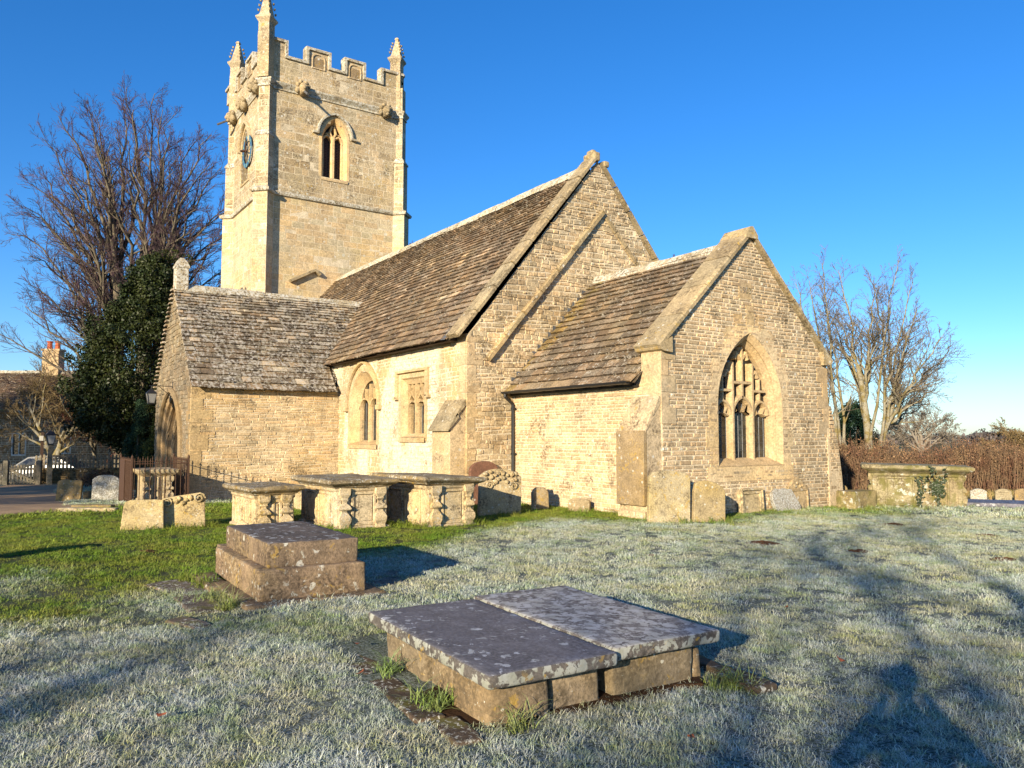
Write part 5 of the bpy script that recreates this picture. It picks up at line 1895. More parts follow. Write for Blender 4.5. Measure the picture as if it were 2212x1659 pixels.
# a low block and stones right of the chancel
b = MB()
rock_box(b, (0, 0, .2), (.5, .86, .52), 0, .03, 0, (1.05, 1.0, .8), .09)
o = b.build('tomb_block', M['mossy_tomb'], disp=(.01, 6), weld=.0008, smooth=True)
o.location = (-10.62, 17.02, tz(-10.6, 17) - .05)
o.rotation_euler = (0, 0, radians(-2))
tag(o, 'low yellowish stone block with a frosted top, between the chancel and the ivy tomb', 'stone block')
keep_clear(-10.62, 17.02, .25, .43)
headstone('dome-topped grey stone peeping over the low yellowish block', -11.9, 18.15, radians(-35), ctop(.62, .62, .22, 8), .14, 'grave', (0, radians(-5)), tint=(.7, .66, .6))
headstone('dark leaning headstone seen edge-on behind the chancel buttress', -12.1, 17.62, radians(-80), ctop(.5, .85, .2, 8), .1, 'flag', (0, radians(-14)), tint=(.5, .5, .5))
headstone('half-sunk dark stone beside the left end of the ivy tomb', -12.6, 19.3, radians(-35), ctop(.5, .42, .1, 6), .16, 'flag', (0, radians(-20)), tint=(1, .95, .9))
sm = 'small modern headstones on the grass beyond the ivy tomb'
for i, (r, d, m, tn, lb) in enumerate(((14.95, 25.0, 'grave_w', (1.3, 1.25, 1.15), 'small pale headstone with a rounded top, nearest the ivy tomb'), (15.75, 25.0, 'coping', (1.0, 1.05, 1.1), 'small grey pointed headstone with inscription, middle of the small ones'), (16.5, 25.2, 'grave', (.7, .62, .55), 'small brown headstone cut by the right edge of the photo'))):
    x, y = wxy(r, d)

    def cv(c, P, i=i):
        for k in range(4):
            c.ring_loft([[P(u, v, dd) for u, v in ((-.14 + .03 * k, .32 - k * .06), (.14 - .03 * k, .32 - k * .06), (.14 - .03 * k, .335 - k * .06), (-.14 + .03 * k, .335 - k * .06))] for dd in (0, .003)], 0, (.5, .5, .5), True, False, True)
    headstone(lb, x, y, radians(-56), [(-.23, 0), (.23, 0), (.23, .37), (.12, .43), (0, .45), (-.12, .43), (-.23, .37)], .12, m, (0, 0), tint=tn, group=sm, carve=cv if i == 1 else None)
# dark raised ledger at the right
x, y = wxy(11.75, 18.6)
t = thing('ledger_tomb', 'raised ledger tomb with a dark slate-blue slab, right of the ivy tomb', 'ledger tomb', (x, y, tz(x, y) - .08), radians(33))
b = MB()
rock_box(b, (0, 0, .17), (2.15, 1.2, .09), 0, .02, 0, (1, 1, 1.1), .12)
b.build('slab', M['ledger_dark'], t, disp=(.006, 6), weld=.0008, smooth=True)
b = MB()
rock_box(b, (0, 0, .02), (1.95, .98, .24), 0, .03, 0, (1, .95, .85), .12)
b.build('base', M['grave'], t, disp=(.01, 6), weld=.0008, smooth=True)
keep_clear(x, y, 1.0, .55, radians(33))
# kerbs beside the path, below the railed tomb
for i, (r, d, l, lb) in enumerate(((-9.25, 17.0, 1.3, 'long pale kerb stone lying in the grass below the railings'), (-9.5, 17.7, .9, 'mossy broken kerb stone behind the long pale one'))):
    x, y = wxy(r, d)
    b = MB()
    rock_box(b, (0, 0, .02), (l, .2, .12), 0, .03, 0, (1, 1, 1) if i == 0 else (.6, .55, .42), .1)
    o = b.build('kerb_stone', M['grave'], disp=(.015, 5))
    o.location = (x, y, tz(x, y))
    o.rotation_euler = (0, 0, radians(57))
    tag(o, lb, 'kerb stone', 'kerb stones beside the path')
    keep_clear(x, y, l / 2, .08, radians(57))
x, y = -17.2, 6.2
b = MB()
rock_box(b, (0, 0, .2), (.5, .7, .5), 0, .03, 0, (1.05, 1.0, .85), .1)
o = b.build('tomb_block', M['tomb'], disp=(.01, 6))
o.location = (x, y, tz(x, y) - .05)
tag(o, 'squat cream stone block seen between the left and middle chest tombs', 'stone block')
keep_clear(x, y, .25, .35)

# ---- railed tomb: a rusty railing with a fluted chest tomb inside
rx, ry = wxy(-10.26, 21.0)
RL, RWd, RH = 2.07, 1.44, 1.2
rzb = tz(rx, ry) - .03
rail = thing('iron_railing', 'rusty iron railing standing round a fluted chest tomb near the porch', 'railing', (rx - RL / 2, ry + RWd / 2, rzb))


def bars(p0, p1, n, name='railing_bar'):
    for i in range(n):
        f = (i + .5) / n
        x, y = p0[0] + (p1[0] - p0[0]) * f, p0[1] + (p1[1] - p0[1]) * f
        m = MB()
        m.tube([(x, y, 0), (x, y, RH - .03)], .0105, 6, 0, (1, 1, 1), False)
        m.lathe((x, y, 0), [(RH - .04, .010), (RH - .02, .017), (RH + .06, .003)], 6)
        m.build(name, M['iron'], rail)


hx, hy = RL / 2, RWd / 2
bars((hx, -hy), (hx, hy), 11)
bars((-hx, -hy), (hx, -hy), 16)
bars((-hx, hy), (hx, hy), 16)
bars((-hx, -hy), (-hx, hy), 11)
for (a, b_) in (((hx, -hy), (hx, hy)), ((-hx, -hy), (hx, -hy)), ((-hx, hy), (hx, hy)), ((-hx, -hy), (-hx, hy))):
    for zz in (.12, RH - .10):
        m = MB()
        m.tube([(*a, zz), (*b_, zz)], .012, 4)
        m.build('rail', M['iron'], rail)
for sx in (-1, 1):
    for sy in (-1, 1):
        m = MB()
        m.box((sx * hx, sy * hy, RH / 2), (.05, .05, RH + .1))
        m.lathe((sx * hx, sy * hy, RH + .05), [(0, .03), (.03, .035), (.07, .02), (.1, .004)], 6)
        m.build('corner_post', M['iron'], rail)
m = MB()
m.box((-.55, -hy - .02, .6), (.85, .012, 1.16))
m.build('sheet_panel', M['iron'], rail)
keep_clear(rx - RL / 2, ry + RWd / 2, hx - .05, hy - .05)
t = thing('chest_tomb', 'fluted chest tomb with a moulded slab inside the rusty railing', 'chest tomb', (rx - RL / 2, ry + RWd / 2, rzb), 0, 'carved chest tombs in the churchyard')
b = MB()
rect_loft(b, [(-.1, .04), (.08, .04), (.1, 0), (.72, 0), (.76, .03)], .66, .36, 0, (1, 1, 1), 4)
P = frame((.66, 0, 0), (0, 1, 0), (1, 0, 0))
for i in range(9):
    u = -.30 + i * .075
    if abs(u) < .35:
        sweep(b, P, [(u, .1), (u, .72)], .05, 0, .035, 0, (1.05, 1.02, .95), .4)
b.build('body', M['tomb'], t, disp=(.006, 6))
for sy in (-1, 1):
    u = MB()
    u.ring_loft([[(.70 + q * k * .75, sy * .3 + w * k * .8, zz) for q, w in ((-1, -1), (1, -1), (1, 1), (-1, 1))] for zz, k in urn_prof(.74)], 0, (1.05, 1.02, .96), True, True, True)
    u.build('baluster', M['tomb'], t, disp=(.006, 6))
s = MB()
rect_loft(s, [(.76, .04), (.80, .09), (.84, .13), (.90, .15), (.93, .14)], .66, .36, 0, (.95, .93, .88), 8)
s.build('slab', M['tomb'], t, disp=(.01, 5))

# ---- molehills and a few fallen leaves
for i, (x, y, r, lb) in enumerate(((-7.85, 10.03, .24, 'largest brown molehill, in front of the east window'), (-7.92, 7.73, .08, 'tiny patch of bare soil in the frosty lawn left of the molehills'), (-7.96, 13.9, .2, 'flat patch of bare brown soil towards the ivy tomb'), (-6.2, 13.6, .15, 'dark molehill at the far right of the lawn'), (-6.6, 10.6, .13, 'small molehill in the middle of the right-hand lawn'), (-4.9, 11.2, .15, 'brown molehill at the right edge of the lawn'), (-12.2, 2.0, .12, 'low worn scrape of soil in the green grass left of the stepped tomb'))):
    b = MB()
    n = 14
    rings = []
    for k in range(5):
        rr = r * (1 - k / 4.6)
        rings.append([(rr * cos(2 * pi * q / n) * rng.uniform(.85, 1.15) * 1.25, rr * sin(2 * pi * q / n) * rng.uniform(.85, 1.15), r * .2 * (k / 4) ** .8 - .01 + rng.uniform(-.01, .012) * (k > 0)) for q in range(n)])
    b.ring_loft(rings, 0, (1, 1, 1), True, False, True)
    o = b.build('molehill', M['soil'])
    o.location = (x, y, tz(x, y) + .012)
    o.rotation_euler = (0, 0, YAW)
    tag(o, lb, 'molehill', 'molehills in the frosty lawn')
    keep_clear(x, y, r * .55, r * .45)
for i, (x, y, lb) in enumerate(((-3.0, 3.2, 'curled brown leaf lying at the foot of the ledger tombs'), (-4.95, 2.13, 'orange-brown leaf beside the grass tuft at the dark ledger tomb'), (-5.62, 2.4, 'red-brown leaf at the corner stone of the dark ledger tomb'), (-3.4, 5.2, 'small brown leaf in the frost right of the ledger tombs'), (-4.6, 6.2, 'lone orange leaf in the middle of the frosty lawn'), (-4.9, .9, 'brown leaf in the frost on the left foreground lawn'))):
    b = MB()
    s = .035
    b.add([(-s, 0, .01), (-.3 * s, .6 * s, .0), (s * .9, .2 * s, .016), (1.3 * s, 0, .03), (s * .9, -.25 * s, .012), (-.3 * s, -.6 * s, .004)], ((0, 5, 1), (1, 5, 4, 2), (2, 4, 3)), 0, tintf((1.3, 1, .9), .3))
    o = b.build('fallen_leaf', M['leaf'])
    o.location = (x, y, tz(x, y) + .05)
    o.rotation_euler = (rng.uniform(-.3, .3), rng.uniform(-.3, .3), rng.uniform(0, 6))
    tag(o, lb, 'leaf', 'fallen leaves on the lawn')
# ------------------------------------------------------------ cottage, fences and lamp to the left
CF = wxy(-36.5, 52)                # left end of the cottage front
cdir = Vector((wxy(-25, 52.5)[0] - CF[0], wxy(-25, 52.5)[1] - CF[1])).normalized()
cnor = Vector((cdir.y, -cdir.x))
if cnor.dot(Vector((-FW[0], -FW[1]))) < 0:
    cnor = -cnor
cz = tz(*wxy(-30, 50)) - .1
PC = frame((CF[0], CF[1], cz), (cdir.x, cdir.y, 0), (cnor.x, cnor.y, 0))
cot = thing('cottage', 'stone cottage with a dark slate roof and orange chimney pots beyond the picket fence', 'cottage', (CF[0] + cdir.x * 6, CF[1] + cdir.y * 6, cz))
CLn, EVH, RGH, CDP = 17.0, 4.15, 7.0, 3.2
win_rects = [(2.9, 1.1, .95, 1.5), (9.3, 1.1, .8, 1.3), (14.2, 1.3, 1.6, 1.1), (6.0, 1.2, .8, 1.3)]
hl = [[(a, b), (a + w, b), (a + w, b + h), (a, b + h)] for a, b, w, h in win_rects]
mb = MB()
outl = [(0, 0), (CLn, 0), (CLn, EVH), (0, EVH)]
sheet(mb, PC, [outl] + hl, 0, 1)
stones(mb, PC, [outl] + hl, 0, EVH, (.12, .2), (.2, .5), .02, (.003, .02), .008, 0, (.62, .52, .43), .2)  # front stones tinted darker, shade on the wall put into the colour
for u in (0, CLn):
    mb.add([PC(u, 0, 0), PC(u, EVH, 0), PC(u, RGH, -CDP), PC(u, EVH, -2 * CDP), PC(u, 0, -2 * CDP)], ((0, 1, 2, 3, 4),), 1)
mb.quad(PC(0, 0, -2 * CDP), PC(CLn, 0, -2 * CDP), PC(CLn, EVH, -2 * CDP), PC(0, EVH, -2 * CDP), 1)
mb.build('wall', [M['coursed'], M['mortar']], cot, world=True)
rf = MB()
o_ = PC(0, EVH - .15, .3)
top = PC(0, RGH, -CDP)
vv = (top - o_)
RSL = vv.length
vv.normalize()
cd3 = Vector((cdir.x, cdir.y, 0))
PCR = plane(o_, cd3, vv, cd3.cross(vv))
rf.quad(PCR(-.2, 0, -.03), PCR(CLn + .2, 0, -.03), PCR(CLn + .2, RSL, -.03), PCR(-.2, RSL, -.03), 0, (.4, .4, .4))
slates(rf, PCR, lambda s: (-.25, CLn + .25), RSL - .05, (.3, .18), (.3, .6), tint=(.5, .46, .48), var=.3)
rf.quad(PC(0, RGH, -CDP), PC(CLn, RGH, -CDP), PC(CLn, EVH, -2 * CDP - .2), PC(0, EVH, -2 * CDP - .2), 0, (.5, .5, .5))
rfo = rf.build('roof', M['slate'], cot, world=True)
ridge_run(PC(0, RGH + .03, -CDP), PC(CLn, RGH + .03, -CDP), .2, .2, .6).build('ridge_stones', M['ridge'], rfo, world=True)
ch = MB()
cc = PC(3.7, RGH + .1, -CDP)
ch.box(cc + Vector((0, 0, .2)), (1.15, .8, 2.4), atan2(cdir.y, cdir.x), 0, (1.0, .95, .85))
ch.box(cc + Vector((0, 0, 1.44)), (1.3, .95, .14), atan2(cdir.y, cdir.x), 0, (1.1, 1.05, .95))
cho = ch.build('chimney', M['coursed'], rfo, world=True)
for s in (-.28, .28):
    p = MB()
    p.lathe(cc + cd3 * s + Vector((0, 0, 1.5)), [(0, .2), (.3, .17), (.5, .16), (.52, .22), (.6, .22), (.6, .14), (.3, .13)], 10)
    p.build('chimney_pot', M['terracotta'], cot, world=True)
for a, b, w, h in win_rects:
    f = MB()
    P = PC
    sweep(f, P, [(a + .03, b + .03), (a + w - .03, b + .03), (a + w - .03, b + h - .03), (a + .03, b + h - .03)], .09, -.12, .015, 0, (1, 1, 1), .2, True)
    n = 2 if w < 1.2 else 3
    for i in range(1, n):
        sweep(f, P, [(a + w * i / n, b), (a + w * i / n, b + h)], .06, -.12, -.02, 0, (1, 1, 1), .2)
    fo = f.build('window', M['whitepaint'], cot, world=True)
    g_ = MB()
    g_.quad(P(a, b, -.1), P(a + w, b, -.1), P(a + w, b + h, -.1), P(a, b + h, -.1))
    g_.build('pane', M['glass'], fo, world=True)
d = MB()
a, b, w, h = 11.0, 0, 1.0, 2.1
d.ring_loft([[PC(u, v, q) for u, v in ((a, b), (a + w, b), (a + w, b + h), (a, b + h))] for q in (0, .05)], 0, (1, 1, 1), True, False, True)
for k in range(2):
    for j in range(2):
        sweep(d, PC, [(a + .1 + .44 * k, .2 + .95 * j), (a + .46 + .44 * k, .2 + .95 * j), (a + .46 + .44 * k, .95 + .95 * j), (a + .1 + .44 * k, .95 + .95 * j)], .04, .05, .075, 0, (1, 1, 1), .2, True)
d.build('door', M['door'], cot, world=True)
pc = MB()
for i in range(7):
    u0 = 9.6 + .0
    v = 2.45 + .12 * i
    q = .95 - .14 * i
    pc.ring_loft([[PC(9.7, v - .04, q + .25), PC(12.8, v - .04, q + .25), PC(12.8, v + .02, q + .25), PC(9.7, v + .02, q + .25)], [PC(9.7, v + .1, q), PC(12.8, v + .1, q), PC(12.8, v + .14, q), PC(9.7, v + .14, q)]], 0, tintf((.9, .85, .8), .2), True, True, True)
for u in (9.85, 12.65):
    pc.ring_loft([[PC(u + x, zz, 1.0 + y) for x, y in ((-.06, -.06), (.06, -.06), (.06, .06), (-.06, .06))] for zz in (0, 2.45)], 0, (.3, .3, .3))
pc.build('door_canopy', M['slate_w'], cot, world=True)

# dry stone wall and picket fence
wl0, wl1 = wxy(-22.6, 36.8), wxy(-17.6, 37.6)
wdir = Vector((wl1[0] - wl0[0], wl1[1] - wl0[1]))
WLn = wdir.length
wdir.normalize()
wnor = Vector((wdir.y, -wdir.x))
if wnor.dot(Vector((-FW[0], -FW[1]))) < 0:
    wnor = -wnor
wz = tz(*wl0) - .05
PWL = frame((wl0[0], wl0[1], wz), (wdir.x, wdir.y, 0), (wnor.x, wnor.y, 0))
dw = MB()
sheet(dw, PWL, [[(0, 0), (WLn, 0), (WLn, .72), (0, .72)]], 0, 1)
stones(dw, PWL, [[(0, 0), (WLn, 0), (WLn, .8), (0, .8)]], 0, .8, (.05, .11), (.15, .5), .014, (.02, .07), .012, 0, (.5, .45, .33), .3)
dw.ring_loft([[PWL(u, v, q) for q, v in ((.01, 0), (.01, .76), (-.4, .76), (-.4, 0))] for u in (0, WLn)], 1, (.35, .3, .22), False, True, True)
tag(dw.build('stone_wall', [M['oldrubble'], M['oldrubble']]), 'low mossy dry stone wall under the picket fence, behind the lamp post', 'stone wall')


def picket(name, label, P, L, z0, h, n, th=.03, group=None):
    t = thing(name, label, 'fence', tuple(P(L / 2, 0, 0)), 0, group)
    for zz in (.3 * h, .72 * h):
        m = MB()
        m.ring_loft([[P(u, z0 + zz + a, b) for a, b in ((-.04, -.05), (.04, -.05), (.04, -.01), (-.04, -.01))] for u in (0, L)], 0, tintf((1, 1, 1), .1), True, True, True)
        m.build('rail', M['wood'], t, world=True)
    for i in range(n):
        u = L * (i + .5) / n
        w = .045
        j = rng.uniform(-.03, .03)
        m = MB()
        m.ring_loft([[P(u + x, z0 + v, d) for x, v in ((-w, 0), (w, 0), (w, h + j - .04), (w * .5, h + j), (-w * .5, h + j), (-w, h + j - .04))] for d in (-.01, th - .01)], 0, tintf((1, 1, 1), .22), True, True, True)
        m.build('picket', M['wood'], t, world=True)
    return t


picket('picket_fence', 'mossy picket fence standing on top of the dry stone wall', PWL, WLn, .78, .62, 30, group='picket fences before the cottage')
g0, g1 = wxy(-26.2, 35.2), wxy(-23.35, 35.7)
gd = Vector((g1[0] - g0[0], g1[1] - g0[1]))
GL = gd.length
gd.normalize()
gn = Vector((gd.y, -gd.x)) if Vector((gd.y, -gd.x)).dot(Vector((-FW[0], -FW[1]))) > 0 else Vector((-gd.y, gd.x))
PF = frame((g0[0], g0[1], tz(*g0) - .03), (gd.x, gd.y, 0), (gn.x, gn.y, 0))
picket('picket_fence', 'grey picket fence at the left edge, left of the wooden gate', PF, GL, .05, .95, 17, group='picket fences before the cottage')
gt = thing('wooden_gate', 'small wooden picket gate with a diagonal brace between two stout posts', 'gate', (*wxy(-22.95, 35.8), tz(*wxy(-22.95, 35.8)) - .03))
q0, q1 = wxy(-23.25, 35.75), wxy(-21.95, 36.1)
gd = Vector((q1[0] - q0[0], q1[1] - q0[1]))
GL = gd.length
gd.normalize()
PG = frame((q0[0], q0[1], tz(*q0) - .03), (gd.x, gd.y, 0), (gn.x, gn.y, 0))
for u in (0, GL):
    m = MB()
    m.ring_loft([[PG(u + x * k, v, y * k) for x, y in ((-.1, -.1), (.1, -.1), (.1, .1), (-.1, .1))] for v, k in ((-.1, 1), (1.08, 1), (1.14, .7))], 0, tintf((.9, .9, .9), .1), True, False, True)
    m.build('gate_post', M['wood'], gt, world=True)
for pts in ([(.14, .15), (GL - .14, .15)], [(.14, .75), (GL - .14, .75)], [(.16, .73), (GL - .16, .17)]):
    m = MB()
    sweep(m, PG, pts, .09, -.02, .03, 0, (1, 1, 1), .1)
    m.build('gate_rail', M['wood'], gt, world=True)
for i in range(8):
    u = .2 + (GL - .4) * i / 7
    m = MB()
    m.ring_loft([[PG(u + x, v, d) for x, v in ((-.04, .06), (.04, .06), (.04, .9), (0, .95), (-.04, .9))] for d in (-.05, -.02)], 0, tintf((1, 1, 1), .2), True, True, True)
    m.build('picket', M['wood'], gt, world=True)

# street lamp
lx, ly = wxy(-21.4, 36)
lp = thing('street_lamp', 'old street lamp with a four-sided lantern on a pale wooden post', 'street lamp', (lx, ly, tz(lx, ly) - .03))
m = MB()
m.ring_loft([[(x * k, y * k, z) for x, y in ((-1, -1), (1, -1), (1, 1), (-1, 1))] for z, k in ((-.1, .11), (1.85, .085))], 0, (1.3, 1.3, 1.25), True, False, True)
m.build('post', M['wood'], lp)
m = MB()
m.ring_loft([[(x * k, y * k, z) for x, y in ((-1, -1), (1, -1), (1, 1), (-1, 1))] for z, k in ((1.85, .12), (1.9, .12), (1.92, .1))], 0, (1, 1, 1), True, True, True)
m.ring_loft([[(x * k, y * k, z) for x, y in ((-1, -1), (1, -1), (1, 1), (-1, 1))] for z, k in ((2.3, .2), (2.33, .21), (2.48, .08), (2.5, .03), (2.58, .02))], 0, (1, 1, 1), True, True, True)
for x, y in ((-1, -1), (1, -1), (1, 1), (-1, 1)):
    m.tube([(x * .11, y * .11, 1.9), (x * .19, y * .19, 2.31)], .012, 5)
m.build('lantern_frame', M['black'], lp)
m = MB()
m.ring_loft([[(x * k, y * k, z) for x, y in ((-1, -1), (1, -1), (1, 1), (-1, 1))] for z, k in ((1.92, .1), (2.3, .18))], 0)
m.build('lantern_glass', flat_mat('frosted_lamp_glass', (.35, .35, .34), .3, 0, .15, 20, .5), lp)
px_, py_ = wxy(-23.3, 38.5)
po = thing('wooden_post', 'tall dark wooden post behind the gate with a small white box on it', 'post', (px_, py_, tz(px_, py_)))
m = MB()
m.box((0, 0, 1.2), (.13, .13, 2.5))
m.build('post', M['darkwood'], po)
m = MB()
m.box((.16, -.05, 2.15), (.2, .16, .24))
m.build('white_box', M['whitepaint'], po)

# parked car behind the fence
cx_, cy_ = wxy(-25.2, 42)
car = thing('parked_car', 'silver car parked behind the gate, only its curved roof and dark windows showing', 'car', (cx_, cy_, tz(cx_, cy_) - .22), atan2(cdir.y, cdir.x))
prof = [(-2.05, .35), (-2.0, .75), (-1.2, .9), (-.55, 1.38), (.3, 1.46), (1.0, 1.36), (1.75, .95), (2.0, .8), (2.05, .35)]
m = MB()
m.ring_loft([[(x, y * (1 if z < 1 else .82), z) for x, z in prof] for y in (-.82, -.80, .80, .82)], 0, (1, 1, 1), True, True, True)
carpaint = flat_mat('silver_car_paint', (.07, .073, .076), .28, .4, .05, 3, .5)
bo = m.build('body', carpaint, car, weld=.001)
m = MB()
for s in (-1, 1):
    m.add([(-1.0, s * .80, .98), (1.35, s * .80, .98), (.92, s * .69, 1.33), (.3, s * .685, 1.40), (-.5, s * .69, 1.32)], ((0, 1, 2, 3, 4),) if s < 0 else ((4, 3, 2, 1, 0),))
m.add([(-1.15, -.66, .95), (-1.15, .66, .95), (-.6, .6, 1.36), (-.6, -.6, 1.36)], ((0, 3, 2, 1),))
m.build('window', M['glass'], car)
for x in (-1.25, 1.25):
    for s in (-1, 1):
        w = MB()
        w.ring_loft([[(x + r * cos(q * pi / 8), s * y, .3 + r * sin(q * pi / 8)) for q in range(16)] for y, r in ((.68, .31), (.84, .31), (.85, .26), (.83, .2))], 0, (1, 1, 1), True, True, True)
        w.build('wheel', M['black'], car)
# ------------------------------------------------------------ trees, hedge and shrubs
class Tubes:
    """many tapering tubes gathered into one mesh"""
    def __init__(s):
        s.V, s.F, s.n = [], [], 0

    def add(s, pts, rads, k):
        pts = np.asarray(pts, float)
        n = len(pts)
        tan = np.empty_like(pts)
        tan[1:-1] = pts[2:] - pts[:-2]
        tan[0], tan[-1] = pts[1] - pts[0], pts[-1] - pts[-2]
        tan /= np.linalg.norm(tan, axis=1)[:, None] + 1e-9
        ref = np.array([0.3, 0.2, 0.93]) if abs(tan[0][2]) < .85 else np.array([1.0, .1, 0])
        a = np.cross(tan, ref)
        a /= np.linalg.norm(a, axis=1)[:, None] + 1e-9
        b = np.cross(tan, a)
        an = np.arange(k) * 2 * pi / k
        ring = a[:, None, :] * np.cos(an)[None, :, None] + b[:, None, :] * np.sin(an)[None, :, None]
        v = pts[:, None, :] + ring * np.asarray(rads)[:, None, None]
        s.V.append(v.reshape(-1, 3))
        i, j = np.meshgrid(np.arange(n - 1), np.arange(k), indexing='ij')
        jn = (j + 1) % k
        f = np.stack([i * k + j, i * k + jn, (i + 1) * k + jn, (i + 1) * k + j], -1).reshape(-1, 4) + s.n
        s.F.append(f)
        s.n += n * k

    def build(s, name, mat, parent):
        return quads_mesh(name, np.concatenate(s.V), np.concatenate(s.F), mat, parent)


def quads_mesh(name, V, F, mat, parent, tint=None):
    me = bpy.data.meshes.new(name)
    me.vertices.add(len(V))
    me.vertices.foreach_set("co", V.astype(np.float32).ravel())
    me.loops.add(F.size)
    me.loops.foreach_set("vertex_index", F.astype(np.int32).ravel())
    me.polygons.add(len(F))
    me.polygons.foreach_set("loop_start", (np.arange(len(F)) * F.shape[1]).astype(np.int32))
    at = me.attributes.new("tint", 'FLOAT_COLOR', 'FACE')
    col = np.ones((len(F), 4), np.float32)
    if tint is not None:
        col[:, :3] = tint
    at.data.foreach_set("color", col.ravel())
    me.materials.append(mat)
    me.update(calc_edges=True)
    o = bpy.data.objects.new(name, me)
    C.objects.link(o)
    if parent is not None:
        o.parent = parent
    return o


def unit(v):
    return v / (np.linalg.norm(v) + 1e-9)


def turn(d, ang, az):
    """a direction at angle ang from d, az round it"""
    ref = np.array([0, 0, 1.0]) if abs(d[2]) < .9 else np.array([1.0, 0, 0])
    a = unit(np.cross(d, ref))
    b = np.cross(d, a)
    return unit(d * cos(ang) + (a * cos(az) + b * sin(az)) * sin(ang))


def grow(tr, cr, p, d, L, r, lvl, Q, g, env=None):
    segs = Q['segs'][lvl]
    pts = [np.array(p)]
    d = np.array(d, float)
    for i in range(segs):
        d = unit(d + g.normal(0, Q['wig'][lvl], 3) + np.array([0, 0, Q['trop'][lvl]]))
        pts.append(pts[-1] + d * L / segs)
    pts = np.array(pts)
    rad = r * (1 - (1 - Q['taper']) * np.linspace(0, 1, segs + 1))
    if r > Q['trunk_r']:
        tr.add(pts, rad, 8 if r > .12 else 6)
    else:
        cr.add(pts, np.maximum(rad, Q['min_r']), 4 if r > .02 else 3)
    if lvl + 1 >= len(Q['n']) + 1 or lvl >= Q['levels']:
        return
    n = Q['n'][lvl]
    for j in range(n):
        t = Q['t0'][lvl] + (1 - Q['t0'][lvl]) * (j + g.random() * .9) / n
        t = min(t, .999)
        k = t * segs
        i = int(k)
        q = pts[i] + (pts[i + 1] - pts[i]) * (k - i)
        td = unit(pts[i + 1] - pts[i])
        nd = turn(td, Q['ang'][lvl] * g.uniform(.65, 1.3), g.uniform(0, 2 * pi))
        nl = L * Q['ratio'][lvl] * g.uniform(.65, 1.2) * (1.15 - .45 * t)
        if env is not None:
            e = env(q + nd * nl)
            if e > 1:
                nl *= max(.25, 1 / e ** 1.5)
            if e > 1.35:
                continue
        grow(tr, cr, q, nd, nl, rad[i] * Q['rr'][lvl] * g.uniform(.75, 1), lvl + 1, Q, g, env)


def tree(name, label, loc, stems, Q, seed, bark, twig, env=None, group=None, cat='tree', extra=None):
    g = np.random.default_rng(seed)
    t = thing(name, label, cat, loc, 0, group)
    tr, cr = Tubes(), Tubes()
    for p, d, L, r in stems:
        grow(tr, cr, p, d, L, r, 0, Q, g, env)
    if extra:
        extra(tr, cr, g)
    if tr.n:
        tr.build('trunk', bark, t)
    if cr.n:
        cr.build('crown', twig, t)
    return t


def toworld(r, u, d0=0):
    """(right, away) to world offset"""
    v = RT * r + FW * d0
    return np.array([v[0], v[1], u])


# ---- the great bare lime behind the church
lime = wxy(-23.7, 48)
lz = tz(*lime)


def lime_env(p):
    r = p[0] * RT[0] + p[1] * RT[1]
    d = p[0] * FW[0] + p[1] * FW[1]
    z = p[2] - 14.3
    rr = 7.2 if z > 0 else 7.6
    return sqrt((r / rr) ** 2 + (d / 6.5) ** 2 + (z / (10.4 if z > 0 else 9.0)) ** 2)


QL = dict(segs=[8, 7, 5, 4, 3], wig=[.05, .07, .09, .11, .13], trop=[.05, .045, .05, .05, .04], taper=.34, trunk_r=.035, min_r=.0075, levels=4,
          n=[15, 9, 6, 4], t0=[.38, .12, .12, .15], ang=[.85, .6, .55, .6], ratio=[.78, .58, .50, .5], rr=[.48, .55, .5, .55])


def bez(p0, p1, p2, n):
    t = np.linspace(0, 1, n)[:, None]
    return p0 * (1 - t) ** 2 + p1 * 2 * t * (1 - t) + p2 * t * t


def limb(tr, cr, p0, p2, ctrl, r0, r1, g, Q, lvl, n, L0, env, wob=.12, t0=.25, segs=9):
    """a limb curving from p0 to p2, then side branches all along it"""
    pts = bez(p0, ctrl, p2, segs + 1)
    pts[1:-1] += g.normal(0, wob, (segs - 1, 3))
    rad = r0 + (r1 - r0) * np.linspace(0, 1, segs + 1) ** .8
    tr.add(pts, rad, 6)
    for j in range(n):
        t = t0 + (1 - t0) * (j + g.random()) / n
        k = min(t, .999) * segs
        i = int(k)
        q = pts[i] + (pts[i + 1] - pts[i]) * (k - i)
        d = unit(pts[i + 1] - pts[i])
        grow(tr, cr, q, turn(d, g.uniform(.35, .85), g.uniform(0, 2 * pi)), L0 * (1.25 - .7 * t) * g.uniform(.7, 1.2), max(.012, rad[i] * .5), lvl, Q, g, env)


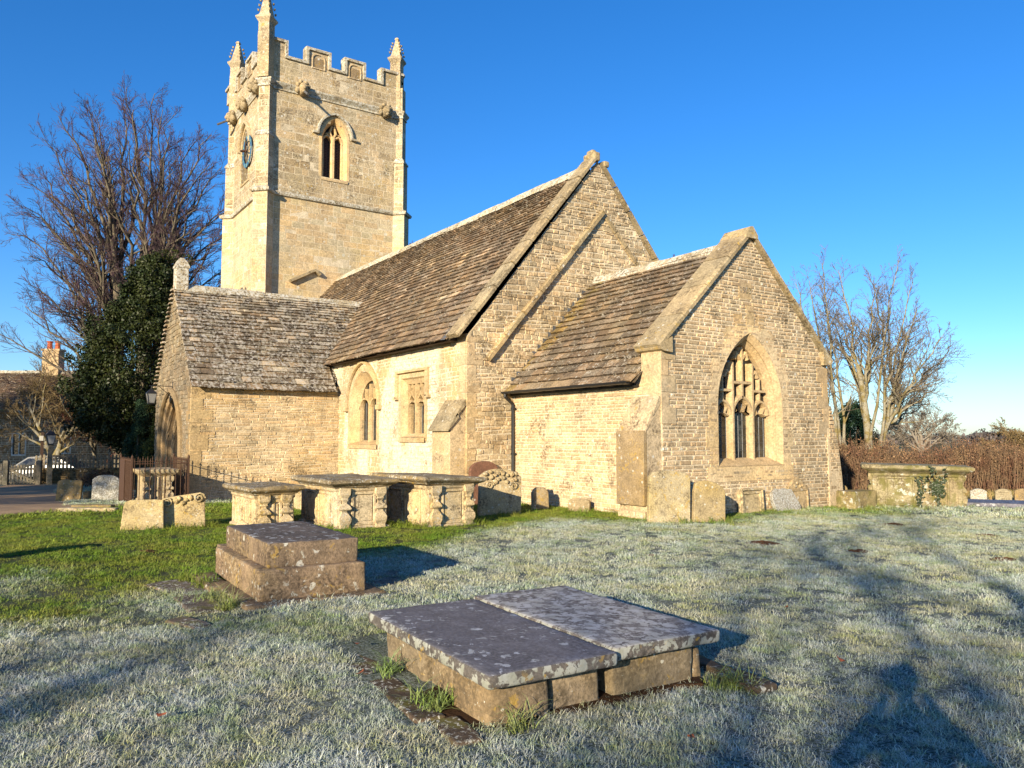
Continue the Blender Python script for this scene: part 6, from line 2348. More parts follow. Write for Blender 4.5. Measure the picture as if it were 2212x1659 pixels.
def lime_build(tr, cr, g):
    stems = [(toworld(-.25, -.2), toworld(-1.0, 12.5), toworld(-1.1, 6), .5), (toworld(.45, -.2), toworld(1.0, 13.0, .3), toworld(.6, 6), .5), (toworld(.2, 3), toworld(.2, 11.5, 1.5), toworld(0, 7, 1.2), .3)]
    sp = []
    for p0, p2, c, r in stems:
        pts = bez(p0, c, p2, 9)
        tr.add(pts, np.linspace(r, r * .55, 9), 9)
        sp.append((pts, r))
    ax, ay, az_, zc = 7.0, 6.2, 10.3, 14.3
    n = 72
    for i in range(n):
        # spread evenly over the dome
        cz = 1 - 1.55 * (i + .5) / n
        a = i * 2.39996 + g.normal(0, .15)
        s = sqrt(max(0, 1 - cz * cz))
        k = g.uniform(.86, .98)
        tgt = toworld(ax * s * cos(a) * k, zc + az_ * cz * k, ay * s * sin(a) * k)
        pts, r = sp[0] if s * cos(a) < -.12 else (sp[1] if s * cos(a) > .12 else sp[2 if g.random() < .4 else int(g.integers(0, 2))])
        f = np.clip(.62 + .36 * cz + g.normal(0, .06), .38, 1)
        q = pts[min(8, int(f * 8))]
        up = np.array([0, 0, 1.0])
        dv = tgt - q
        ctrl = q + dv * np.array([.34, .34, .6]) + up * np.linalg.norm(dv) * (.06 if cz > .3 else .16)
        limb(tr, cr, q, tgt, ctrl, .13 + .06 * g.random(), .018, g, QL2, 0, 17, 1.9, lambda p: lime_env(p) / 1.02, .16)
    # long low limbs on the left
    for t_, c_ in ((toworld(-8.6, 8.8), toworld(-4.0, 6.2)), (toworld(-7.4, 10.6, 1), toworld(-4, 8)), (toworld(-6.4, 5.2, -1), toworld(-3.5, 5.8))):
        limb(tr, cr, sp[0][0][3], t_, c_, .15, .02, g, QL2, 0, 14, 2.2, None)


QL2 = dict(segs=[5, 4, 3], wig=[.09, .11, .13], trop=[.05, .05, .04], taper=.34, trunk_r=.03, min_r=.0075, levels=2, n=[6, 4], t0=[.12, .15], ang=[.55, .6], ratio=[.55, .55], rr=[.55, .55])
tree('lime_tree', 'great bare lime tree with purple twigs, rising behind the holly left of the tower', (*lime, lz), [], QL, 5, M['bark_lime'], M['twig_lime'], None, extra=lime_build)
bd = MB()
bx_, by_ = wxy(-26.6, 47)
for (a, r) in (((0, 0, 0), .13), ((.12, 0, .13), .075)):
    bd.ring_loft([[(a[0] + r * k * cos(q) * 1.2, a[1] + r * k * sin(q), a[2] + z * r * 1.2) for q in np.arange(8) * pi / 4] for z, k in ((-1, .2), (-.6, .8), (0, 1), (.6, .8), (1, .2))], 0, (1, 1, 1), True, True, True)
bd.add([(-.1, -.04, -.03), (-.34, 0, -.2), (-.1, .04, -.03), (-.1, 0, .04)], ((0, 1, 2), (0, 3, 1), (1, 3, 2)))
bd.add([(.19, -.02, .13), (.27, 0, .12), (.19, .02, .13), (.19, 0, .16)], ((0, 1, 2), (0, 3, 1), (1, 3, 2)))
o = bd.build('bird', M['black'], smooth=True)
o.location = (bx_, by_, 15.7)
tag(o, 'small dark bird perched high in the left side of the bare lime tree', 'bird')

# ---- foliage masses made of single leaves
def leaves(name, mat, parent, pts, nrm, size, seed, asp=.55, var=.35, droop=.0):
    g = np.random.default_rng(seed)
    n = len(pts)
    nrm = nrm + g.normal(0, .75, (n, 3))
    nrm /= np.linalg.norm(nrm, axis=1)[:, None] + 1e-9
    a = np.cross(nrm, g.normal(0, 1, (n, 3)))
    a[:, 2] -= droop
    a /= np.linalg.norm(a, axis=1)[:, None] + 1e-9
    b = np.cross(nrm, a)
    s = size * g.uniform(.6, 1.3, n)[:, None]
    V = np.stack([pts - a * s, pts + b * s * asp + nrm * s * .25, pts + a * s, pts - b * s * asp + nrm * s * .25], 1).reshape(-1, 3)
    F = np.arange(n * 4).reshape(-1, 4)
    k = g.uniform(1 - var, 1 + var, n)[:, None]
    return quads_mesh(name, V, F, mat, parent, np.repeat(k, 3, 1))


def clump_points(clumps, per, g, shell=.55):
    P, N = [], []
    for c, r in clumps:
        n = int(per * r * r)
        v = g.normal(0, 1, (n, 3))
        v /= np.linalg.norm(v, axis=1)[:, None]
        q = (shell + (1 - shell) * g.random(n)) ** .6
        P.append(np.array(c) + v * (r * q)[:, None])
        N.append(v + np.array([0, 0, .3]))
    return np.concatenate(P), np.concatenate(N)


# the dark holly in front of the lime: outline as (height, left, right) in metres
hol = wxy(-16.6, 34)
hz = tz(*hol)
HP = [(1.7, -.2, 1.0), (2.3, -1.5, 1.6), (3.0, -2.5, 2.4), (4.0, -2.75, 2.9), (5.2, -2.45, 2.9), (6.2, -2.3, 2.7), (7.2, -1.6, 2.3), (8.2, -.7, 2.0), (9.2, -.2, 1.6), (10.0, .3, 1.1)]
g = np.random.default_rng(3)
cl = []
for _ in range(760):
    h = g.uniform(1.6, 10.0)
    l = np.interp(h, [p[0] for p in HP], [p[1] for p in HP])
    rgt = np.interp(h, [p[0] for p in HP], [p[2] for p in HP])
    c, w = (l + rgt) / 2, (rgt - l) / 2
    a = g.uniform(0, 2 * pi)
    k = g.uniform(.45, 1.0) ** .5
    rr = g.uniform(.22, .5)
    k2 = max(.1, (w - rr * .6) / w)
    cl.append((toworld(c + w * k * k2 * cos(a), h + g.uniform(-.2, .2), w * .95 * k * k2 * sin(a)), rr))
for (r_, h, s) in ((-3.2, 4.3, .3), (-2.9, 4.35, .35), (-3.5, 4.4, .2), (-2.6, 2.5, .3), (-2.9, 2.7, .25), (-2.3, 2.15, .25), (2.0, 10.1, .3), (1.4, 10.3, .35), (.9, 10.2, .4)):
    cl.append((toworld(r_, h, g.uniform(-.5, .5)), s))
for _ in range(70):
    h = g.uniform(2.0, 9.9)
    l = np.interp(h, [p[0] for p in HP], [p[1] for p in HP])
    rgt = np.interp(h, [p[0] for p in HP], [p[2] for p in HP])
    c, w = (l + rgt) / 2, (rgt - l) / 2
    a = g.uniform(0, 2 * pi)
    for q in range(3):
        cl.append((toworld(c + (w + .12 * q) * cos(a), h + .12 * q, (w + .12 * q) * .95 * sin(a)), .26 - .06 * q))
P_, N_ = clump_points(cl, 1000, g)
ht = thing('holly_tree', 'big dense dark green holly tree left of the porch', 'tree', (*hol, hz))
leaves('crown', M['holly'], ht, P_, N_, .062, 4)
tb = Tubes()
for i in range(6):
    a = i * 1.1
    tb.add([toworld(.2 * cos(a), -.2, .2 * sin(a)), toworld(.35 * cos(a), 1.6, .3 * sin(a)), toworld(.9 * cos(a), 4.5, .9 * sin(a)), toworld(.7 * cos(a), 7.5, .6 * sin(a))], [.16, .13, .09, .03], 7)
tb.build('trunk', M['bark_lime'], ht)


def conifer_bush(label, r, d, h, w, mat, seed, lean=0.0, twist=0.0):
    x, y = wxy(r, d)
    g = np.random.default_rng(seed)
    t = thing('conifer_shrub', label, 'shrub', (x, y, tz(x, y)), 0, 'small conifers beside the porch')
    cl = []
    for i in range(190):
        k = g.random()
        ww = w * (1 - k ** 1.6) ** .7 * (.75 + .25 * sin(k * 14 + seed)) + .06
        a = g.uniform(0, 2 * pi)
        q = g.uniform(.3, .95)
        cl.append((toworld(ww * q * cos(a) + lean * k + twist * sin(k * 9), .1 + h * k, ww * q * sin(a)), g.uniform(.10, .2)))
    P_, N_ = clump_points(cl, 3000, g)
    leaves('crown', mat, t, P_, N_ + np.array([0, 0, .5]), .035, seed, .4, .35, -.6)
    tb = Tubes()
    tb.add([np.array([0, 0, -.2]), toworld(lean * .3, h * .4), toworld(lean * .8, h * .85)], [.06, .045, .015], 6)
    tb.build('trunk', M['bark_lime'], t)


conifer_bush('yellow-green twisted conifer against the left edge of the porch arch', -13.75, 30.0, 3.2, .60, M['conifer_y'], 21, .1, .14)
conifer_bush('darker upright conifer between the holly and the yellow-green conifer', -14.95, 31.0, 3.4, .5, M['conifer'], 33, 0, .1)

# small golden-twigged tree and a red-twigged one before the cottage
QS = dict(segs=[5, 5, 4, 4, 3], wig=[.08, .14, .16, .18, .2], trop=[.02, .02, .0, -.02, -.03], taper=.5, trunk_r=.03, min_r=.008, levels=4,
          n=[5, 7, 6, 5], t0=[.45, .2, .15, .15], ang=[.8, .75, .75, .7], ratio=[1.0, .6, .55, .5], rr=[.6, .55, .5, .5])
x, y = wxy(-27.2, 46)
tree('small_tree', 'small bare tree with golden twigs spreading in front of the cottage', (x, y, tz(x, y)), [((0, 0, -.2), unit(toworld(.06, 1)), 3.0, .22), (tuple(toworld(0, .9)), unit(toworld(-.5, 1)), 3.4, .14), (tuple(toworld(0, .9)), unit(toworld(.45, 1)), 3.0, .13), (tuple(toworld(-.2, 1.6)), unit(toworld(-.8, 1)), 3.0, .11), (tuple(toworld(0, 1.4)), unit(toworld(-1.2, .6)), 2.6, .09)], QS, 12, M['bark_ash'], M['twig_gold'])
x, y = wxy(-26.4, 49.2)
tree('small_tree', 'bushy red-twigged bare tree against the cottage roof beneath the chimney', (x, y, tz(x, y)), [((0, 0, -.2), unit(toworld(.1, 1)), 3.2, .12), (tuple(toworld(.3, 0)), unit(toworld(-.3, 1)), 3.4, .11), (tuple(toworld(.8, 0)), unit(toworld(.3, 1)), 3.3, .11), (tuple(toworld(1.4, 0)), unit(toworld(.25, 1)), 3.8, .10)], dict(QS, n=[10, 9, 7, 5]), 14, M['bark_lime'], M['twig_red'])
# brown bramble heap at the foot of the lime
x, y = wxy(-17.2, 34.5)
g = np.random.default_rng(8)
t = thing('bramble_bush', 'low heap of russet brambles and dead leaves behind the mottled headstone', 'bush', (x, y, tz(x, y)))
P_, N_ = clump_points([(toworld(g.uniform(-1.9, 1.9), g.uniform(.05, .55), g.uniform(-.6, .6)), g.uniform(.15, .35)) for _ in range(60)], 1400, g)
leaves('foliage', M['beech'], t, P_, N_, .045, 9)

# ---- right: ash, conifer, hedge and far trees
x, y = wxy(13.9, 31)
az = tz(x, y)


def ash_build(tr, cr, g):
    """stems fan out from one stool; each limb ends where the crown's outline stands"""
    outline = [(-2.5, 8.7), (-1.9, 9.3), (-1.05, 10.0), (-.5, 9.6), (.1, 8.6), (.8, 9.4), (1.4, 9.2), (1.9, 8.7), (2.3, 7.6), (2.6, 6.8), (3.4, 6.6), (4.6, 6.1), (4.3, 5.2), (4.25, 3.9), (3.2, 4.6), (-2.6, 7.6), (-2.3, 6.4), (-1.6, 7.4), (-.6, 7.6), (.5, 7.2), (1.4, 7.0), (2.9, 5.4), (-1.2, 6.0), (.6, 7.6), (-.3, 8.4), (-1.4, 8.4), (1.2, 8.0), (-2.0, 8.0), (1.8, 6.2), (.1, 6.6)]
    st = [bez(toworld(.25, -.3), toworld(-.5, 1.6), toworld(-1.9, 4.6), 12), bez(toworld(.35, -.3), toworld(.5, 2.2), toworld(.0, 5.2), 12), bez(toworld(.42, -.3), toworld(.7, 2.2), toworld(1.7, 4.4), 12), bez(toworld(.3, -.3), toworld(-.9, 1.2), toworld(-2.4, 3.2), 12)]
    for pts, r in zip(st, (.17, .21, .18, .13)):
        tr.add(pts, np.linspace(r, r * .45, 12), 8)
    for i, (r, u) in enumerate(outline):
        r = r * .84 if r > 1.8 else r
        u = u * .95
        dep = g.uniform(-2.2, 2.2)
        tgt = toworld(r, u, dep)
        k = 2 if r > .9 else (1 if r > -.8 else (0 if i % 3 else 3))
        f = g.uniform(.42, 1.0) if u > 5.5 else g.uniform(.35, .7)
        q = st[k][int(f * 11)]
        dv = tgt - q
        ctrl = q + dv * .5 + np.array([0, 0, .12 * np.linalg.norm(dv)]) * (1 if u > 6 else -.6)
        limb(tr, cr, q, tgt, ctrl, .075, .011, g, QA2, 0, 17, 1.15, None, .06, .2, 9)


QA2 = dict(segs=[4, 4, 3], wig=[.11, .14, .16], trop=[.05, .08, .10], taper=.36, trunk_r=.025, min_r=.006, levels=2, n=[5, 3], t0=[.2, .2], ang=[.75, .8], ratio=[.55, .5], rr=[.55, .55])
tree('ash_tree', 'multi-stemmed bare ash tree with pale lichened bark right of the chancel', (x, y, az), [], QA2, 44, M['bark_ash'], M['twig_ash'], None, extra=ash_build)

x, y = wxy(20.3, 45.5)
g = np.random.default_rng(6)
t = thing('conifer_tree', 'dense dark green conifer behind the stems of the ash tree', 'tree', (x, y, tz(x, y)))
cl = []
for i in range(300):
    k = g.random() ** 1.3
    ww = 2.0 * (1 - k) ** .75 + .1
    a = g.uniform(0, 2 * pi)
    q = g.uniform(.6, 1)
    cl.append((toworld(ww * q * cos(a) - .3, .2 + 4.2 * k, ww * q * sin(a)), g.uniform(.2, .4)))
P_, N_ = clump_points(cl, 700, g)
leaves('crown', M['conifer'], t, P_, N_ + np.array([0, 0, .4]), .075, 7, .45, .4, .8)
tb = Tubes()
tb.add([np.array([0, 0, -.2]), np.array([0, 0, 2.0]), np.array([0, 0, 4.0])], [.2, .14, .03], 6)
tb.build('trunk', M['bark_lime'], t)

QF = dict(segs=[4, 5, 4, 4, 3], wig=[.08, .13, .16, .18, .2], trop=[.03, .05, .06, .05, .05], taper=.45, trunk_r=.05, min_r=.018, levels=4,
          n=[7, 7, 6, 4], t0=[.3, .2, .2, .2], ang=[.8, .75, .75, .75], ratio=[.85, .55, .5, .48], rr=[.6, .55, .5, .55])
x, y = wxy(47.5, 90)
tree('bare_tree', 'pale round-headed bare tree standing far off beyond the hedge', (x, y, tz(x, y)), [((0, 0, -.3), (0, 0, 1), 3.4, .3), ((0, 0, .9), unit(toworld(-.6, 1)), 3.6, .2), ((0, 0, .9), unit(toworld(.6, 1)), 3.6, .2), ((0, 0, .6), unit(toworld(-1.1, .8, .4)), 3.2, .16), ((0, 0, .6), unit(toworld(1.1, .8, -.4)), 3.2, .16)], QF, 51, M['twig_pale'], M['twig_pale'])
x, y = wxy(30.4, 45)
tree('bare_tree', 'grey-green bare bush cut by the right edge, above the hedge', (x, y, tz(x, y)), [((0, 0, -.3), unit(toworld(-.2, 1)), 2.2, .12), ((0, 0, 0), unit(toworld(-.7, 1)), 2.4, .1), ((0, 0, 0), unit(toworld(.4, 1, .3)), 2.4, .1), (tuple(toworld(-1.2, 0)), unit(toworld(-.3, 1, .3)), 2.0, .08), (tuple(toworld(.8, 0)), unit(toworld(.1, 1, -.3)), 2.6, .1)], dict(QF, min_r=.012), 52, M['twig_pale'], M['twig_gold'])
for i, (r, d, h, lb, tw_) in enumerate(((-7.6, 76, 21.5, 'tall bare tree whose top shows between the tower and the nave ridge', 'twig_lime'), (-2.6, 84, 22.5, 'bare tree with its twig tips just over the nave ridge', 'twig_lime'), (14.6, 72, 19.0, 'bare tree rising behind the nave gable above the chancel roof', 'twig_lime'))):
    x, y = wxy(r, d)
    tree('bare_tree', lb, (x, y, tz(x, y)), [((0, 0, -.3), (0, 0, 1), h * .62, .35), (tuple(toworld(0, h * .35)), unit(toworld(-.4, 1)), h * .5, .2), (tuple(toworld(0, h * .35)), unit(toworld(.4, 1)), h * .5, .2), (tuple(toworld(0, h * .4)), unit(toworld(.2, 1, .4)), h * .5, .2), (tuple(toworld(0, h * .4)), unit(toworld(-.15, 1, -.4)), h * .5, .2)], dict(QF, n=[9, 9, 7, 4], ratio=[.42, .42, .5, .5], trop=[.05, .12, .1, .08, .06], segs=[5, 5, 4, 3, 3], min_r=.016), 60 + i, M['bark_lime'], M[tw_], group='bare trees behind the church')


def hedge():
    """clipped beech hedge along the far side of the churchyard: stems, twigs and clinging brown leaves"""
    g = np.random.default_rng(17)
    pts = [(12.5, 30.5), (17, 30.8), (22, 31.2), (28, 32), (36, 33)]
    ox, oy = wxy(20, 31)
    t = thing('beech_hedge', 'long russet hedge with straggling shoots beyond the lawn on the right', 'hedge', (ox, oy, tz(ox, oy)))
    tr = Tubes()
    P_, N_ = [], []
    seg = [(np.array(a), np.array(b)) for a, b in zip(pts, pts[1:])]
    Ls = [np.linalg.norm(b - a) for a, b in seg]
    tot = sum(Ls)

    def at(s):
        for (a, b), l in zip(seg, Ls):
            if s <= l:
                return a + (b - a) * s / l
            s -= l
        return seg[-1][1]
    base = tz(ox, oy)
    for i in range(3600):
        s = g.uniform(0, tot)
        q = at(s)
        o = g.normal(0, .33)
        h = 1.85 + .12 * sin(s * 1.3) + .1 * sin(s * 3.7) + g.normal(0, .17) + .03 * max(0, s - 9)
        if g.random() < .05:
            h += g.uniform(.2, .6)
        x, y = wxy(q[0], q[1] + o)
        z = tz(x, y) - .05
        a = np.array([x - ox, y - oy, z - base])
        d1 = g.normal(0, .12, 3)
        d2 = g.normal(0, .16, 3)
        tr.add([a, a + np.array([d1[0], d1[1], h * .5]), a + np.array([d1[0] + d2[0], d1[1] + d2[1], h])], [.011, .008, .003], 3)
        for _ in range(3):
            k = g.uniform(.25, .9)
            b = a + np.array([d1[0] * k, d1[1] * k, h * k])
            e = g.normal(0, .2, 3)
            e[2] = abs(e[2]) * .8 + .05
            tr.add([b, b + e * .6, b + e + np.array([0, 0, .06])], [.006, .005, .002], 3)
        n = 6
        k = np.clip(g.beta(3.2, 1.2, n), .12, 1)
        P_.append(a + np.stack([d1[0] * k + g.normal(0, .10, n), d1[1] * k + g.normal(0, .10, n), h * k], 1))
    for i in range(36):      # long arching shoots
        s = g.uniform(1, tot)
        q = at(s)
        x, y = wxy(q[0], q[1])
        a = np.array([x - ox, y - oy, tz(x, y) - base + 1.6])
        side = toworld(g.choice([-1, 1]) * g.uniform(.2, .9), 0)
        h = g.uniform(.5, 1.0)
        tr.add([a, a + np.array([0, 0, h * .6]) + side * .15, a + np.array([0, 0, h]) + side * .55, a + np.array([0, 0, h * .95]) + side], [.009, .007, .006, .003], 3)
    tr.build('stems', M['hedge_stem'], t)
    P_ = np.concatenate(P_)
    leaves('foliage', M['beech'], t, P_, g.normal(0, .4, P_.shape) + np.array([-FW[0], -FW[1], .3]), .036, 18, .6, .45)


hedge()
# rough dry grass along the foot of the hedge
g = np.random.default_rng(23)
V, T_ = [], []
for i in range(9000):
    r, d = g.uniform(9.5, 30), g.uniform(25.6, 30.6)
    x, y = wxy(r, d)
    z = tz(x, y) - .02
    h = g.uniform(.08, .32)
    l = toworld(g.normal(0, .12), 0, g.normal(0, .12))
    w = toworld(.009, 0, g.uniform(-.006, .006))
    a = np.array([x, y, z])
    V += [a - w, a + w, a + l * .6 + w * .8 + np.array([0, 0, h * .7]), a + l * .6 - w * .8 + np.array([0, 0, h * .7]), a + l * .6 - w * .8 + np.array([0, 0, h * .7]), a + l * .6 + w * .8 + np.array([0, 0, h * .7]), a + l * 1.3 + np.array([0, 0, h]) + w * .2, a + l * 1.3 + np.array([0, 0, h]) - w * .2]
V = np.array(V)
o = quads_mesh('dry_grass', V, np.arange(len(V)).reshape(-1, 4), M['straw'], None, np.repeat(g.uniform(.6, 1.3, (len(V) // 8, 1)), 2, 0).repeat(3, 1))
tag(o, 'rough straw-coloured grass along the foot of the hedge', 'dry grass', kind='stuff')
# distant woods on the skyline
dwm = leaf_mat('distant_wood', (.12, .10, .095), (.09, .085, .085), .9, .1, .05)
g = np.random.default_rng(29)
cl = []
for i in range(420):
    r = g.uniform(-160, 260)
    d = g.uniform(210, 300)
    x, y = wxy(r, d)
    hh = 1.6 + 1.0 * sin(r * .05) + g.uniform(-1, .6)
    for k in range(3):
        cl.append((np.array([x + g.normal(0, 2), y + g.normal(0, 2), tz(x, y) + g.uniform(0, max(1.5, hh))]), g.uniform(1.2, 2.6)))
P_, N_ = clump_points(cl, 22, g, .2)
o = leaves('distant_woods', dwm, None, P_, N_, .55, 30)
tag(o, 'hazy brown line of far woods on the skyline', 'woods', kind='stuff')
# ------------------------------------------------------------ what stands or is added unseen behind the viewpoint and throws its shade on the lawn
SH = np.array([-sin(SUN_AZ), -cos(SUN_AZ)])          # the way shadows run on the ground


def back_along(x, y, t):
    return (x - SH[0] * t, y - SH[1] * t)


QB = dict(segs=[6, 6, 5, 4, 3], wig=[.05, .1, .13, .15, .15], trop=[.03, .05, .05, .05, .05], taper=.45, trunk_r=.04, min_r=.010, levels=4,
          n=[10, 8, 6, 4], t0=[.3, .2, .2, .2], ang=[.85, .75, .75, .75], ratio=[.55, .52, .5, .48], rr=[.55, .55, .5, .55])
x, y = back_along(-3.12, 7.41, 25)
tree('unseen_tree', 'bare tree behind the viewpoint whose long shadow crosses the right of the lawn', (x, y, tz(x, y)), [((0, 0, -.2), unit(np.array([.02, 0, 1])), 7.2, .24)], QB, 71, M['bark_ash'], M['twig_ash'], group='trees behind the viewpoint')
for i, (r, d, t_, h, lb) in enumerate(((-2.6, 4.4, 21, 5.3, 'small bushy tree behind the viewpoint shading the left foreground'), (.8, 3.4, 19, 4.6, 'thick small tree behind the viewpoint shading the middle foreground'), (-5.0, 6.0, 26, 6.2, 'bare tree behind the viewpoint with its shadow over the left lawn'), (3.9, 8.6, 30, 7.6, 'slender bare tree behind the viewpoint at the far right'))):
    x, y = back_along(*wxy(r, d), t_)
    tree('unseen_tree', lb, (x, y, tz(x, y)), [((0, 0, -.2), (0, 0, 1), h * .6, .16), ((0, 0, h * .25), unit(np.array([.5, .2, 1])), h * .5, .1), ((0, 0, h * .25), unit(np.array([-.5, .1, 1])), h * .5, .1), ((0, 0, h * .2), unit(np.array([.1, -.5, 1])), h * .5, .1)], dict(QB, n=[8, 7, 6, 4]), 80 + i, M['bark_ash'], M['twig_ash'], group='trees behind the viewpoint')
x, y = back_along(*wxy(.75, 3.2), 15.5)  # unseen conifer, added and sized for the shade it throws on the foreground
g = np.random.default_rng(91)
t = thing('conifer_shrub', 'dark conifer added behind the viewpoint to shade the lawn before the ledger tombs', 'shrub', (x, y, tz(x, y)), 0, 'trees behind the viewpoint')
cl = [(np.array([w_ * cos(a_), w_ * sin(a_), h_]), g.uniform(.15, .3)) for h_, a_, w_ in [(4.1 * k, g.uniform(0, 6.3), 1.25 * (1 - k) ** .7 * g.uniform(.2, 1)) for k in g.random(260)]]
P_, N_ = clump_points(cl, 500, g)
leaves('crown', M['conifer'], t, P_, N_, .06, 92, .45, .3, .5)
tb = Tubes()
tb.add([np.array([0, 0, -.2]), np.array([0, 0, 2.0]), np.array([0, 0, 4.0])], [.12, .09, .02], 6)
tb.build('trunk', M['bark_lime'], t)
for i, (px_, py_, t_, h, lb) in enumerate(((-7.3, .75, 22, 5.9, 'stout-trunked low tree behind the viewpoint, first of three in line'), (-6.05, .6, 23, 5.8, 'stout-trunked low tree behind the viewpoint, between two others'), (-5.1, .9, 24, 6.1, 'stout-trunked low tree behind the viewpoint, last of three in line'))):
    x, y = back_along(px_, py_, t_)
    tree('unseen_tree', lb, (x, y, tz(x, y)), [((0, 0, -.2), unit(np.array([.03, .02, 1])), h * .85, .19), ((0, 0, h * .5), unit(np.array([.5, .2, 1])), h * .4, .08)], dict(QB, n=[4, 4, 4, 3], t0=[.6, .2, .2, .2], taper=.6), 180 + i, M['bark_ash'], M['twig_ash'], group='trees behind the viewpoint')
for i, (x, y, h, lb) in enumerate(((-18.9, -13.6, 7.2, 'bare tree beyond the left edge shading the gravel path'), (-21.2, -14.2, 8.2, 'bare tree beyond the left edge shading the front of the porch'), (-46.5, -23, 12, 'bare tree added beyond the left edge to shade the cottage wall'), (-43.0, -24.5, 12.5, 'second bare tree added beyond the left edge to shade the cottage roof'), (-25.3, -15.6, 8.6, 'tall bare tree beyond the left edge shading the holly'), (-28.3, -16.8, 8.4, 'second tall bare tree beyond the left edge shading the holly'))):  # the cottage pair is unseen, added so that its shadow darkens the cottage
    tree('unseen_tree', lb, (x, y, 0.0), [((0, 0, -.2), (0, 0, 1), h * .8, .26), ((0, 0, h * .3), unit(np.array([.4, .3, 1])), h * .6, .12), ((0, 0, h * .3), unit(np.array([-.4, .2, 1])), h * .6, .12), ((0, 0, h * .25), unit(np.array([.1, -.4, 1])), h * .6, .12)], dict(QB, n=[9, 7, 6, 4] if i < 2 else [12, 9, 7, 4], min_r=.014 if i < 2 else .02), 280 + i, M['bark_ash'], M['twig_ash'], group='trees beyond the left edge')
headstone('thin headstone just outside the left edge whose shadow lies on the green grass', -12.3, -.25, radians(-20), ctop(.5, .52, .12, 8), .09, 'grave')

# the photographer: a person holding a phone up with both hands
pr_ = thing('person', 'person in a coat standing with both arms raised, shadow falling across the frosty lawn', 'person', (*wxy(-.12, -.45), tz(*wxy(-.12, -.45))), atan2(FW[1], FW[0]) - pi / 2)
# local frame: +Y looks at the church, +X to the right


def skin_body(name, joints, edges, root, mat, parent, sub=2):
    me = bpy.data.meshes.new(name)
    me.from_pydata([j[:3] for j in joints], edges, [])
    o = bpy.data.objects.new(name, me)
    C.objects.link(o)
    md = o.modifiers.new('skin', 'SKIN')
    sv = me.skin_vertices[0].data
    for i, j in enumerate(joints):
        sv[i].radius = (j[3], j[4] if len(j) > 4 else j[3])
    sv[root].use_root = True
    s = o.modifiers.new('sub', 'SUBSURF')
    s.levels = s.render_levels = sub
    me.materials.append(mat)
    o.parent = parent
    return o


J = [(0, 0, .95, .17, .13), (0, 0, 1.18, .16, .12), (0, .01, 1.38, .19, .13), (0, .02, 1.49, .07, .07), (0, .05, 1.58, .065, .07),      # pelvis, waist, chest, neck, chin base
     (-.10, 0, .90, .10, .10), (-.12, .01, .50, .075, .08), (-.13, -.03, .10, .05, .055), (-.13, .10, .04, .045, .035),
     (.10, 0, .90, .10, .10), (.12, .01, .50, .075, .08), (.13, -.03, .10, .05, .055), (.13, .10, .04, .045, .035),
     (-.19, .01, 1.40, .075, .075), (-.36, .14, 1.22, .052, .052), (.02, .33, 1.50, .038, .038),
     (.19, .01, 1.40, .075, .075), (.42, .12, 1.20, .052, .052), (.235, .34, 1.50, .038, .038)]
E_ = [(0, 1), (1, 2), (2, 3), (3, 4), (0, 5), (5, 6), (6, 7), (7, 8), (0, 9), (9, 10), (10, 11), (11, 12), (2, 13), (13, 14), (14, 15), (2, 16), (16, 17), (17, 18)]
coat = flat_mat('dark_coat_cloth', (.03, .035, .05), .9, 0, .2, 20)
skin = flat_mat('skin', (.45, .27, .19), .6, 0, .05, 10)
skin_body('body', J, E_, 0, coat, pr_)
hd = MB()
for (c_, rx_, ry_, rz_) in (((0, .06, 1.655), .078, .097, .118), ((0, .155, 1.64), .015, .02, .025), ((-.08, .05, 1.65), .012, .02, .03), ((.08, .05, 1.65), .012, .02, .03), ((-.032, .145, 1.672), .014, .01, .01), ((.032, .145, 1.672), .014, .01, .01), ((0, .145, 1.60), .026, .012, .008)):
    hd.ring_loft([[(c_[0] + rx_ * sin(a) * cos(q * pi / 6), c_[1] + ry_ * sin(a) * sin(q * pi / 6), c_[2] - rz_ * cos(a)) for q in range(12)] for a in [pi * i / 10 for i in range(1, 10)]], 0, (1, 1, 1), True, True, True)
hd.build('head', skin, pr_, smooth=True)
hr = MB()
hr.ring_loft([[(.088 * sin(a) * cos(q * pi / 6), .045 + .108 * sin(a) * sin(q * pi / 6), 1.68 - .115 * cos(a)) for q in range(12)] for a in [pi * i / 10 for i in range(5, 10)]], 0, (1, 1, 1), True, True, True)
hr.build('hair', M['darkwood'], pr_, smooth=True)
for s, c_ in ((-1, (.025, .355, 1.52)), (1, (.22, .36, 1.52))):
    HJ = [(c_[0], c_[1], c_[2], .026, .02), (c_[0] - s * .0, c_[1] + .05, c_[2] + .035, .03, .015)]
    HE = [(0, 1)]
    for k, (dx, L_) in enumerate(((-.024, .055), (-.008, .064), (.009, .06), (.024, .048))):
        a = len(HJ)
        bx_, by_, bz_ = c_[0] + dx, c_[1] + .055, c_[2] + .06
        HJ += [(bx_, by_, bz_, .008), (bx_, by_ + .016, bz_ + L_ * .5, .0075), (bx_ - s * .004, by_ + .004, bz_ + L_, .0065)]
        HE += [(1, a), (a, a + 1), (a + 1, a + 2)]
    a = len(HJ)
    HJ += [(c_[0] - s * .03, c_[1] + .02, c_[2] + .03, .009), (c_[0] - s * .042, c_[1] + .035, c_[2] + .07, .008)]
    HE += [(0, a), (a, a + 1)]
    skin_body('hand', HJ, HE, 0, skin, pr_, 1)
px_, py_ = wxy(.0, -.065)
m = MB()
m.box((0, 0, 0), (.16, .009, .075))
o = m.build('phone', M['black'])
o.location = (px_ + RT[0] * .0, py_ + RT[1] * .0, EYE - .02)
o.rotation_euler = (0, 0, atan2(RT[1], RT[0]))
tag(o, 'black phone held up in front of the face of the person', 'phone')
